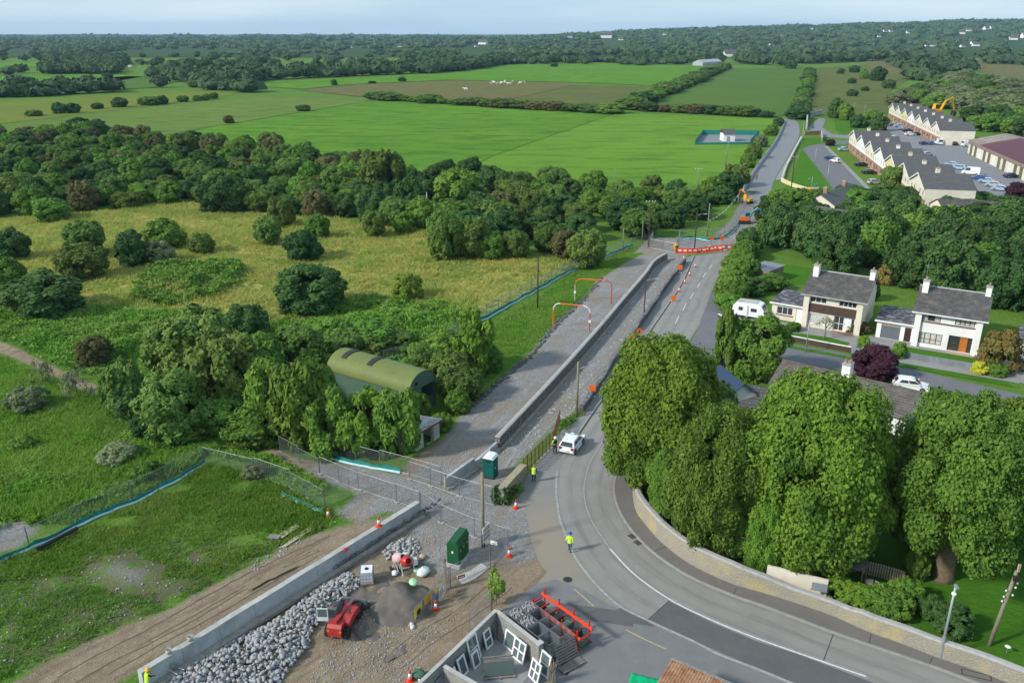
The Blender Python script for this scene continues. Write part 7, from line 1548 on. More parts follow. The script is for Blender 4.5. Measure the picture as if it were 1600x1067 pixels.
def carmesh(kind):
    if kind in CARM: return CARM[kind]
    Lc, Wc, Hc, prof, cab = carparts(kind); h = Wc / 2
    b = MB(); n = len(prof)
    ys = [(-h, 0.90), (-h + 0.06, 1.0), (h - 0.06, 1.0), (h, 0.90)]; ctr = (0, 0.58)
    sect = [(-h + 0.10, 1.0), (-h + 0.10, 1.0)]
    vs = []
    for y, k, sh in ((-h + 0.09, 0.985, 0), (-h, 0.95, 0.0), (h, 0.95, 0), (h - 0.09, 0.985, 0)):
        for x, z in prof: vs.append((x * k if abs(y) == h else x, y, ctr[1] + (z - ctr[1]) * (0.86 if abs(y) == h else 1.0)))
    b.add(vs, [(a * n + i, a * n + (i + 1) % n, (a + 1) * n + (i + 1) % n, (a + 1) * n + i) for a in range(3) for i in range(n)] + [tuple(range(n - 1, -1, -1)), tuple(range(3 * n, 4 * n))])
    m_ = len(cab); hb_ = h - 0.05; ht = h - 0.24; z0 = cab[0][1]; z1 = Hc
    def yw(z): return hb_ + (ht - hb_) * (z - z0) / (z1 - z0)
    b.add([(x, -yw(z), z) for x, z in cab] + [(x, yw(z), z) for x, z in cab], [(i, i + 1, m_ + i + 1, m_ + i) for i in range(m_ - 1)] + [tuple(range(m_ - 1, -1, -1)), tuple(range(m_, 2 * m_))])
    parts = {'body': b}
    def glassq(p0, p1, ins, off):
        (xa, za), (xb, zb) = p0, p1; d = math.hypot(xb - xa, zb - za); nx_, nz_ = -(zb - za) / d, (xb - xa) / d
        if nz_ < 0: nx_, nz_ = -nx_, -nz_
        g = MB(); f = lambda t_: (xa + (xb - xa) * t_ + nx_ * off, za + (zb - za) * t_ + nz_ * off)
        (ax, az), (bx, bz) = f(0.08), f(0.9); g.add([(ax, -yw(az) + ins, az), (ax, yw(az) - ins, az), (bx, yw(bz) - ins, bz), (bx, -yw(bz) + ins, bz)], [(0, 1, 2, 3)]); return g
    parts['rear_window'] = glassq(cab[0], cab[1], 0.12, 0.012); parts['windscreen'] = glassq(cab[5], cab[4], 0.08, 0.012)
    zt = z1 - 0.13; sides = []
    x0b, x1b = cab[0][0] + (0.42 if kind != 'van' else 2.6), cab[5][0] - 0.12; x0t = cab[1][0] + (0.32 if kind != 'van' else 2.6); x1t = cab[4][0] - 0.02
    for s in (-1, 1):
        for fa, fb in (((0.0, 0.46), (0.5, 1.0)) if kind != 'van' else ((0.0, 1.0),)):
            g = MB(); zb_ = z0 + 0.06; pb = lambda t_: x0b + (x1b - x0b) * t_; pt = lambda t_: x0t + (x1t - x0t) * t_
            g.add([(pb(fa), s * (yw(zb_) + 0.012), zb_), (pb(fb), s * (yw(zb_) + 0.012), zb_), (pt(fb), s * (yw(zt) + 0.012), zt), (pt(fa), s * (yw(zt) + 0.012), zt)], [(0, 1, 2, 3)]); sides.append(g)
    wh = MB(); wh.cyl((0, -0.1, 0), (0, 0.1, 0), 0.31, n=16); rim = MB(); rim.cyl((0, -0.11, 0), (0, 0.11, 0), 0.19, n=12)
    wpos = [(sx * Lc * 0.315 - 0.02, sy * (h - 0.1), 0.31) for sx in (-1, 1) for sy in (-1, 1)]
    lt = [MB().box(-Lc / 2 - 0.012 + .06, -Lc / 2 + 0.14, min(s * (h - 0.34), s * (h - 0.07)), max(s * (h - 0.34), s * (h - 0.07)), 0.68, 0.92) for s in (-1, 1)]
    hl = [MB().box(Lc / 2 - 0.3, Lc / 2 - 0.03, min(s * (h - 0.42), s * (h - 0.1)), max(s * (h - 0.42), s * (h - 0.1)), 0.6, 0.72) for s in (-1, 1)]
    pl = MB().box(-Lc / 2 - 0.018, -Lc / 2 + 0.01, -0.26, 0.26, 0.5, 0.61); mi = [MB().box(0.75, 0.92, min(s * h, s * (h + .17)), max(s * h, s * (h + .17)), 0.95, 1.08) for s in (-1, 1)]
    CARM[kind] = (parts, sides, wh, rim, wpos, lt, hl, pl, mi); return CARM[kind]
CMC = {}
def car(loc, rz, label, kind, paint, detail=True, group=None, cat='car'):
    parts, sides, wh, rim, wpos, lt, hl, pl, mi = carmesh(kind); t = thing('parked_car' if cat == 'car' else cat, label, cat, loc, rz, group)
    key = (kind, paint)
    if key not in CMC:
        d = {'body': parts['body'].mesh('body', paint), 'rw': parts['rear_window'].mesh('rear_window', 'glass'), 'ws': parts['windscreen'].mesh('windscreen', 'glass'), 'sd': [g.mesh('side_window', 'glass') for g in sides], 'wh': wh.mesh('wheel', 'rubber'), 'rim': rim.mesh('rim', 'steel'), 'lt': [g.mesh('tail_light', 'tail_red') for g in lt], 'hl': [g.mesh('headlight', 'ibc_white') for g in hl], 'pl': pl.mesh('number_plate', 'white_paint'), 'mi': [g.mesh('mirror', paint) for g in mi]}
        CMC[key] = d
    d = CMC[key]
    bo = link('body', d['body'], t); link('rear_window', d['rw'], t); link('windscreen', d['ws'], t)
    for m_ in d['sd']: link('side_window', m_, t)
    for p in wpos: w_ = link('wheel', d['wh'], t); w_.location = p; link('rim', d['rim'], w_)
    for m_ in d['lt']: link('tail_light', m_, t)
    if detail:
        for m_ in d['hl']: link('headlight', m_, t)
        for m_ in d['mi']: link('mirror', m_, t)
        link('number_plate', d['pl'], t)
    return t
a, b = G(883, 713), G(904, 686); car((a + b) / 2, yaw(a, b), 'white hatchback driving up the road beside the railing', 'hatch', 'paint_white')
CARS = [(1319, 236, 0.05, 'saloon', 'paint_pale', 'pale blue car on the first drive of the near terrace'), (1297, 250, 1.9, 'saloon', 'paint_navy', 'navy car at the estate kerb'), (1305, 254, 1.9, 'hatch', 'paint_white', 'white car behind the navy car at the estate kerb'), (1346, 260, 0.05, 'saloon', 'paint_black', 'black car on the second drive of the near terrace'), (1358, 272, 0.05, 'saloon', 'paint_black', 'black car on the third drive of the near terrace'), (1366, 288, 0.1, 'hatch', 'paint_silver', 'silver car on the nearest drive of the near terrace'),
    (1397, 196, 0.1, 'saloon', 'paint_silver', 'silver car before the far terrace, farthest left'), (1404, 199, 0.1, 'saloon', 'paint_pale', 'pale car before the far terrace, second from the left'), (1411, 203, 0.1, 'saloon', 'paint_pale', 'pale car before the far terrace, third from the left'), (1418, 206, 0.1, 'saloon', 'paint_black', 'black car before the far terrace'), (1422, 212, 0.0, 'saloon', 'paint_white', 'white car before the far terrace'), (1432, 212, 0.0, 'hatch', 'paint_black', 'black hatchback beside the white car of the far terrace'), (1395, 218, 1.2, 'hatch', 'paint_white', 'white car at the end of the near terrace'),
    (1441, 226, 1.4, 'hatch', 'paint_navy', 'navy car in the far car park row, first from the left'), (1453, 226, 1.4, 'hatch', 'paint_blue', 'blue car in the far car park row, second from the left'), (1466, 226, 1.4, 'van', 'paint_white', 'white van in the far car park row'), (1478, 226, 1.4, 'hatch', 'paint_pale', 'pale car in the far car park row right of the white van'), (1490, 227, 1.4, 'saloon', 'paint_black', 'black car in the far car park row'), (1501, 226, 1.4, 'hatch', 'paint_red', 'red car in the far car park row'), (1512, 229, 0.2, 'van', 'paint_white', 'white box van at the corner of the maroon-roofed building'),
    (1440, 240, 0.3, 'saloon', 'paint_silver', 'silver car behind the near terrace, upper'), (1448, 244, 0.3, 'hatch', 'paint_silver', 'silver hatchback behind the near terrace, lower'), (1486, 260, 2.6, 'saloon', 'paint_pale', 'pale car in the near car park row, first from the left'), (1498, 265, 2.6, 'hatch', 'paint_pale', 'pale car in the near car park row, second from the left'), (1516, 273, 2.6, 'van', 'paint_white', 'white van in the near car park row'), (1530, 281, 2.6, 'saloon', 'paint_blue', 'blue car in the near car park row, fourth from the left'), (1541, 286, 2.6, 'saloon', 'paint_pale', 'pale car in the near car park row, fifth from the left'), (1552, 292, 2.6, 'saloon', 'paint_silver', 'silver car in the near car park row, sixth from the left'), (1562, 298, 2.6, 'saloon', 'paint_pale', 'pale car at the right end of the near car park row'), (1580, 278, 0.05, 'saloon', 'paint_navy', 'navy car standing alone before the bay doors')]
for x, y, rz, k, pnt, lb in CARS: car(G(x, y) + Vector((0, 0, 0.03)), rz, lb, k, pnt, False)
car(loc2(h2, 13.2, -1.6, 0.1), h2.rotation_euler[2] + 1.3, 'silver car on the drive cut by the right edge', 'hatch', 'paint_silver')
car(G(1422, 608), -0.35, 'white car showing behind the bungalow roof', 'hatch', 'paint_white')
# caravan
p = loc2(h1, -7.4, -0.6, 0.05); t = thing('caravan', 'white touring caravan parked beside the cream house', 'caravan', p, h1.rotation_euler[2] + 0.05)
prof = [(-2.4, 0.5), (-2.55, 1.0), (-2.3, 2.0), (-1.9, 2.42), (1.0, 2.5), (1.7, 2.3), (2.25, 1.4), (2.3, 0.9), (2.15, 0.5)]
MB().prism(prof, 'y', -1.05, 1.05).obj('body', 'pvc', t); MB().prism([(-1.85, 2.43), (1.0, 2.51), (1.0, 2.56), (-1.85, 2.48)], 'y', -0.95, 0.95).obj('roof', 'concrete_top', t)
for xa, xb in ((-1.6, -0.85), (0.2, 1.2)): f = MB().box(xa, xb, -1.075, -1.052, 1.2, 1.85).obj('window', 'pvc', t); MB().box(xa + .06, xb - .06, -1.085, -1.077, 1.26, 1.79).obj('pane', 'glass', f)
MB().add([(1.82, -0.85, 2.14), (1.82, 0.85, 2.14), (2.24, 0.85, 1.46), (2.24, -0.85, 1.46)], [(0, 1, 2, 3)]).obj('front_window', 'glass', t); MB().box(-0.3, 0.0, -1.06, -1.054, 0.6, 2.1).obj('door_seam', 'concrete', t)
for s in (-1, 1): w_ = MB().cyl((-0.3, s * 0.85 - 0.09, 0.32), (-0.3, s * 0.85 + 0.09, 0.32), 0.32, n=14).obj('wheel', 'rubber', t); MB().cyl((-0.3, s * 0.86 - 0.11, 0.32), (-0.3, s * 0.86 + 0.11, 0.32), 0.18, n=10).obj('rim', 'steel', w_)
mb = MB(); mb.cyl((2.2, -0.4, 0.5), (3.4, 0, 0.5), 0.05, n=6); mb.cyl((2.2, 0.4, 0.5), (3.4, 0, 0.5), 0.05, n=6); mb.cyl((3.3, 0, 0.05), (3.3, 0, 0.6), 0.04, n=6); mb.obj('drawbar', 'galv', t); MB().box(2.35, 2.85, -0.35, 0.35, 0.5, 0.9, 0.05).obj('gas_locker', 'pvc', t)
# telehandler
a, b = G(523, 1003), G(552, 954); t = thing('telehandler', 'red telescopic handler with its cab door open beside the rock heap', 'telehandler', (a + b) / 2, yaw(a, b), None, (0.8,) * 3)
def wheel(par, x, y, r, w_, rimm='machine_red'):
    o = MB().lathe([(r * .5, -w_ / 2), (r * .92, -w_ / 2), (r, -w_ / 4), (r, w_ / 4), (r * .92, w_ / 2), (r * .5, w_ / 2)], 18).obj('wheel', 'rubber', par); o.rotation_euler = (math.pi / 2, 0, 0); o.location = (x, y, r)
    k = MB().lathe([(0.03, -w_ / 2 + .04), (r * .52, -w_ / 2 + .02), (r * .52, w_ / 2 - .02), (0.03, w_ / 2 - .04)], 12).obj('rim', rimm, o)
    mb = MB()
    for i in range(16):
        an = i * math.pi / 8; mb.M = Matrix.Rotation(an, 4, 'Z'); mb.box(r * .97, r * 1.04, -0.05, 0.05, -w_ / 2 + .02, w_ / 2 - .02)
    mb.obj('tread', 'rubber', o)
for x in (-1.35, 1.45):
    for y in (-0.85, 0.85): wheel(t, x, y, 0.58, 0.42)
MB().prism([(-2.1, 0.55), (-2.1, 1.0), (-1.9, 1.15), (2.0, 1.0), (2.1, 0.6)], 'y', -0.62, 0.62).obj('chassis', 'machine_red', t)
MB().prism([(-1.35, 1.1), (-1.3, 1.55), (-0.6, 1.72), (0.9, 1.66), (1.15, 1.35), (1.15, 1.0)], 'y', -1.1, -0.3).obj('engine_cover', 'machine_red', t)
MB().prism([(-2.2, 0.95), (-2.2, 1.5), (-1.95, 1.75), (-1.2, 1.6), (-1.2, 1.0)], 'y', -0.7, 0.6).obj('counterweight', 'machine_red', t)
for y in (-0.6, 0.5): MB().box(-2.23, -2.202, y - 0.1, y + 0.1, 1.1, 1.3).obj('rear_light', 'orange', t)
c = MB().prism([(-0.85, 1.0), (-0.8, 2.35), (-0.55, 2.45), (0.3, 2.4), (0.75, 1.5), (0.8, 1.0)], 'y', 0.28, 1.05).obj('cab', 'machine_grey', t)
MB().add([(0.33, 0.33, 2.36), (0.33, 1.0, 2.36), (0.77, 1.0, 1.54), (0.77, 0.33, 1.54)], [(0, 1, 2, 3)]).obj('windscreen', 'glass', c); MB().box(-0.7, 0.25, 1.052, 1.06, 1.45, 2.3).obj('side_window', 'glass', c); MB().box(-0.5, 0.2, 0.35, 0.98, 2.452, 2.47).obj('roof_window', 'glass', c); MB().add([(-0.86, 0.35, 1.5), (-0.86, 1.0, 1.5), (-0.83, 1.0, 2.3), (-0.83, 0.35, 2.3)], [(0, 1, 2, 3)]).obj('rear_window', 'glass', c); MB().lathe([(0.08, 0), (0.07, 0.15)], 8, (-0.5, 0.6, 2.47)).obj('beacon', 'red', c)
d_ = MB(); d_.M = Matrix.Translation((-0.75, 1.1, 0)) @ Matrix.Rotation(R(100), 4, 'Z'); d_.box(0, 1.0, -0.03, 0.03, 1.0, 1.4); d_.box(0, 0.07, -0.03, 0.03, 1.4, 2.3); d_.box(0.93, 1.0, -0.03, 0.03, 1.4, 2.1); d_.box(0, 1.0, -0.03, 0.03, 2.25, 2.32); dd_ = d_.obj('cab_door', 'bag_white', t)
d_ = MB(); d_.M = Matrix.Translation((-0.75, 1.1, 0)) @ Matrix.Rotation(R(100), 4, 'Z'); d_.box(0.08, 0.92, -0.01, 0.01, 1.41, 2.24); d_.obj('pane', 'glass_green', dd_)
bo = MB(); bo.M = Matrix.Translation((-1.9, 0.0, 1.85)) @ Matrix.Rotation(R(10), 4, 'Y'); bo.box(0, 3.3, -0.22, 0.2, -0.22, 0.2); bo.obj('boom', 'machine_red', t)
bo = MB(); bo.M = Matrix.Translation((-1.9, 0.0, 1.85)) @ Matrix.Rotation(R(10), 4, 'Y'); bo.box(3.3, 4.2, -0.15, 0.13, -0.15, 0.13); bo.obj('boom_section', 'machine_grey', t); MB().prism([(1.95, 1.2), (2.35, 1.1), (2.6, 0.25), (2.3, 0.25)], 'y', -0.25, 0.25).obj('boom_head', 'machine_red', t)
MB().prism([(2.55, 0.1), (2.55, 1.0), (2.75, 1.05), (2.72, 0.3), (3.4, 0.08), (3.4, 0.04)], 'y', -1.15, 1.15).obj('bucket', 'machine_grey', t)
for s in (-1, 1): MB().prism([(2.56, 0.1), (2.56, 1.0), (3.38, 0.06)], 'y', s * 1.17 - .015, s * 1.17 + .015).obj('bucket_side', 'machine_grey', t)
mb = MB(); mb.cyl((-0.2, -0.75, 1.7), (-0.2, -0.75, 2.15), 0.06, n=8); mb.obj('exhaust', 'iron', t); MB().box(1.0, 2.0, -1.08, -0.63, 1.18, 1.25).obj('mudguard', 'black', t); MB().box(1.0, 2.0, 0.63, 1.08, 1.18, 1.25).obj('mudguard', 'black', t); MB().box(-1.9, -0.85, -1.08, -0.63, 1.18, 1.25).obj('mudguard', 'black', t)
def bigm(x, y): return G(x, y)
def excavator(x, y, rz, label, up, low, arm, s=1.0):
    t = thing('excavator', label, 'excavator', G(x, y), rz); t.scale = (s,) * 3
    for k in (-1, 1): MB().prism([(-1.5, 0.25), (-1.2, 0), (1.2, 0), (1.5, 0.25), (1.5, 0.55), (1.2, 0.75), (-1.2, 0.75), (-1.5, 0.55)], 'y', k * 0.9 - 0.25, k * 0.9 + 0.25).obj('track', 'rubber', t)
    MB().box(-1.4, 0.9, -1.0, 1.0, 0.85, 1.7, 0.06).obj('upper_body', up, t); c = MB().box(-0.1, 1.2, 0.05, 0.98, 1.702, 2.8, 0.1).obj('cab', low, t); MB().box(0.0, 1.1, 0.0, 0.05, 1.9, 2.65).obj('side_window', 'glass', c)
    mb = MB(); mb.tube([(0.8, -0.3, 1.3), (1.9, -0.3, 3.4), (3.6, -0.3, 4.0)], [0.26, 0.24, 0.18], 6); mb.obj('boom', arm, t); MB().tube([(3.5, -0.3, 4.1), (4.4, -0.3, 1.4)], [0.2, 0.13], 6).obj('dipper', arm, t); MB().prism([(4.2, 1.5), (4.8, 1.1), (4.7, 0.3), (4.0, 0.5)], 'y', -0.7, 0.1).obj('bucket', 'iron', t); MB().cyl((1.6, -0.3, 3.3), (2.9, -0.3, 4.3), 0.08, n=6).obj('ram', 'steel', t)
    return t
excavator(1164, 349, -0.15, 'blue-armed excavator digging beside the roadworks', 'machine_orange', 'machine_blue', 'machine_blue', 0.85)
excavator(1168, 318, 2.2, 'orange excavator behind the blue one at the junction', 'machine_yellow', 'machine_yellow', 'machine_orange', 0.75)
t = excavator(1468, 192, 0.3, 'yellow excavator arm rising behind the far terrace', 'machine_yellow', 'machine_yellow', 'machine_yellow', 2.4); t.location.y += 22; t.location.x += 8
t = thing('dumper', 'yellow site dumper standing on the lawn by the slate cottage', 'dumper', G(1268, 305), 0.15)
for x in (-1.2, 1.2):
    for y in (-0.9, 0.9): wheel(t, x, y, 0.62, 0.45, 'machine_yellow')
MB().prism([(-2.4, 1.6), (-2.1, 0.8), (-0.4, 0.8), (-0.2, 1.9), (-1.2, 1.8)], 'y', -1.1, 1.1).obj('skip', 'machine_yellow', t); MB().box(0, 2.2, -0.7, 0.7, 0.7, 1.4, 0.05).obj('engine_cover', 'machine_grey', t); mb = MB(); mb.tube([(0.2, -0.7, 1.4), (0.2, -0.7, 2.7), (1.4, -0.7, 2.7), (1.4, -0.7, 1.4)], 0.06, 6); mb.tube([(0.2, 0.7, 1.4), (0.2, 0.7, 2.7), (1.4, 0.7, 2.7), (1.4, 0.7, 1.4)], 0.06, 6); mb.box(0.15, 1.45, -0.75, 0.75, 2.72, 2.8); mb.obj('roll_cage', 'net_green', t)
# ------------------------------------------------------------------ site equipment
a, b, c = G(699, 884), G(716, 888), G(738, 868)
W_ = max(1.0, (b - a).length); D_ = (c - b).length; t = thing('electrical_cabinet', 'large dark green electrical cabinet with sloped roof on a concrete plinth', 'cabinet', a, yaw(a, b))
print('cab', W_, D_)
MB().box(-0.12, W_ + .12, -0.12, D_ + .12, 0, 0.32).obj('plinth', 'concrete_top', t)
MB().box(0, W_, 0, D_, 0.323, 1.95).obj('housing', 'cab_green', t); MB().prism([(-0.06, 1.953), (W_ + .06, 1.953), (W_ * .82, 2.42), (W_ * .18, 2.42)], 'y', -0.06, D_ + .06).obj('roof', 'cab_green', t)
for k in range(3): d_ = MB().box(W_ + .002, W_ + .025, 0.06 + k * D_ / 3, D_ / 3 * (k + 1) - .06, 0.4, 1.88).obj('door', 'cab_green', t); MB().add([(W_ + .03, D_ / 3 * (k + .35), 1.4), (W_ + .03, D_ / 3 * (k + .65), 1.4), (W_ + .03, D_ / 3 * (k + .5), 1.62)], [(0, 1, 2)]).obj('warning_triangle', 'sign_yellow', d_)
MB().box(W_ * .4, W_ * .55, -0.012, -0.002, 1.3, 1.5).obj('label_plate', 'pvc', t)
sheet('slab', PX([(712, 900), (735, 892), (752, 880), (764, 888), (742, 905), (722, 914)]), 0.05, 'concrete_top')
t = thing('notice_board', 'white site notice board leaning on the wooden pole', 'sign', G(760, 851), 1.1); MB().box(-0.6, 0.6, -0.02, 0.02, 0.4, 1.9).obj('board', 'pvc', t)
for k in range(3): MB().box(-0.5, 0.5, 0.022, 0.026, 0.6 + k * 0.42, 0.9 + k * 0.42).obj('notice', 'ibc_white', t); MB().box(-0.5, 0.5, -0.026, -0.022, 0.6 + k * 0.42, 0.9 + k * 0.42).obj('notice', 'concrete_top', t)
for x in (-0.5, 0.5): MB().box(x - .03, x + .03, -0.02, 0.02, 0, 0.397).obj('leg', 'wood', t)
t = thing('fence_notice', 'small white notice on the mesh fence beside the pole', 'sign', G(772, 850, 1.3), -0.35); MB().box(-0.28, 0.28, -0.07, -0.05, 0, 0.35).obj('plate', 'pvc', t); MB().box(-0.2, 0.2, -0.075, -0.071, 0.08, 0.14).obj('print', 'machine_grey', t)
# portable toilet
a, b = G(754, 746), G(766, 748.5); t = thing('portable_toilet', 'dark green portable toilet with white roof above the gravel crossing', 'toilet', a, yaw(a, b)); s = 1.15
MB().box(0, s, 0, s, 0.0, 0.16).obj('base', 'iron', t); MB().box(0.02, s - .02, 0.02, s - .02, 0.162, 2.1).obj('cabin', 'loo_green', t); MB().prism([(-0.03, 2.103), (s + .03, 2.103), (s * .86, 2.28), (s * .5, 2.36), (s * .14, 2.28)], 'y', -0.03, s + .03).obj('roof', 'pvc', t); MB().lathe([(0.05, 0), (0.05, 0.22)], 8, (s * .3, s * .8, 2.3)).obj('vent_pipe', 'pvc', t)
d_ = MB().box(s - .018, s + .012, 0.2, s - .2, 0.25, 1.95).obj('door', 'loo_green', t); MB().box(s + .013, s + .03, 0.28, 0.42, 1.05, 1.2).obj('latch', 'pvc', d_)
for z in (0.7, 1.3): MB().box(0.12, s - .12, -0.004, 0.018, z, z + 0.04).obj('panel_rib', 'loo_green', t)
MB().box(s * .3, s * .7, -0.006, 0.018, 1.72, 1.9).obj('louvre', 'black', t)
# IBC tank, mixer, bags
t = thing('ibc_tank', 'white caged liquid tank on a pallet beside the concrete wall', 'tank', G(574, 907), 0.12)
p_ = MB()
for k in range(3): p_.box(-0.5, 0.5, -0.6 + k * 0.5, -0.4 + k * 0.5, 0, 0.12)
p_.box(-0.52, 0.52, -0.62, 0.62, 0.122, 0.15); p_.obj('pallet', 'wood', t); MB().box(-0.46, 0.46, -0.54, 0.54, 0.153, 1.1, 0.03).obj('bottle', 'ibc_white', t); MB().lathe([(0.14, 0), (0.14, 0.07)], 10, (0, 0, 1.1)).obj('cap', 'black', t)
g_ = MB()
for z in (0.3, 0.6, 0.9, 1.13):
    for x0, y0, x1, y1 in ((-.5, -.58, .5, -.58), (.5, -.58, .5, .58), (.5, .58, -.5, .58), (-.5, .58, -.5, -.58)): g_.cyl((x0, y0, z), (x1, y1, z), 0.015, n=4)
for k in range(5):
    for y in (-.58, .58): g_.cyl((-.5 + k * .25, y, .15), (-.5 + k * .25, y, 1.13), 0.015, n=4)
for k in range(1, 5):
    for x in (-.5, .5): g_.cyl((x, -.58 + k * .232, .15), (x, -.58 + k * .232, 1.13), 0.015, n=4)
g_.obj('cage', 'steel', t)
for x, y, rz, lb, dm in ((636, 893, 0.5, 'red-drummed cement mixer by the sand heap', 'red'), (624, 888, 1.0, 'pale pink-drummed cement mixer behind the red one', 'mixer_pink')):
    t = thing('cement_mixer', lb, 'cement mixer', G(x, y), rz); d_ = MB(); d_.M = Matrix.Translation((0, 0, 1.0)) @ Matrix.Rotation(R(58), 4, 'X'); d_.lathe([(0.18, -0.5), (0.42, -0.35), (0.45, 0.05), (0.24, 0.5), (0.22, 0.5), (0.4, 0.03)], 16); d_.obj('drum', dm, t, True); f_ = MB(); f_.tube([(-0.5, -0.4, 0.05), (-0.5, 0, 0.95), (-0.5, 0.4, 0.05)], 0.035, 6); f_.tube([(0.5, -0.4, 0.05), (0.5, 0, 0.95), (0.5, 0.4, 0.05)], 0.035, 6); f_.cyl((-0.5, 0.3, 0.15), (0.5, 0.3, 0.15), 0.03); f_.obj('frame', 'bag_white', t); MB().box(0.5, 0.85, -0.25, 0.2, 0.55, 1.05, 0.03).obj('motor_box', 'bag_white', t)
    for s in (-1, 1): MB().cyl((s * 0.5 - .04, 0.4, 0.18), (s * 0.5 + .04, 0.4, 0.18), 0.18, n=12).obj('wheel', 'rubber', t)
for x, y, m_, sx, lb in ((662, 897, 'bag_white', 0.62, 'large crumpled white bag beside the sand heap'), (652, 893, 'bag_green', 0.3, 'green and white cement bag before the large white bag'), (649, 881, 'bag_blue', 0.32, 'blue sack behind the large white bag'), (646, 912, 'bag_green', 0.42, 'green and white bag lying on the sand heap'), (660, 872, 'wood_pale', 0.35, 'pale tub behind the blue sack'), (617, 897, 'ibc_white', 0.34, 'white drum beside the cement mixers')):
    z = 1.1 if 'on the sand' in lb else 0; p = G(x, y, z); t = thing('sack', lb, 'sack', p, random.uniform(0, 3)); MB().blob((0, 0, sx * .42), sx, sx * .75, sx * .5, 12, 8, 0.13, 0.0).obj('sack_body', m_, t, True); MB().blob((sx * .5, 0.05, sx * .7), sx * .28, sx * .2, sx * .16, 8, 5, 0.2).obj('sack_neck', m_, t, True)
# sand heap
c0 = G(630, 946); hx_ = np.linspace(-4.2, 4.2, 46); X_, Y_ = np.meshgrid(hx_, hx_); rr = np.sqrt((X_ / 2.4) ** 2 + (Y_ / 2.3) ** 2)
Z_ = 1.65 * np.clip(1.12 - rr, 0, 1) ** 0.9 * (1 + 0.7 * (vnoise(X_ + 50, Y_ + 50, 0.7, 61) - 0.5)) + 0.2 * (vnoise(X_ + 9, Y_ + 9, 2.2, 62) - 0.5) - 0.08
Z_ = np.minimum(Z_, 1.45 + 0.1 * vnoise(X_ + 3, Y_ + 3, 1.1, 63)); idx = np.arange(X_.size).reshape(X_.shape)
o = link('sand_heap', npmesh('sand_heap', np.stack([X_.ravel(), Y_.ravel(), Z_.ravel()], 1), np.stack([idx[:-1, :-1], idx[:-1, 1:], idx[1:, 1:], idx[1:, :-1]], -1).reshape(-1, 4), 'sand', True)); o.location = c0; o.rotation_euler = (0, 0, 0.7); tag(o, 'dark grey heap of sand behind the red telehandler', 'heap')
# barrier with signs leaning on the heap
a, b = G(640, 982), G(676, 938); t = thing('sign_barrier', 'grey mesh barrier carrying yellow and orange signs against the sand heap', 'barrier', a, yaw(a, b)); l = (b - a).length
mb = MB()
for z in (0.15, 1.1): mb.cyl((0, 0, z), (l, 0, z), 0.03, n=5)
for x in (0, l * .33, l * .66, l): mb.cyl((x, 0, 0), (x, 0, 1.1), 0.03, n=5)
mb.obj('frame', 'steel', t); MB().box(l * .22, l * .52, -0.05, -0.03, 0.2, 1.05).obj('sign_plate', 'sign_yellow', t); MB().box(l * .3, l * .45, -0.058, -0.052, 0.4, 0.8).obj('sign_symbol', 'black', t); MB().box(l * .66, l * .92, -0.05, -0.03, 0.35, 1.05).obj('sign_plate', 'amber', t)
for k in range(3): MB().blob((0.1 + 0.1 * k, -0.2 + k * .12, 0.14), 0.22, 0.17, 0.15, 8, 6, 0.1).obj('sandbag', 'bag_white', t, True)
a, b = G(675, 953), G(702, 918); t = thing('safety_notices', 'colourful site safety notices tied on the mesh gate leaf', 'sign', a, yaw(a, b))
for k, (z, m_) in enumerate(((0.5, 'bag_blue'), (0.55, 'mixer_pink'), (0.8, 'sign_yellow'), (1.1, 'sign_yellow'), (0.9, 'ibc_white'), (0.6, 'ibc_white'))): x = 0.5 + (k % 3) * 0.6; MB().box(x, x + 0.45, -0.09 - .003 * k, -0.08 - .003 * k, z, z + 0.4).obj('notice', m_, t)
t = thing('warning_sign', 'small red notice on the mesh fence below the cabinet', 'sign', G(721, 903, 0.6), 0.5); MB().box(-0.3, 0.3, -0.01, 0.01, 0, 0.3).obj('plate', 'red', t); MB().box(-0.22, 0.22, -0.02, -0.012, 0.1, 0.18).obj('print', 'pvc', t)
# wooden posts
for x, y, h_, lb in ((697, 921, 2.6, 'orange-topped wooden post at the notice gate'), (768, 958, 2.3, 'wooden gate post at the block-walled yard'), (697, 767, 1.6, 'short wooden post at the precast wall unit')):
    t = thing('post', lb, 'post', G(x, y)); MB().box(-0.07, 0.07, -0.07, 0.07, -0.1, h_).obj('shaft', 'wood', t); MB().box(-0.072, 0.072, -0.072, 0.072, h_ + .002, h_ + 0.12, 0.02).obj('cap', 'rust', t)
# small conifer sapling beside gate
t = thing('sapling', 'thin young tree beside the gate of the block-walled yard', 'tree', G(775, 945)); V, F = crown_arrays(303, 16, 900, 0.06, low=-0.9, core=0); c_ = link('crown', npmesh('crown', V, F, 'leaf_bright'), t); c_.scale = (1.3, 1.3, 2.7); c_.location = (0, 0, 0.5); k_ = link('trunk', TR['slim'], t); k_.scale = (0.9, 0.9, 2.8)
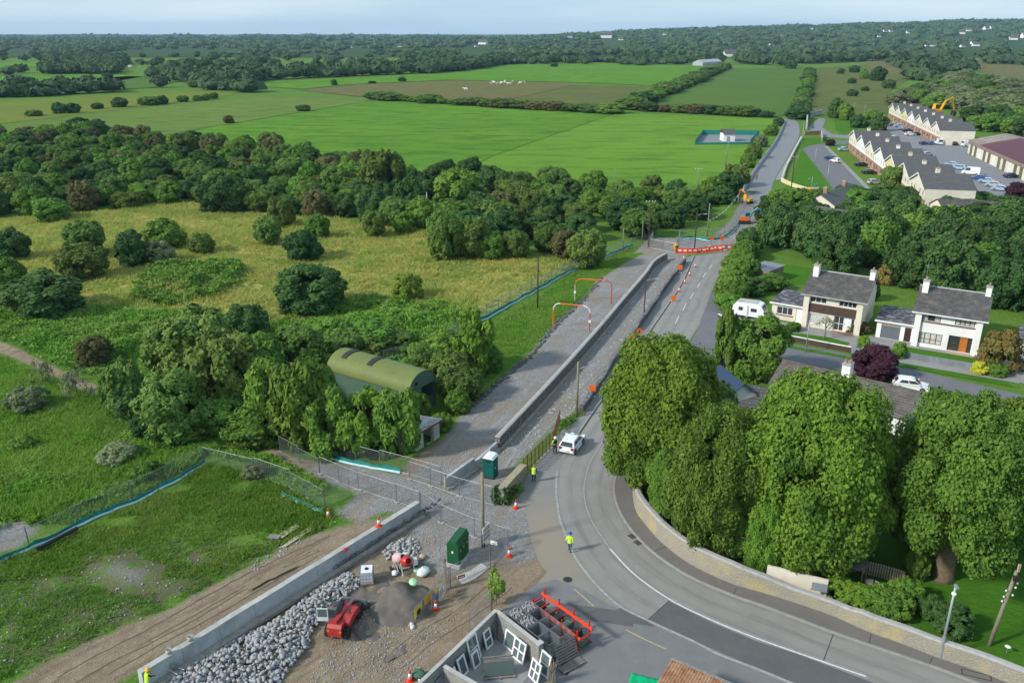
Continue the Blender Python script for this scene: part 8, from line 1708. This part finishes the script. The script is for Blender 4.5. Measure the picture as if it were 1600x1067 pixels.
# rock heap: picked stones as parts, the rest joined
def rockshape(seed):
    "angular block: a cube with shoved corners and one face split by a ridge"
    r = np.random.default_rng(seed); V = np.array([(x, y, z) for z in (-1, 1) for y in (-1, 1) for x in (-1, 1)], float) * 0.72 * r.uniform(.62, 1.15, (8, 3)) * np.array([1, r.uniform(.65, .9), r.uniform(.5, .75)])
    V = np.concatenate([V, [[r.uniform(-.3, .3), r.uniform(-.3, .3), .78], [.95, r.uniform(-.2, .2), r.uniform(-.2, .2)], [-.9, r.uniform(-.2, .2), r.uniform(-.2, .2)]]])
    Q = [(4, 5, 8), (5, 7, 8), (7, 6, 8), (6, 4, 8), (1, 3, 9), (3, 7, 9), (7, 5, 9), (5, 1, 9), (0, 4, 10), (4, 6, 10), (6, 2, 10), (2, 0, 10), (0, 1, 5), (0, 5, 4), (2, 6, 7), (2, 7, 3), (0, 2, 3), (0, 3, 1)]
    return V, np.array(Q)
RS_ = [rockshape(500 + s) for s in range(8)]
RM = []
for s in range(6):
    V, Q = rockshape(400 + s); RM.append(npmesh('rock', V, Q, 'rock'))
HEAP = [(262, 1050), (330, 1018), (400, 985), (440, 962), (470, 940), (500, 915), (545, 893), (563, 905), (560, 918), (535, 935), (505, 960), (490, 985), (478, 1015), (450, 1045), (430, 1085), (262, 1085)]
HEAP2 = [(598, 862), (620, 842), (650, 842), (658, 858), (640, 875), (605, 875)]
heapw = [tuple(G(x, y)[:2]) for x, y in HEAP]; heap2w = [tuple(G(x, y)[:2]) for x, y in HEAP2]
def heap(name, label, polyw, npick, nrest, smin, smax, hgt_, seed):
    r = random.Random(seed); xs = [p[0] for p in polyw]; ys = [p[1] for p in polyw]; o0 = Vector((sum(xs) / len(xs), sum(ys) / len(ys), 0)); t = thing(name, label, 'rock heap', o0); pts = []
    while len(pts) < npick + nrest:
        x, y = r.uniform(min(xs), max(xs)), r.uniform(min(ys), max(ys))
        if inpoly(polyw, x, y): pts.append((x, y))
    P = np.array(pts); dd = polydist(P[:, 0], P[:, 1], polyw); hz_ = hgt_ * np.clip(dd / 1.4, 0, 1)
    for i in range(npick):
        s = r.uniform(smin, smax) * (0.75 if dd[i] < .25 else 1); o = link('rock', RM[i % 6], t); o.location = (P[i, 0] - o0.x, P[i, 1] - o0.y, hz_[i] * r.uniform(0.75, 1.0) + s * .3); o.rotation_euler = (r.uniform(-.6, .6), r.uniform(-.6, .6), r.uniform(0, 6.28)); o.scale = (s,) * 3
    Vs = []; Fs = []
    for i in range(npick, len(pts)):
        s = r.uniform(smin * .5, smax * .8); q = Quaternion((r.gauss(0, 1), r.gauss(0, 1), r.gauss(0, 1), r.gauss(0, 1))).normalized().to_matrix(); rs = RS_[i % 8]; V = rs[0] * s @ np.array(q); Vs.append(V + np.array([P[i, 0] - o0.x, P[i, 1] - o0.y, hz_[i] * r.uniform(0, .9)])); Fs.append(rs[1] + 11 * (i - npick))
    o = link('rock_fill', npmesh('rock_fill', np.concatenate(Vs), np.concatenate(Fs), 'rock'), t); o['kind'] = 'stuff'
heap('rock_heap', 'long heap of grey quarried rocks below the concrete wall', heapw, 300, 2300, 0.12, 0.25, 0.5, 71)
heap('rubble_heap', 'small heap of broken grey stones near the wall end behind the mixers', heap2w, 50, 160, 0.12, 0.26, 0.4, 72)
# loose stones and trench debris
def litter(name, label, polys, n, smin, smax, m_, seed, flat=0.6, bar_=False, z=0.02):
    r = random.Random(seed); Vs = []; Fs = []; k = 0
    while k < n:
        pl = polys[r.randrange(len(polys))]; xs = [p[0] for p in pl]; ys = [p[1] for p in pl]; x, y = r.uniform(min(xs), max(xs)), r.uniform(min(ys), max(ys))
        if not inpoly(pl, x, y): continue
        s = r.uniform(smin, smax); q = Quaternion((1, 0, 0, r.uniform(-3, 3))).normalized().to_matrix(); p = G(x, y)
        V = (ICO_V * np.array([1 if not bar_ else r.uniform(2, 4.5), r.uniform(.6, 1) if not bar_ else .28, flat])) * s @ np.array(q).T; Vs.append(V + np.array([p.x, p.y, z + s * flat * .3])); Fs.append(ICO_F + 12 * k); k += 1
    V = np.concatenate(Vs); c_ = V.reshape(-1, 12, 3).mean(1); V = V.reshape(-1, 12, 3); V[:, :, 2] += ground_z(c_[:, 0], c_[:, 1])[:, None]; o = link(name, npmesh(name, V.reshape(-1, 3), np.concatenate(Fs), m_)); tag(o, label, 'stones', None, 'stuff'); return o
TRN = [(1040, 402), (1062, 408), (1005, 488), (950, 562), (900, 645), (868, 662), (815, 715), (785, 745), (785, 705), (850, 635), (965, 502), (1012, 440)]
litter('gravel_stones', 'loose grey stones scattered over the gravel road and trench', [TRN, [(640, 748), (695, 690), (765, 608), (866, 510), (940, 437), (1010, 394), (1030, 398), (960, 478), (848, 604), (770, 690), (745, 722), (692, 762)]], 3000, 0.03, 0.085, 'rock', 81)
litter('trench_offcuts', 'pale strips and offcuts strewn in the trench', [TRN], 190, 0.05, 0.11, 'ibc_white', 82, 0.3, True, 0.08)
litter('yard_stones', 'loose stones scattered over the site crossing and dirt', [[(520, 800), (655, 790), (790, 865), (700, 900), (560, 818)], [(480, 1067), (560, 930), (640, 990), (720, 960), (640, 1067)], [(540, 740), (690, 765), (770, 790), (690, 812), (600, 780)]], 2200, 0.025, 0.075, 'rock', 83)
litter('field_stones', 'small pale stones lying in the thin grass and along the haul track', [[(0, 900), (150, 865), (330, 860), (420, 860), (260, 948), (90, 1022), (0, 1060)], [(380, 880), (500, 822), (530, 812), (400, 890)]], 380, 0.03, 0.11, 'rock', 84)
litter('edge_stones', 'line of dark boulders along the left edge of the gravel road', [[(724, 640), (765, 606), (830, 552), (866, 505), (912, 464), (940, 433), (942, 438), (914, 470), (868, 512), (832, 558), (768, 612), (728, 646)]], 420, 0.12, 0.3, 'stone_dark', 85)
# planks, pipe
for i, (x0, y0, x1, y1, lb) in enumerate(((441, 853, 487, 820, 'long pale plank lying beside the haul track, outer one'), (445, 852, 491, 822, 'long pale plank lying beside the haul track, inner one'), (437, 838, 465, 820, 'broad weathered board beside the two long planks'), (420, 838, 437, 839, 'short batten left of the broad board'))):
    a, b = G(x0, y0), G(x1, y1); t = thing('plank', lb, 'plank', a + Vector((0, 0, GZ(a) + .06)), yaw(a, b)); wd = 0.3 if 'broad' in lb else 0.11; MB().box(0, (b - a).length, -wd, wd, 0, 0.07).obj('board', 'wood_pale' if 'long' in lb else 'wood_grey', t); MB().box(0.3, 0.4, -wd - .02, wd + .02, -0.06, -.002).obj('batten', 'wood', t)
a, b = G(58, 861), G(106, 836); t = thing('pipe', 'black plastic pipe lying along the netting fence', 'pipe', a + Vector((0, 0, 0.2)), yaw(a, b)); MB().lathe([(0.13, 0), (0.17, 0), (0.17, 3.6), (0.13, 3.6)], 12).obj('tube', 'rubber', t).rotation_euler = (0, math.pi / 2, 0); MB().lathe([(0.19, 0), (0.19, 0.25)], 12).obj('collar', 'rubber', t).rotation_euler = (0, math.pi / 2, 0)
# wheelbarrow tipped by the wall
t = thing('wheelbarrow', 'tipped grey wheelbarrow beside the worker at the concrete wall', 'wheelbarrow', G(270, 1050), 2.6); b_ = MB(); b_.M = Matrix.Translation((0, 0, 0.45)) @ Matrix.Rotation(R(35), 4, 'X'); b_.add([(-0.45, -0.3, 0.3), (0.45, -0.33, 0.3), (0.45, 0.33, 0.3), (-0.45, 0.3, 0.3), (-0.25, -0.18, 0), (0.2, -0.18, 0), (0.2, 0.18, 0), (-0.25, 0.18, 0)], [(0, 1, 5, 4), (1, 2, 6, 5), (2, 3, 7, 6), (3, 0, 4, 7), (4, 5, 6, 7)]); b_.obj('tray', 'galv', t); mb = MB(); mb.tube([(0.6, 0.1, 0.15), (0, 0.2, 0.35), (-0.9, 0.25, 0.45)], 0.025, 5); mb.tube([(0.6, -0.1, 0.15), (0, -0.2, 0.35), (-0.9, -0.25, 0.45)], 0.025, 5); mb.obj('handles', 'bag_white', t); MB().cyl((0.6, -0.05, 0.18), (0.6, 0.05, 0.18), 0.18, n=12).obj('wheel', 'rubber', t)
# ------------------------------------------------------------------ block-walled yard with windows, cages and the red rack
HB = 1.9
def gz(x, y): p = G(x, y, HB); return Vector((p.x, p.y, 0))
cA, cB, cC, cD, cE = gz(775, 953), gz(840, 1004), gz(692, 1039), gz(640, 1082), gz(760, 1078)
def blockwall(label, a, b, h_):
    t = thing('block_wall', label, 'wall', a, yaw(a, b)); l = (b - a).length; MB().box(0, l, -0.11, 0.11, -.05, h_).obj('blockwork', 'block', t); MB().box(-0.02, l + .02, -0.13, 0.13, h_ + .003, h_ + 0.06).obj('capping', 'concrete_top', t); return t
d_ = (cC - cA).normalized()
blockwall('grey block wall of the yard running down to the bottom edge', cA, cD, HB); blockwall('grey block wall of the yard beside the stone cages', cA + (cB - cA).normalized() * 0.14, cB, HB - .002); blockwall('grey block cross wall dividing the yard', cC + (cE - cC).normalized() * 0.14, cE, HB - .004)
t = thing('wall_pier', 'square block pier at the end of the yard wall', 'pier', cB + (cB - cA).normalized() * 0.18, yaw(cA, cB)); MB().box(-0.16, 0.16, -0.2, 0.2, -.05, HB + .1).obj('pier_blocks', 'block', t); MB().box(-0.2, 0.2, -0.24, 0.24, HB + .103, HB + .17).obj('cap', 'concrete_top', t)
sheet('yard_slab', [cA, cB, cB + d_ * 8, cD], 0.034, 'footway_pale')
def frame(label, a, b, h_, lean, n=1, rows=1, door=False, m_='pvc'):
    "window frame standing on a-b and leaning back"
    l = (b - a).length; t = thing('window_frame', label, 'window frame', a, yaw(a, b)); t.rotation_euler = (lean, 0, yaw(a, b)); f = MB(); w_ = 0.12
    f.box(0, l, 0, 0.08, 0, w_); f.box(0, l, 0, 0.08, h_ - w_, h_)
    for i in range(n + 1): x = (l - w_) * i / n; f.box(x, x + w_, .002, 0.078, w_, h_ - w_)
    for k in range(1, rows): f.box(w_, l - w_, 0.004, 0.076, h_ * k / rows - .05, h_ * k / rows + .05)
    f.obj('frame', m_, t)
    for i in range(n):
        for k in range(rows): q = (l - w_) / n; MB().box(w_ + i * q, (i + 1) * q, 0.03, 0.045, h_ * k / rows + .06, h_ * (k + 1) / rows - .06).obj('pane', 'glass_green', t)
    return t
def wp(x, y): return G(x, y, 0.04)
ua = (cD - cA).normalized(); na = Vector((-ua.y, ua.x, 0)); ub = (cB - cA).normalized(); nb = Vector((ub.y, -ub.x, 0))
if na.x < 0: na = -na
def onA(s, off): return cA + ua * s + na * off + Vector((0, 0, .04))
def onB(s, off): return cA + ub * s + nb * off + Vector((0, 0, .04))
frame('white window frame leaning on the long wall nearest the corner', onA(1.9, .55), onA(1.1, .55), 1.35, -0.25, 1, 2)
frame('tall white door frame leaning on the long wall', onA(3.7, .6), onA(2.6, .6), 1.95, -0.24, 1, 2)
frame('small white window frame propped before the tall door frame', onA(3.9, .95), onA(3.15, .95), 1.15, -0.25, 1, 1)
frame('white window frame left of the tall door frame', onA(5.0, .7), onA(4.2, .7), 1.35, -0.3, 1, 1)
frame('low white window frame at the left end against the long wall', onA(6.2, .7), onA(5.2, .7), 1.05, -0.4, 1, 1)
frame('white window frame leaning on the wall by the cages, left one', onB(1.35, .5), onB(2.4, .5), 1.3, -0.22, 1, 1); frame('white twin window frame leaning on the wall by the cages, right one', onB(2.5, .75), onB(3.7, .75), 1.5, -0.24, 2, 2)
frame('white window frame standing outside by the wall pier', cB + ub * .35 + nb * .3 + Vector((0, 0, .02)), cB + ub * 1.35 + nb * .35 + Vector((0, 0, .02)), 1.65, -0.2, 1, 2)
frame('white window frame nearest the camera below the wall pier', cB + ub * .3 + nb * 1.1 + Vector((0, 0, .02)), cB + ub * 1.3 + nb * 1.2 + Vector((0, 0, .02)), 1.4, -0.25, 2, 2)
frame('black-framed window lying by the cross wall', cC + (cE - cC).normalized() * .5 + Vector((-.2, -.45, .05)), cC + (cE - cC).normalized() * 1.6 + Vector((-.2, -.45, .05)), 1.1, -0.5, 1, 1, m_='black')
p = cC + (cE - cC).normalized() * .9 + Vector((-1.0, -1.5, .05)); t = thing('frame_stack', 'stack of pale window frames lying below the cross wall', 'window frames', p, 0.5)
for k in range(6): f = MB(); x = .04 * (k % 3); f.box(x, x + 1.5, 0, .12, .08 * k, .08 * k + .075); f.box(x, x + 1.5, .9, 1.02, .08 * k, .08 * k + .075); f.box(x, x + .12, .121, .899, .08 * k, .08 * k + .073); f.box(x + 1.38, x + 1.5, .121, .899, .08 * k, .08 * k + .073); f.obj('frame', 'pvc', t)
for k, (q, h_) in enumerate(((onB(.5, .4), 1.5), (onA(7.2, .5), 1.2), (onA(.7, .4), 1.1))): t = thing('board', 'grey sheet leaning in the yard, %s' % ('by the corner', 'at the far left', 'next to the first frame')[k], 'board', q, yaw(cA, cB) if k == 0 else yaw(cD, cA)); t.rotation_euler[0] = -.2; MB().box(0, .8, 0, .03, 0, h_).obj('sheet', 'grey_render', t); MB().box(.1, .9, -.05, -.02, 0, h_ * .8).obj('batten', 'wood_grey', t)
# glass stillage on pallet
a, b = G(756, 1064, .04), G(806, 1059, .04); t = thing('glass_rack', 'wooden pallet rack holding green glass panes in the yard', 'rack', a, yaw(a, b)); l = (b - a).length
mb = MB()
for k in range(5): mb.box(0, l, 0.05 + k * .2, 0.17 + k * .2, 0.1, 0.13)
for x in (0.05, l / 2, l - .15): mb.box(x, x + .1, 0, 1, 0, 0.098)
mb.obj('pallet', 'wood_grey', t); mb = MB()
for k in range(4): mb.add([(0.05, 0.72 + .012 * k, 0.25 + k * .3), (l - .05, 0.72 + .012 * k, 0.25 + k * .3), (l - .05, 0.72 + .012 * k, 0.37 + k * .3), (0.05, 0.72 + .012 * k, 0.37 + k * .3), (0.05, 0.78 + .012 * k, 0.25 + k * .3), (l - .05, 0.78 + .012 * k, 0.25 + k * .3), (l - .05, 0.78 + .012 * k, 0.37 + k * .3), (0.05, 0.78 + .012 * k, 0.37 + k * .3)], [(0, 1, 2, 3), (7, 6, 5, 4), (3, 2, 6, 7), (0, 4, 5, 1), (0, 3, 7, 4), (1, 5, 6, 2)])
mb.obj('back_slats', 'wood_grey', t)
for k in range(3): p_ = MB(); p_.M = Matrix.Translation((0.06, 0.22 + k * .13, 0.14)) @ Matrix.Rotation(R(-14), 4, 'X'); p_.box(0, l - .12, 0, 0.02, 0, 1.0 - .03 * k); p_.obj('pane', 'glass_green', t); f_ = MB(); f_.M = p_.M; f_.box(0, l - .12, -.01, 0.03, 1.0 - .03 * k, 1.05 - .03 * k); f_.obj('edge_strip', 'wood_grey', t)
# gabion cages
nn_ = -nb
def cagemesh():
    g = MB(); s = 0.98
    for x in (0, s):
        for y in (0, s): g.cyl((x, y, 0), (x, y, 1), 0.018, n=4)
    for z in (0.02, 1.0):
        for q in (0, s): g.cyl((0, q, z), (s, q, z), 0.018, n=4); g.cyl((q, 0, z), (q, s, z), 0.018, n=4)
    w_ = MB()
    for k in range(1, 11):
        v = k * s / 11
        for q in (0, s): w_.box(v - .005, v + .005, q - .005, q + .005, 0.02, 1); w_.box(q - .005, q + .005, v - .005, v + .005, 0.02, 1); w_.box(0, s, q - .004, q + .004, v - .005, v + .005); w_.box(q - .004, q + .004, 0, s, v - .005, v + .005)
    return g.mesh('cage_frame', 'steel'), w_.mesh('cage_mesh', 'wire')
CG, CW_ = cagemesh()
r = np.random.default_rng(88); Vs = []; Fs = []
for i in range(420):
    p = r.uniform(0.07, 0.91, 3); k = r.integers(0, 3); 
    if k == 0: p[2] = r.uniform(.85, 1.02)
    elif k == 1: p[r.integers(0, 2)] = r.choice([0.07, 0.91])
    Vs.append(ICO_V * r.uniform(.05, .1) * r.uniform(.6, 1, 3) + p); Fs.append(ICO_F + 12 * i)
FILL = npmesh('stone_fill', np.concatenate(Vs), np.concatenate(Fs), 'rock'); 
cage_root = cA + ub * 0.5 + nn_ * 0.5
for i, (u_, v_, full, lb) in enumerate(((0, 0, 1, 'stone-filled wire cage nearest the yard wall corner'), (0, 1, 1, 'stone-filled wire cage at the far left of the group'), (1, 0, 1, 'stone-filled wire cage second along the yard wall'), (1, 1, 0, 'empty wire cage beside the red rack, far one'), (2, 0, 0, 'empty wire cage third along the yard wall'), (2, 1, 0, 'empty wire cage beside the red rack, middle one'), (3, 0, 0.3, 'wire cage holding a few stones at the wall end'), (3, 1, 0, 'empty wire cage beside the red rack, near one'))):
    p = cage_root + ub * (u_ * 1.12) + nn_ * (v_ * 1.12); p.z = 0.02; t = thing('wire_cage', lb, 'cage', p, yaw(cA, cB), 'gabion cages'); t.scale = (1.06, 1.06, 1.75); link('cage_frame', CG, t); link('cage_mesh', CW_, t)
    if full: f_ = link('stone_fill', FILL, t); f_.scale = (1, 1, full); f_['kind'] = 'stuff'
    if full == 1: MB().box(0.12, 0.86, 0.12, 0.86, 0, 0.9).obj('stone_core', 'rock', t)
# wooden boards behind the cages, red rack
p = cA + nn_ * 0.3; t = thing('board_stack', 'weathered boards standing between the yard wall and the cages', 'boards', p, yaw(cA, cB))
for k in range(7): mb = MB(); mb.M = Matrix.Translation((k * .62, 0, 0)); mb.box(0, 0.56, -.03, .03, 0, 1.25 + .12 * (k % 3)); mb.obj('board', 'wood', t)
p = cA + ub * 0.2 + nn_ * 2.95; t = thing('steel_rack', 'long red steel transport rack beside the wire cages', 'rack', p, yaw(cA, cB)); l = 5.6; wd = 1.15; t.scale = (0.93, 1, 1.15)
mb = MB(); mb.box(0, l, 0, .12, .95, 1.1); mb.box(0, l, wd, wd + .12, 1.15, 1.33); mb.obj('rail', 'cone_red', t); mb = MB(); mb.box(0, l, 0, .1, .25, .38); mb.box(0, l, wd, wd + .1, .25, .38); mb.obj('lower_rail', 'red', t)
for k in range(7): x = k * (l - .1) / 6; MB().box(x, x + .1, .121, wd - .001, .9, 1.0).obj('cross_bar', 'red', t)
for k in range(4):
    for y in (.02, wd + .02): x = .3 + k * (l - .7) / 3; MB().box(x, x + .1, y, y + .08, 0, 1.75 if y > .5 else 1.5).obj('stanchion', 'red', t)
MB().box(.1, l - .1, .12, wd - .02, .4, .55).obj('deck', 'barn_end', t)
for k in range(5): mb = MB(); mb.box(.3 + k, .9 + k, .25, wd - .2, .552, 1.02, .04); mb.obj('load', 'barn_end' if k % 2 else 'iron', t)
# wooden hurdle, stick bundle, scrap
a, b = G(872, 1042), G(905, 1024); t = thing('hurdle', 'grey slatted wooden pallet leaning by the cages', 'pallet', a, yaw(a, b)); t.rotation_euler = (-0.35, 0, yaw(a, b)); l = (b - a).length
for k in range(7): MB().box(0, l, 0, .04, .1 + k * .2, .22 + k * .2).obj('slat', 'wood_grey', t)
for x in (0.05, l / 2 - .05, l - .15): MB().box(x, x + .1, .042, .14, 0, 1.5).obj('bearer', 'wood_grey', t)
t = thing('pallet', 'flat grey pallet lying before the slatted one', 'pallet', a + Vector((.35, -.75, 0.03)), yaw(a, b))
for k in range(5): MB().box(0, l, k * .14, .1 + k * .14, .1, .13).obj('slat', 'wood_grey', t)
for x in (0.05, l / 2, l - .15): MB().box(x, x + .1, 0, .68, 0, .098).obj('bearer', 'wood_grey', t)
t = thing('stick_bundle', 'bundle of bare branches standing by the pallets', 'branches', G(862, 1068)); rd = random.Random(4)
for k in range(34): an = rd.uniform(0, 6.28); q = rd.uniform(.05, .35); MB().tube([(q * math.cos(an), q * math.sin(an), 0), (q * .6 * math.cos(an + .3), q * .6 * math.sin(an + .3), 1.0), (q * 1.3 * math.cos(an + .6), q * 1.3 * math.sin(an + .6), 1.75 + rd.uniform(-.3, .3))], [.022, .018, .008], 4).obj('branch', 'bark_grey' if k % 2 else 'wood_pale', t)
t = thing('plastic_scrap', 'pale scrap of plastic beside the rack end', 'litter', G(909, 999)); MB().blob((0, 0, .12), .28, .22, .16, 9, 6, .3).obj('sheet', 'bag_white', t, True)
t = thing('site_bag', 'dark net bag beside the cone at the bottom edge', 'sack', G(655, 1058)); MB().blob((0, 0, .3), .5, .4, .32, 10, 7, .2, 0).obj('sack_body', 'barn_end', t, True); MB().blob((.2, -.3, .15), .25, .2, .15, 8, 6, .2, 0).obj('sack_flap', 'bag_white', t, True)
# green tarpaulin and rusty tin roof at the bottom edge
a, b = G(985, 1046, 1.0), G(1040, 1060, 1.0); t = thing('tarpaulin', 'bright green tarpaulin over a stack at the bottom edge', 'tarpaulin', Vector((a.x, a.y, 0)), yaw(a, b)); l = (b - a).length
nx_ = 16; vs = []; rd = random.Random(8)
for j_ in range(10):
    for i_ in range(nx_ + 1): x = i_ / nx_ * l; y = -j_ * .2; e = min(i_, nx_ - i_, j_) ; vs.append((x, y, (1.0 if 0 < j_ else .15) * (1 if 0 < i_ < nx_ else .2) + rd.uniform(-.05, .05)))
MB().add(vs, [(j_ * (nx_ + 1) + i_, j_ * (nx_ + 1) + i_ + 1, (j_ + 1) * (nx_ + 1) + i_ + 1, (j_ + 1) * (nx_ + 1) + i_) for j_ in range(9) for i_ in range(nx_)]).obj('cover', 'tarp_green', t, True); MB().box(.1, l - .1, -1.7, -.1, 0, .88).obj('stack', 'wood_grey', t)
a, b = G(1049, 1029, 2.6), G(1150, 1072, 2.6); t = thing('lean_to', 'rusty corrugated tin roof cut by the bottom edge', 'shed', Vector((a.x, a.y, 0)), yaw(a, b)); l = (b - a).length + 1.5
mb = MB(); n = int(l / .09); vs = []
for i_ in range(n + 1): z = .025 * (1 if i_ % 2 else -1); vs += [(i_ * l / n, 0, 2.55 + z), (i_ * l / n, -3.6, 2.1 + z)]
mb.add(vs, [(i_ * 2, i_ * 2 + 1, i_ * 2 + 3, i_ * 2 + 2) for i_ in range(n)]); mb.obj('tin_roof', 'corrugated_rust', t); MB().box(-.05, l, -.05, .12, 2.59, 2.66).obj('edge_board', 'wood_grey', t); MB().box(.05, l, -3.4, -.12, -.1, 2.05).obj('wall', 'block', t); MB().box(.02, .12, -3.4, -.1, 2.052, 2.1).obj('end_board', 'wood_pale', t)
# ------------------------------------------------------------------ walled garden
gp = [p + n * .6 for p, n in zip(wb, normals2(wb))]
sheet('garden_lawn', gp[::4] + [gp[-1], G(1750, 900), G(1750, 690), G(1450, 660), G(1250, 650), G(1060, 650)], 0.02, 'lawn')
sheet('garden_path', PX([(1372, 812), (1385, 805), (1390, 812), (1362, 858), (1352, 892), (1322, 895), (1345, 868)]), 0.045, 'footway_pale')
for i in range(5): p = G(1534 + i * -.6, 862 + i * 8); t = thing('stepping_stone', 'grey stepping stone on the right lawn, %s from the top' % POS[i], 'stone', p, 0, 'stepping stones'); MB().lathe([(.36, 0), (.36, .05), (.3, .06)], 10).obj('slab', 'coping', t)
a, b = G(1546, 858), G(1540, 892); t = thing('rail_edging', 'thin white rail beside the stepping stones', 'edging', a, yaw(a, b)); MB().box(0, (b - a).length, -.05, .05, 0, .4).obj('rail', 'pvc', t); MB().box(0, .08, -.07, .07, 0, .5).obj('post', 'pvc', t)
t = thing('trampoline', 'dark blue trampoline half hidden under the sycamore', 'trampoline', G(1512, 862)); MB().lathe([(1.3, .7), (1.5, .7), (1.5, .76), (1.3, .76)], 20).obj('pad', 'trampoline', t); MB().lathe([(.01, .71), (1.3, .71), (1.3, .73), (.01, .73)], 20).obj('mat', 'black', t)
for k in range(6): MB().cyl((1.4 * math.cos(k), 1.4 * math.sin(k), 0), (1.4 * math.cos(k), 1.4 * math.sin(k), .7), .03, n=5).obj('leg', 'galv', t)
t = thing('blue_tarpaulin', 'crumpled blue tarpaulin behind the curved wall', 'tarpaulin', G(1024, 800)); MB().blob((0, 0, .5), 1.0, .7, .5, 12, 7, .2, 0).obj('sheet', 'tarp_blue', t, True)
q = PX([(1348, 897), (1372, 902), (1392, 908), (1410, 914), (1406, 935)]); t = thing('garden_fence', 'wooden slatted fence round the small seating corner', 'fence', q[0])
for a, b in zip(q, q[1:]):
    n = max(2, int((b - a).length / .16))
    for i in range(n): p = a + (b - a) * i / n - q[0]; mb = MB(); mb.M = Matrix.Translation(p) @ Matrix.Rotation(yaw(a, b), 4, 'Z'); mb.box(0, .12, 0, .025, 0.05, 1.25); mb.obj('slat', 'wood_pale', t)
    for z in (.35, 1.0): mb = MB(); mb.M = Matrix.Translation(a - q[0]) @ Matrix.Rotation(yaw(a, b), 4, 'Z'); mb.box(0, (b - a).length, -.05, -.002, z, z + .07); mb.obj('rail', 'wood', t)
for x, y, lb in ((1356, 917, 'grey garden chair in the seating corner, left one'), (1372, 922, 'grey garden chair in the seating corner, right one')):
    t = thing('garden_chair', lb, 'chair', G(x, y), random.uniform(0, 3)); MB().box(-.25, .25, -.25, .25, .4, .45).obj('seat', 'coping', t); MB().box(-.25, .25, .22, .26, .452, .9).obj('backrest', 'coping', t)
    for sx in (-.22, .22):
        for sy in (-.22, .22): MB().cyl((sx, sy, 0), (sx, sy, .4), .025, n=5).obj('leg', 'coping', t)
a, b = G(1305, 895), G(1352, 912); t = thing('lean_to_roof', 'small slatted grey roof beside the seating corner', 'shelter', a, yaw(a, b)); l = (b - a).length
for k in range(8): MB().box(k * l / 8, (k + 1) * l / 8 - .02, -.9, .6, 1.55 + .003 * k, 1.6 + .003 * k).obj('sheet', 'grey_render' if k < 5 else 'wood_grey', t)
for x in (.1, l - .2):
    for y in (-.85, .5): MB().box(x, x + .08, y, y + .08, 0, 1.549).obj('post', 'wood', t)
t = thing('solar_light', 'small white garden light on the lawn by the wall', 'light', G(1572, 1021)); MB().cyl((0, 0, 0), (0, 0, .5), .02, n=5).obj('stem', 'galv', t); MB().lathe([(.05, .5), (.2, .62), (.02, .72)], 8).obj('shade', 'pvc', t)
# front garden tree, cattle
t = thing('bare_tree', 'small bare ornamental tree in the cream house front garden', 'tree', loc2(h1, 4.2, -4.2)); k_ = link('trunk', TR['slim'], t); k_.scale = (3.2, 3.2, 3.4); V, F = crown_arrays(305, 14, 260, 0.05, low=-.3, core=0); c_ = link('crown', npmesh('crown', V, F, 'leaf_grey'), t); c_.scale = (2.4, 2.4, 1.6); c_.location = (0, 0, 1.7)
cb_ = MB(); cb_.blob((0, 0, 1.0), 1.0, .38, .42, 10, 7); cb_.tube([(.8, 0, 1.15), (1.25, 0, 1.4), (1.6, 0, 1.3)], [.26, .2, .12], 6)
for x in (-.7, .65):
    for y in (-.22, .22): cb_.tube([(x, y, 1.0), (x + .03, y, .5), (x, y, 0)], [.15, .09, .07], 5)
cb_.tube([(-.95, 0, 1.25), (-1.1, 0, .6)], .04, 4); CB = cb_.mesh('body', 'cow', True)
for i, (x, y) in enumerate(((768, 134), (772, 132), (777, 134), (783, 133), (789, 131), (795, 134), (728, 143), (800, 132), (812, 133), (820, 132), (10, 126), (6, 125))):
    t = thing('cow', 'pale cow grazing %s' % ('in the far brown field' if x > 600 else 'in the far left strip field'), 'cow', G(x, y) + Vector((0, 0, .24)), random.uniform(0, 6), 'grazing cattle'); t.scale = (1.6,) * 3; link('body', CB, t)
# ------------------------------------------------------------------ air
hb = MB(); hb.box(-15500, 15500, -2600, 15500, -2.0, 175.0); m_ = bpy.data.materials.new('haze'); m_.use_nodes = True; m_.node_tree.nodes.clear()
ou = m_.node_tree.nodes.new('ShaderNodeOutputMaterial'); pv = m_.node_tree.nodes.new('ShaderNodeVolumePrincipled'); pv.inputs['Density'].default_value = 0.000055; pv.inputs['Color'].default_value = (0.5, 0.74, 1.0, 1); pv.inputs['Anisotropy'].default_value = 0.0
m_.node_tree.links.new(pv.outputs[0], ou.inputs['Volume']); M['haze'] = m_
ho = hb.obj('haze', 'haze'); ho['kind'] = 'stuff'; ho['label'] = 'thin blue summer haze over the far plain'
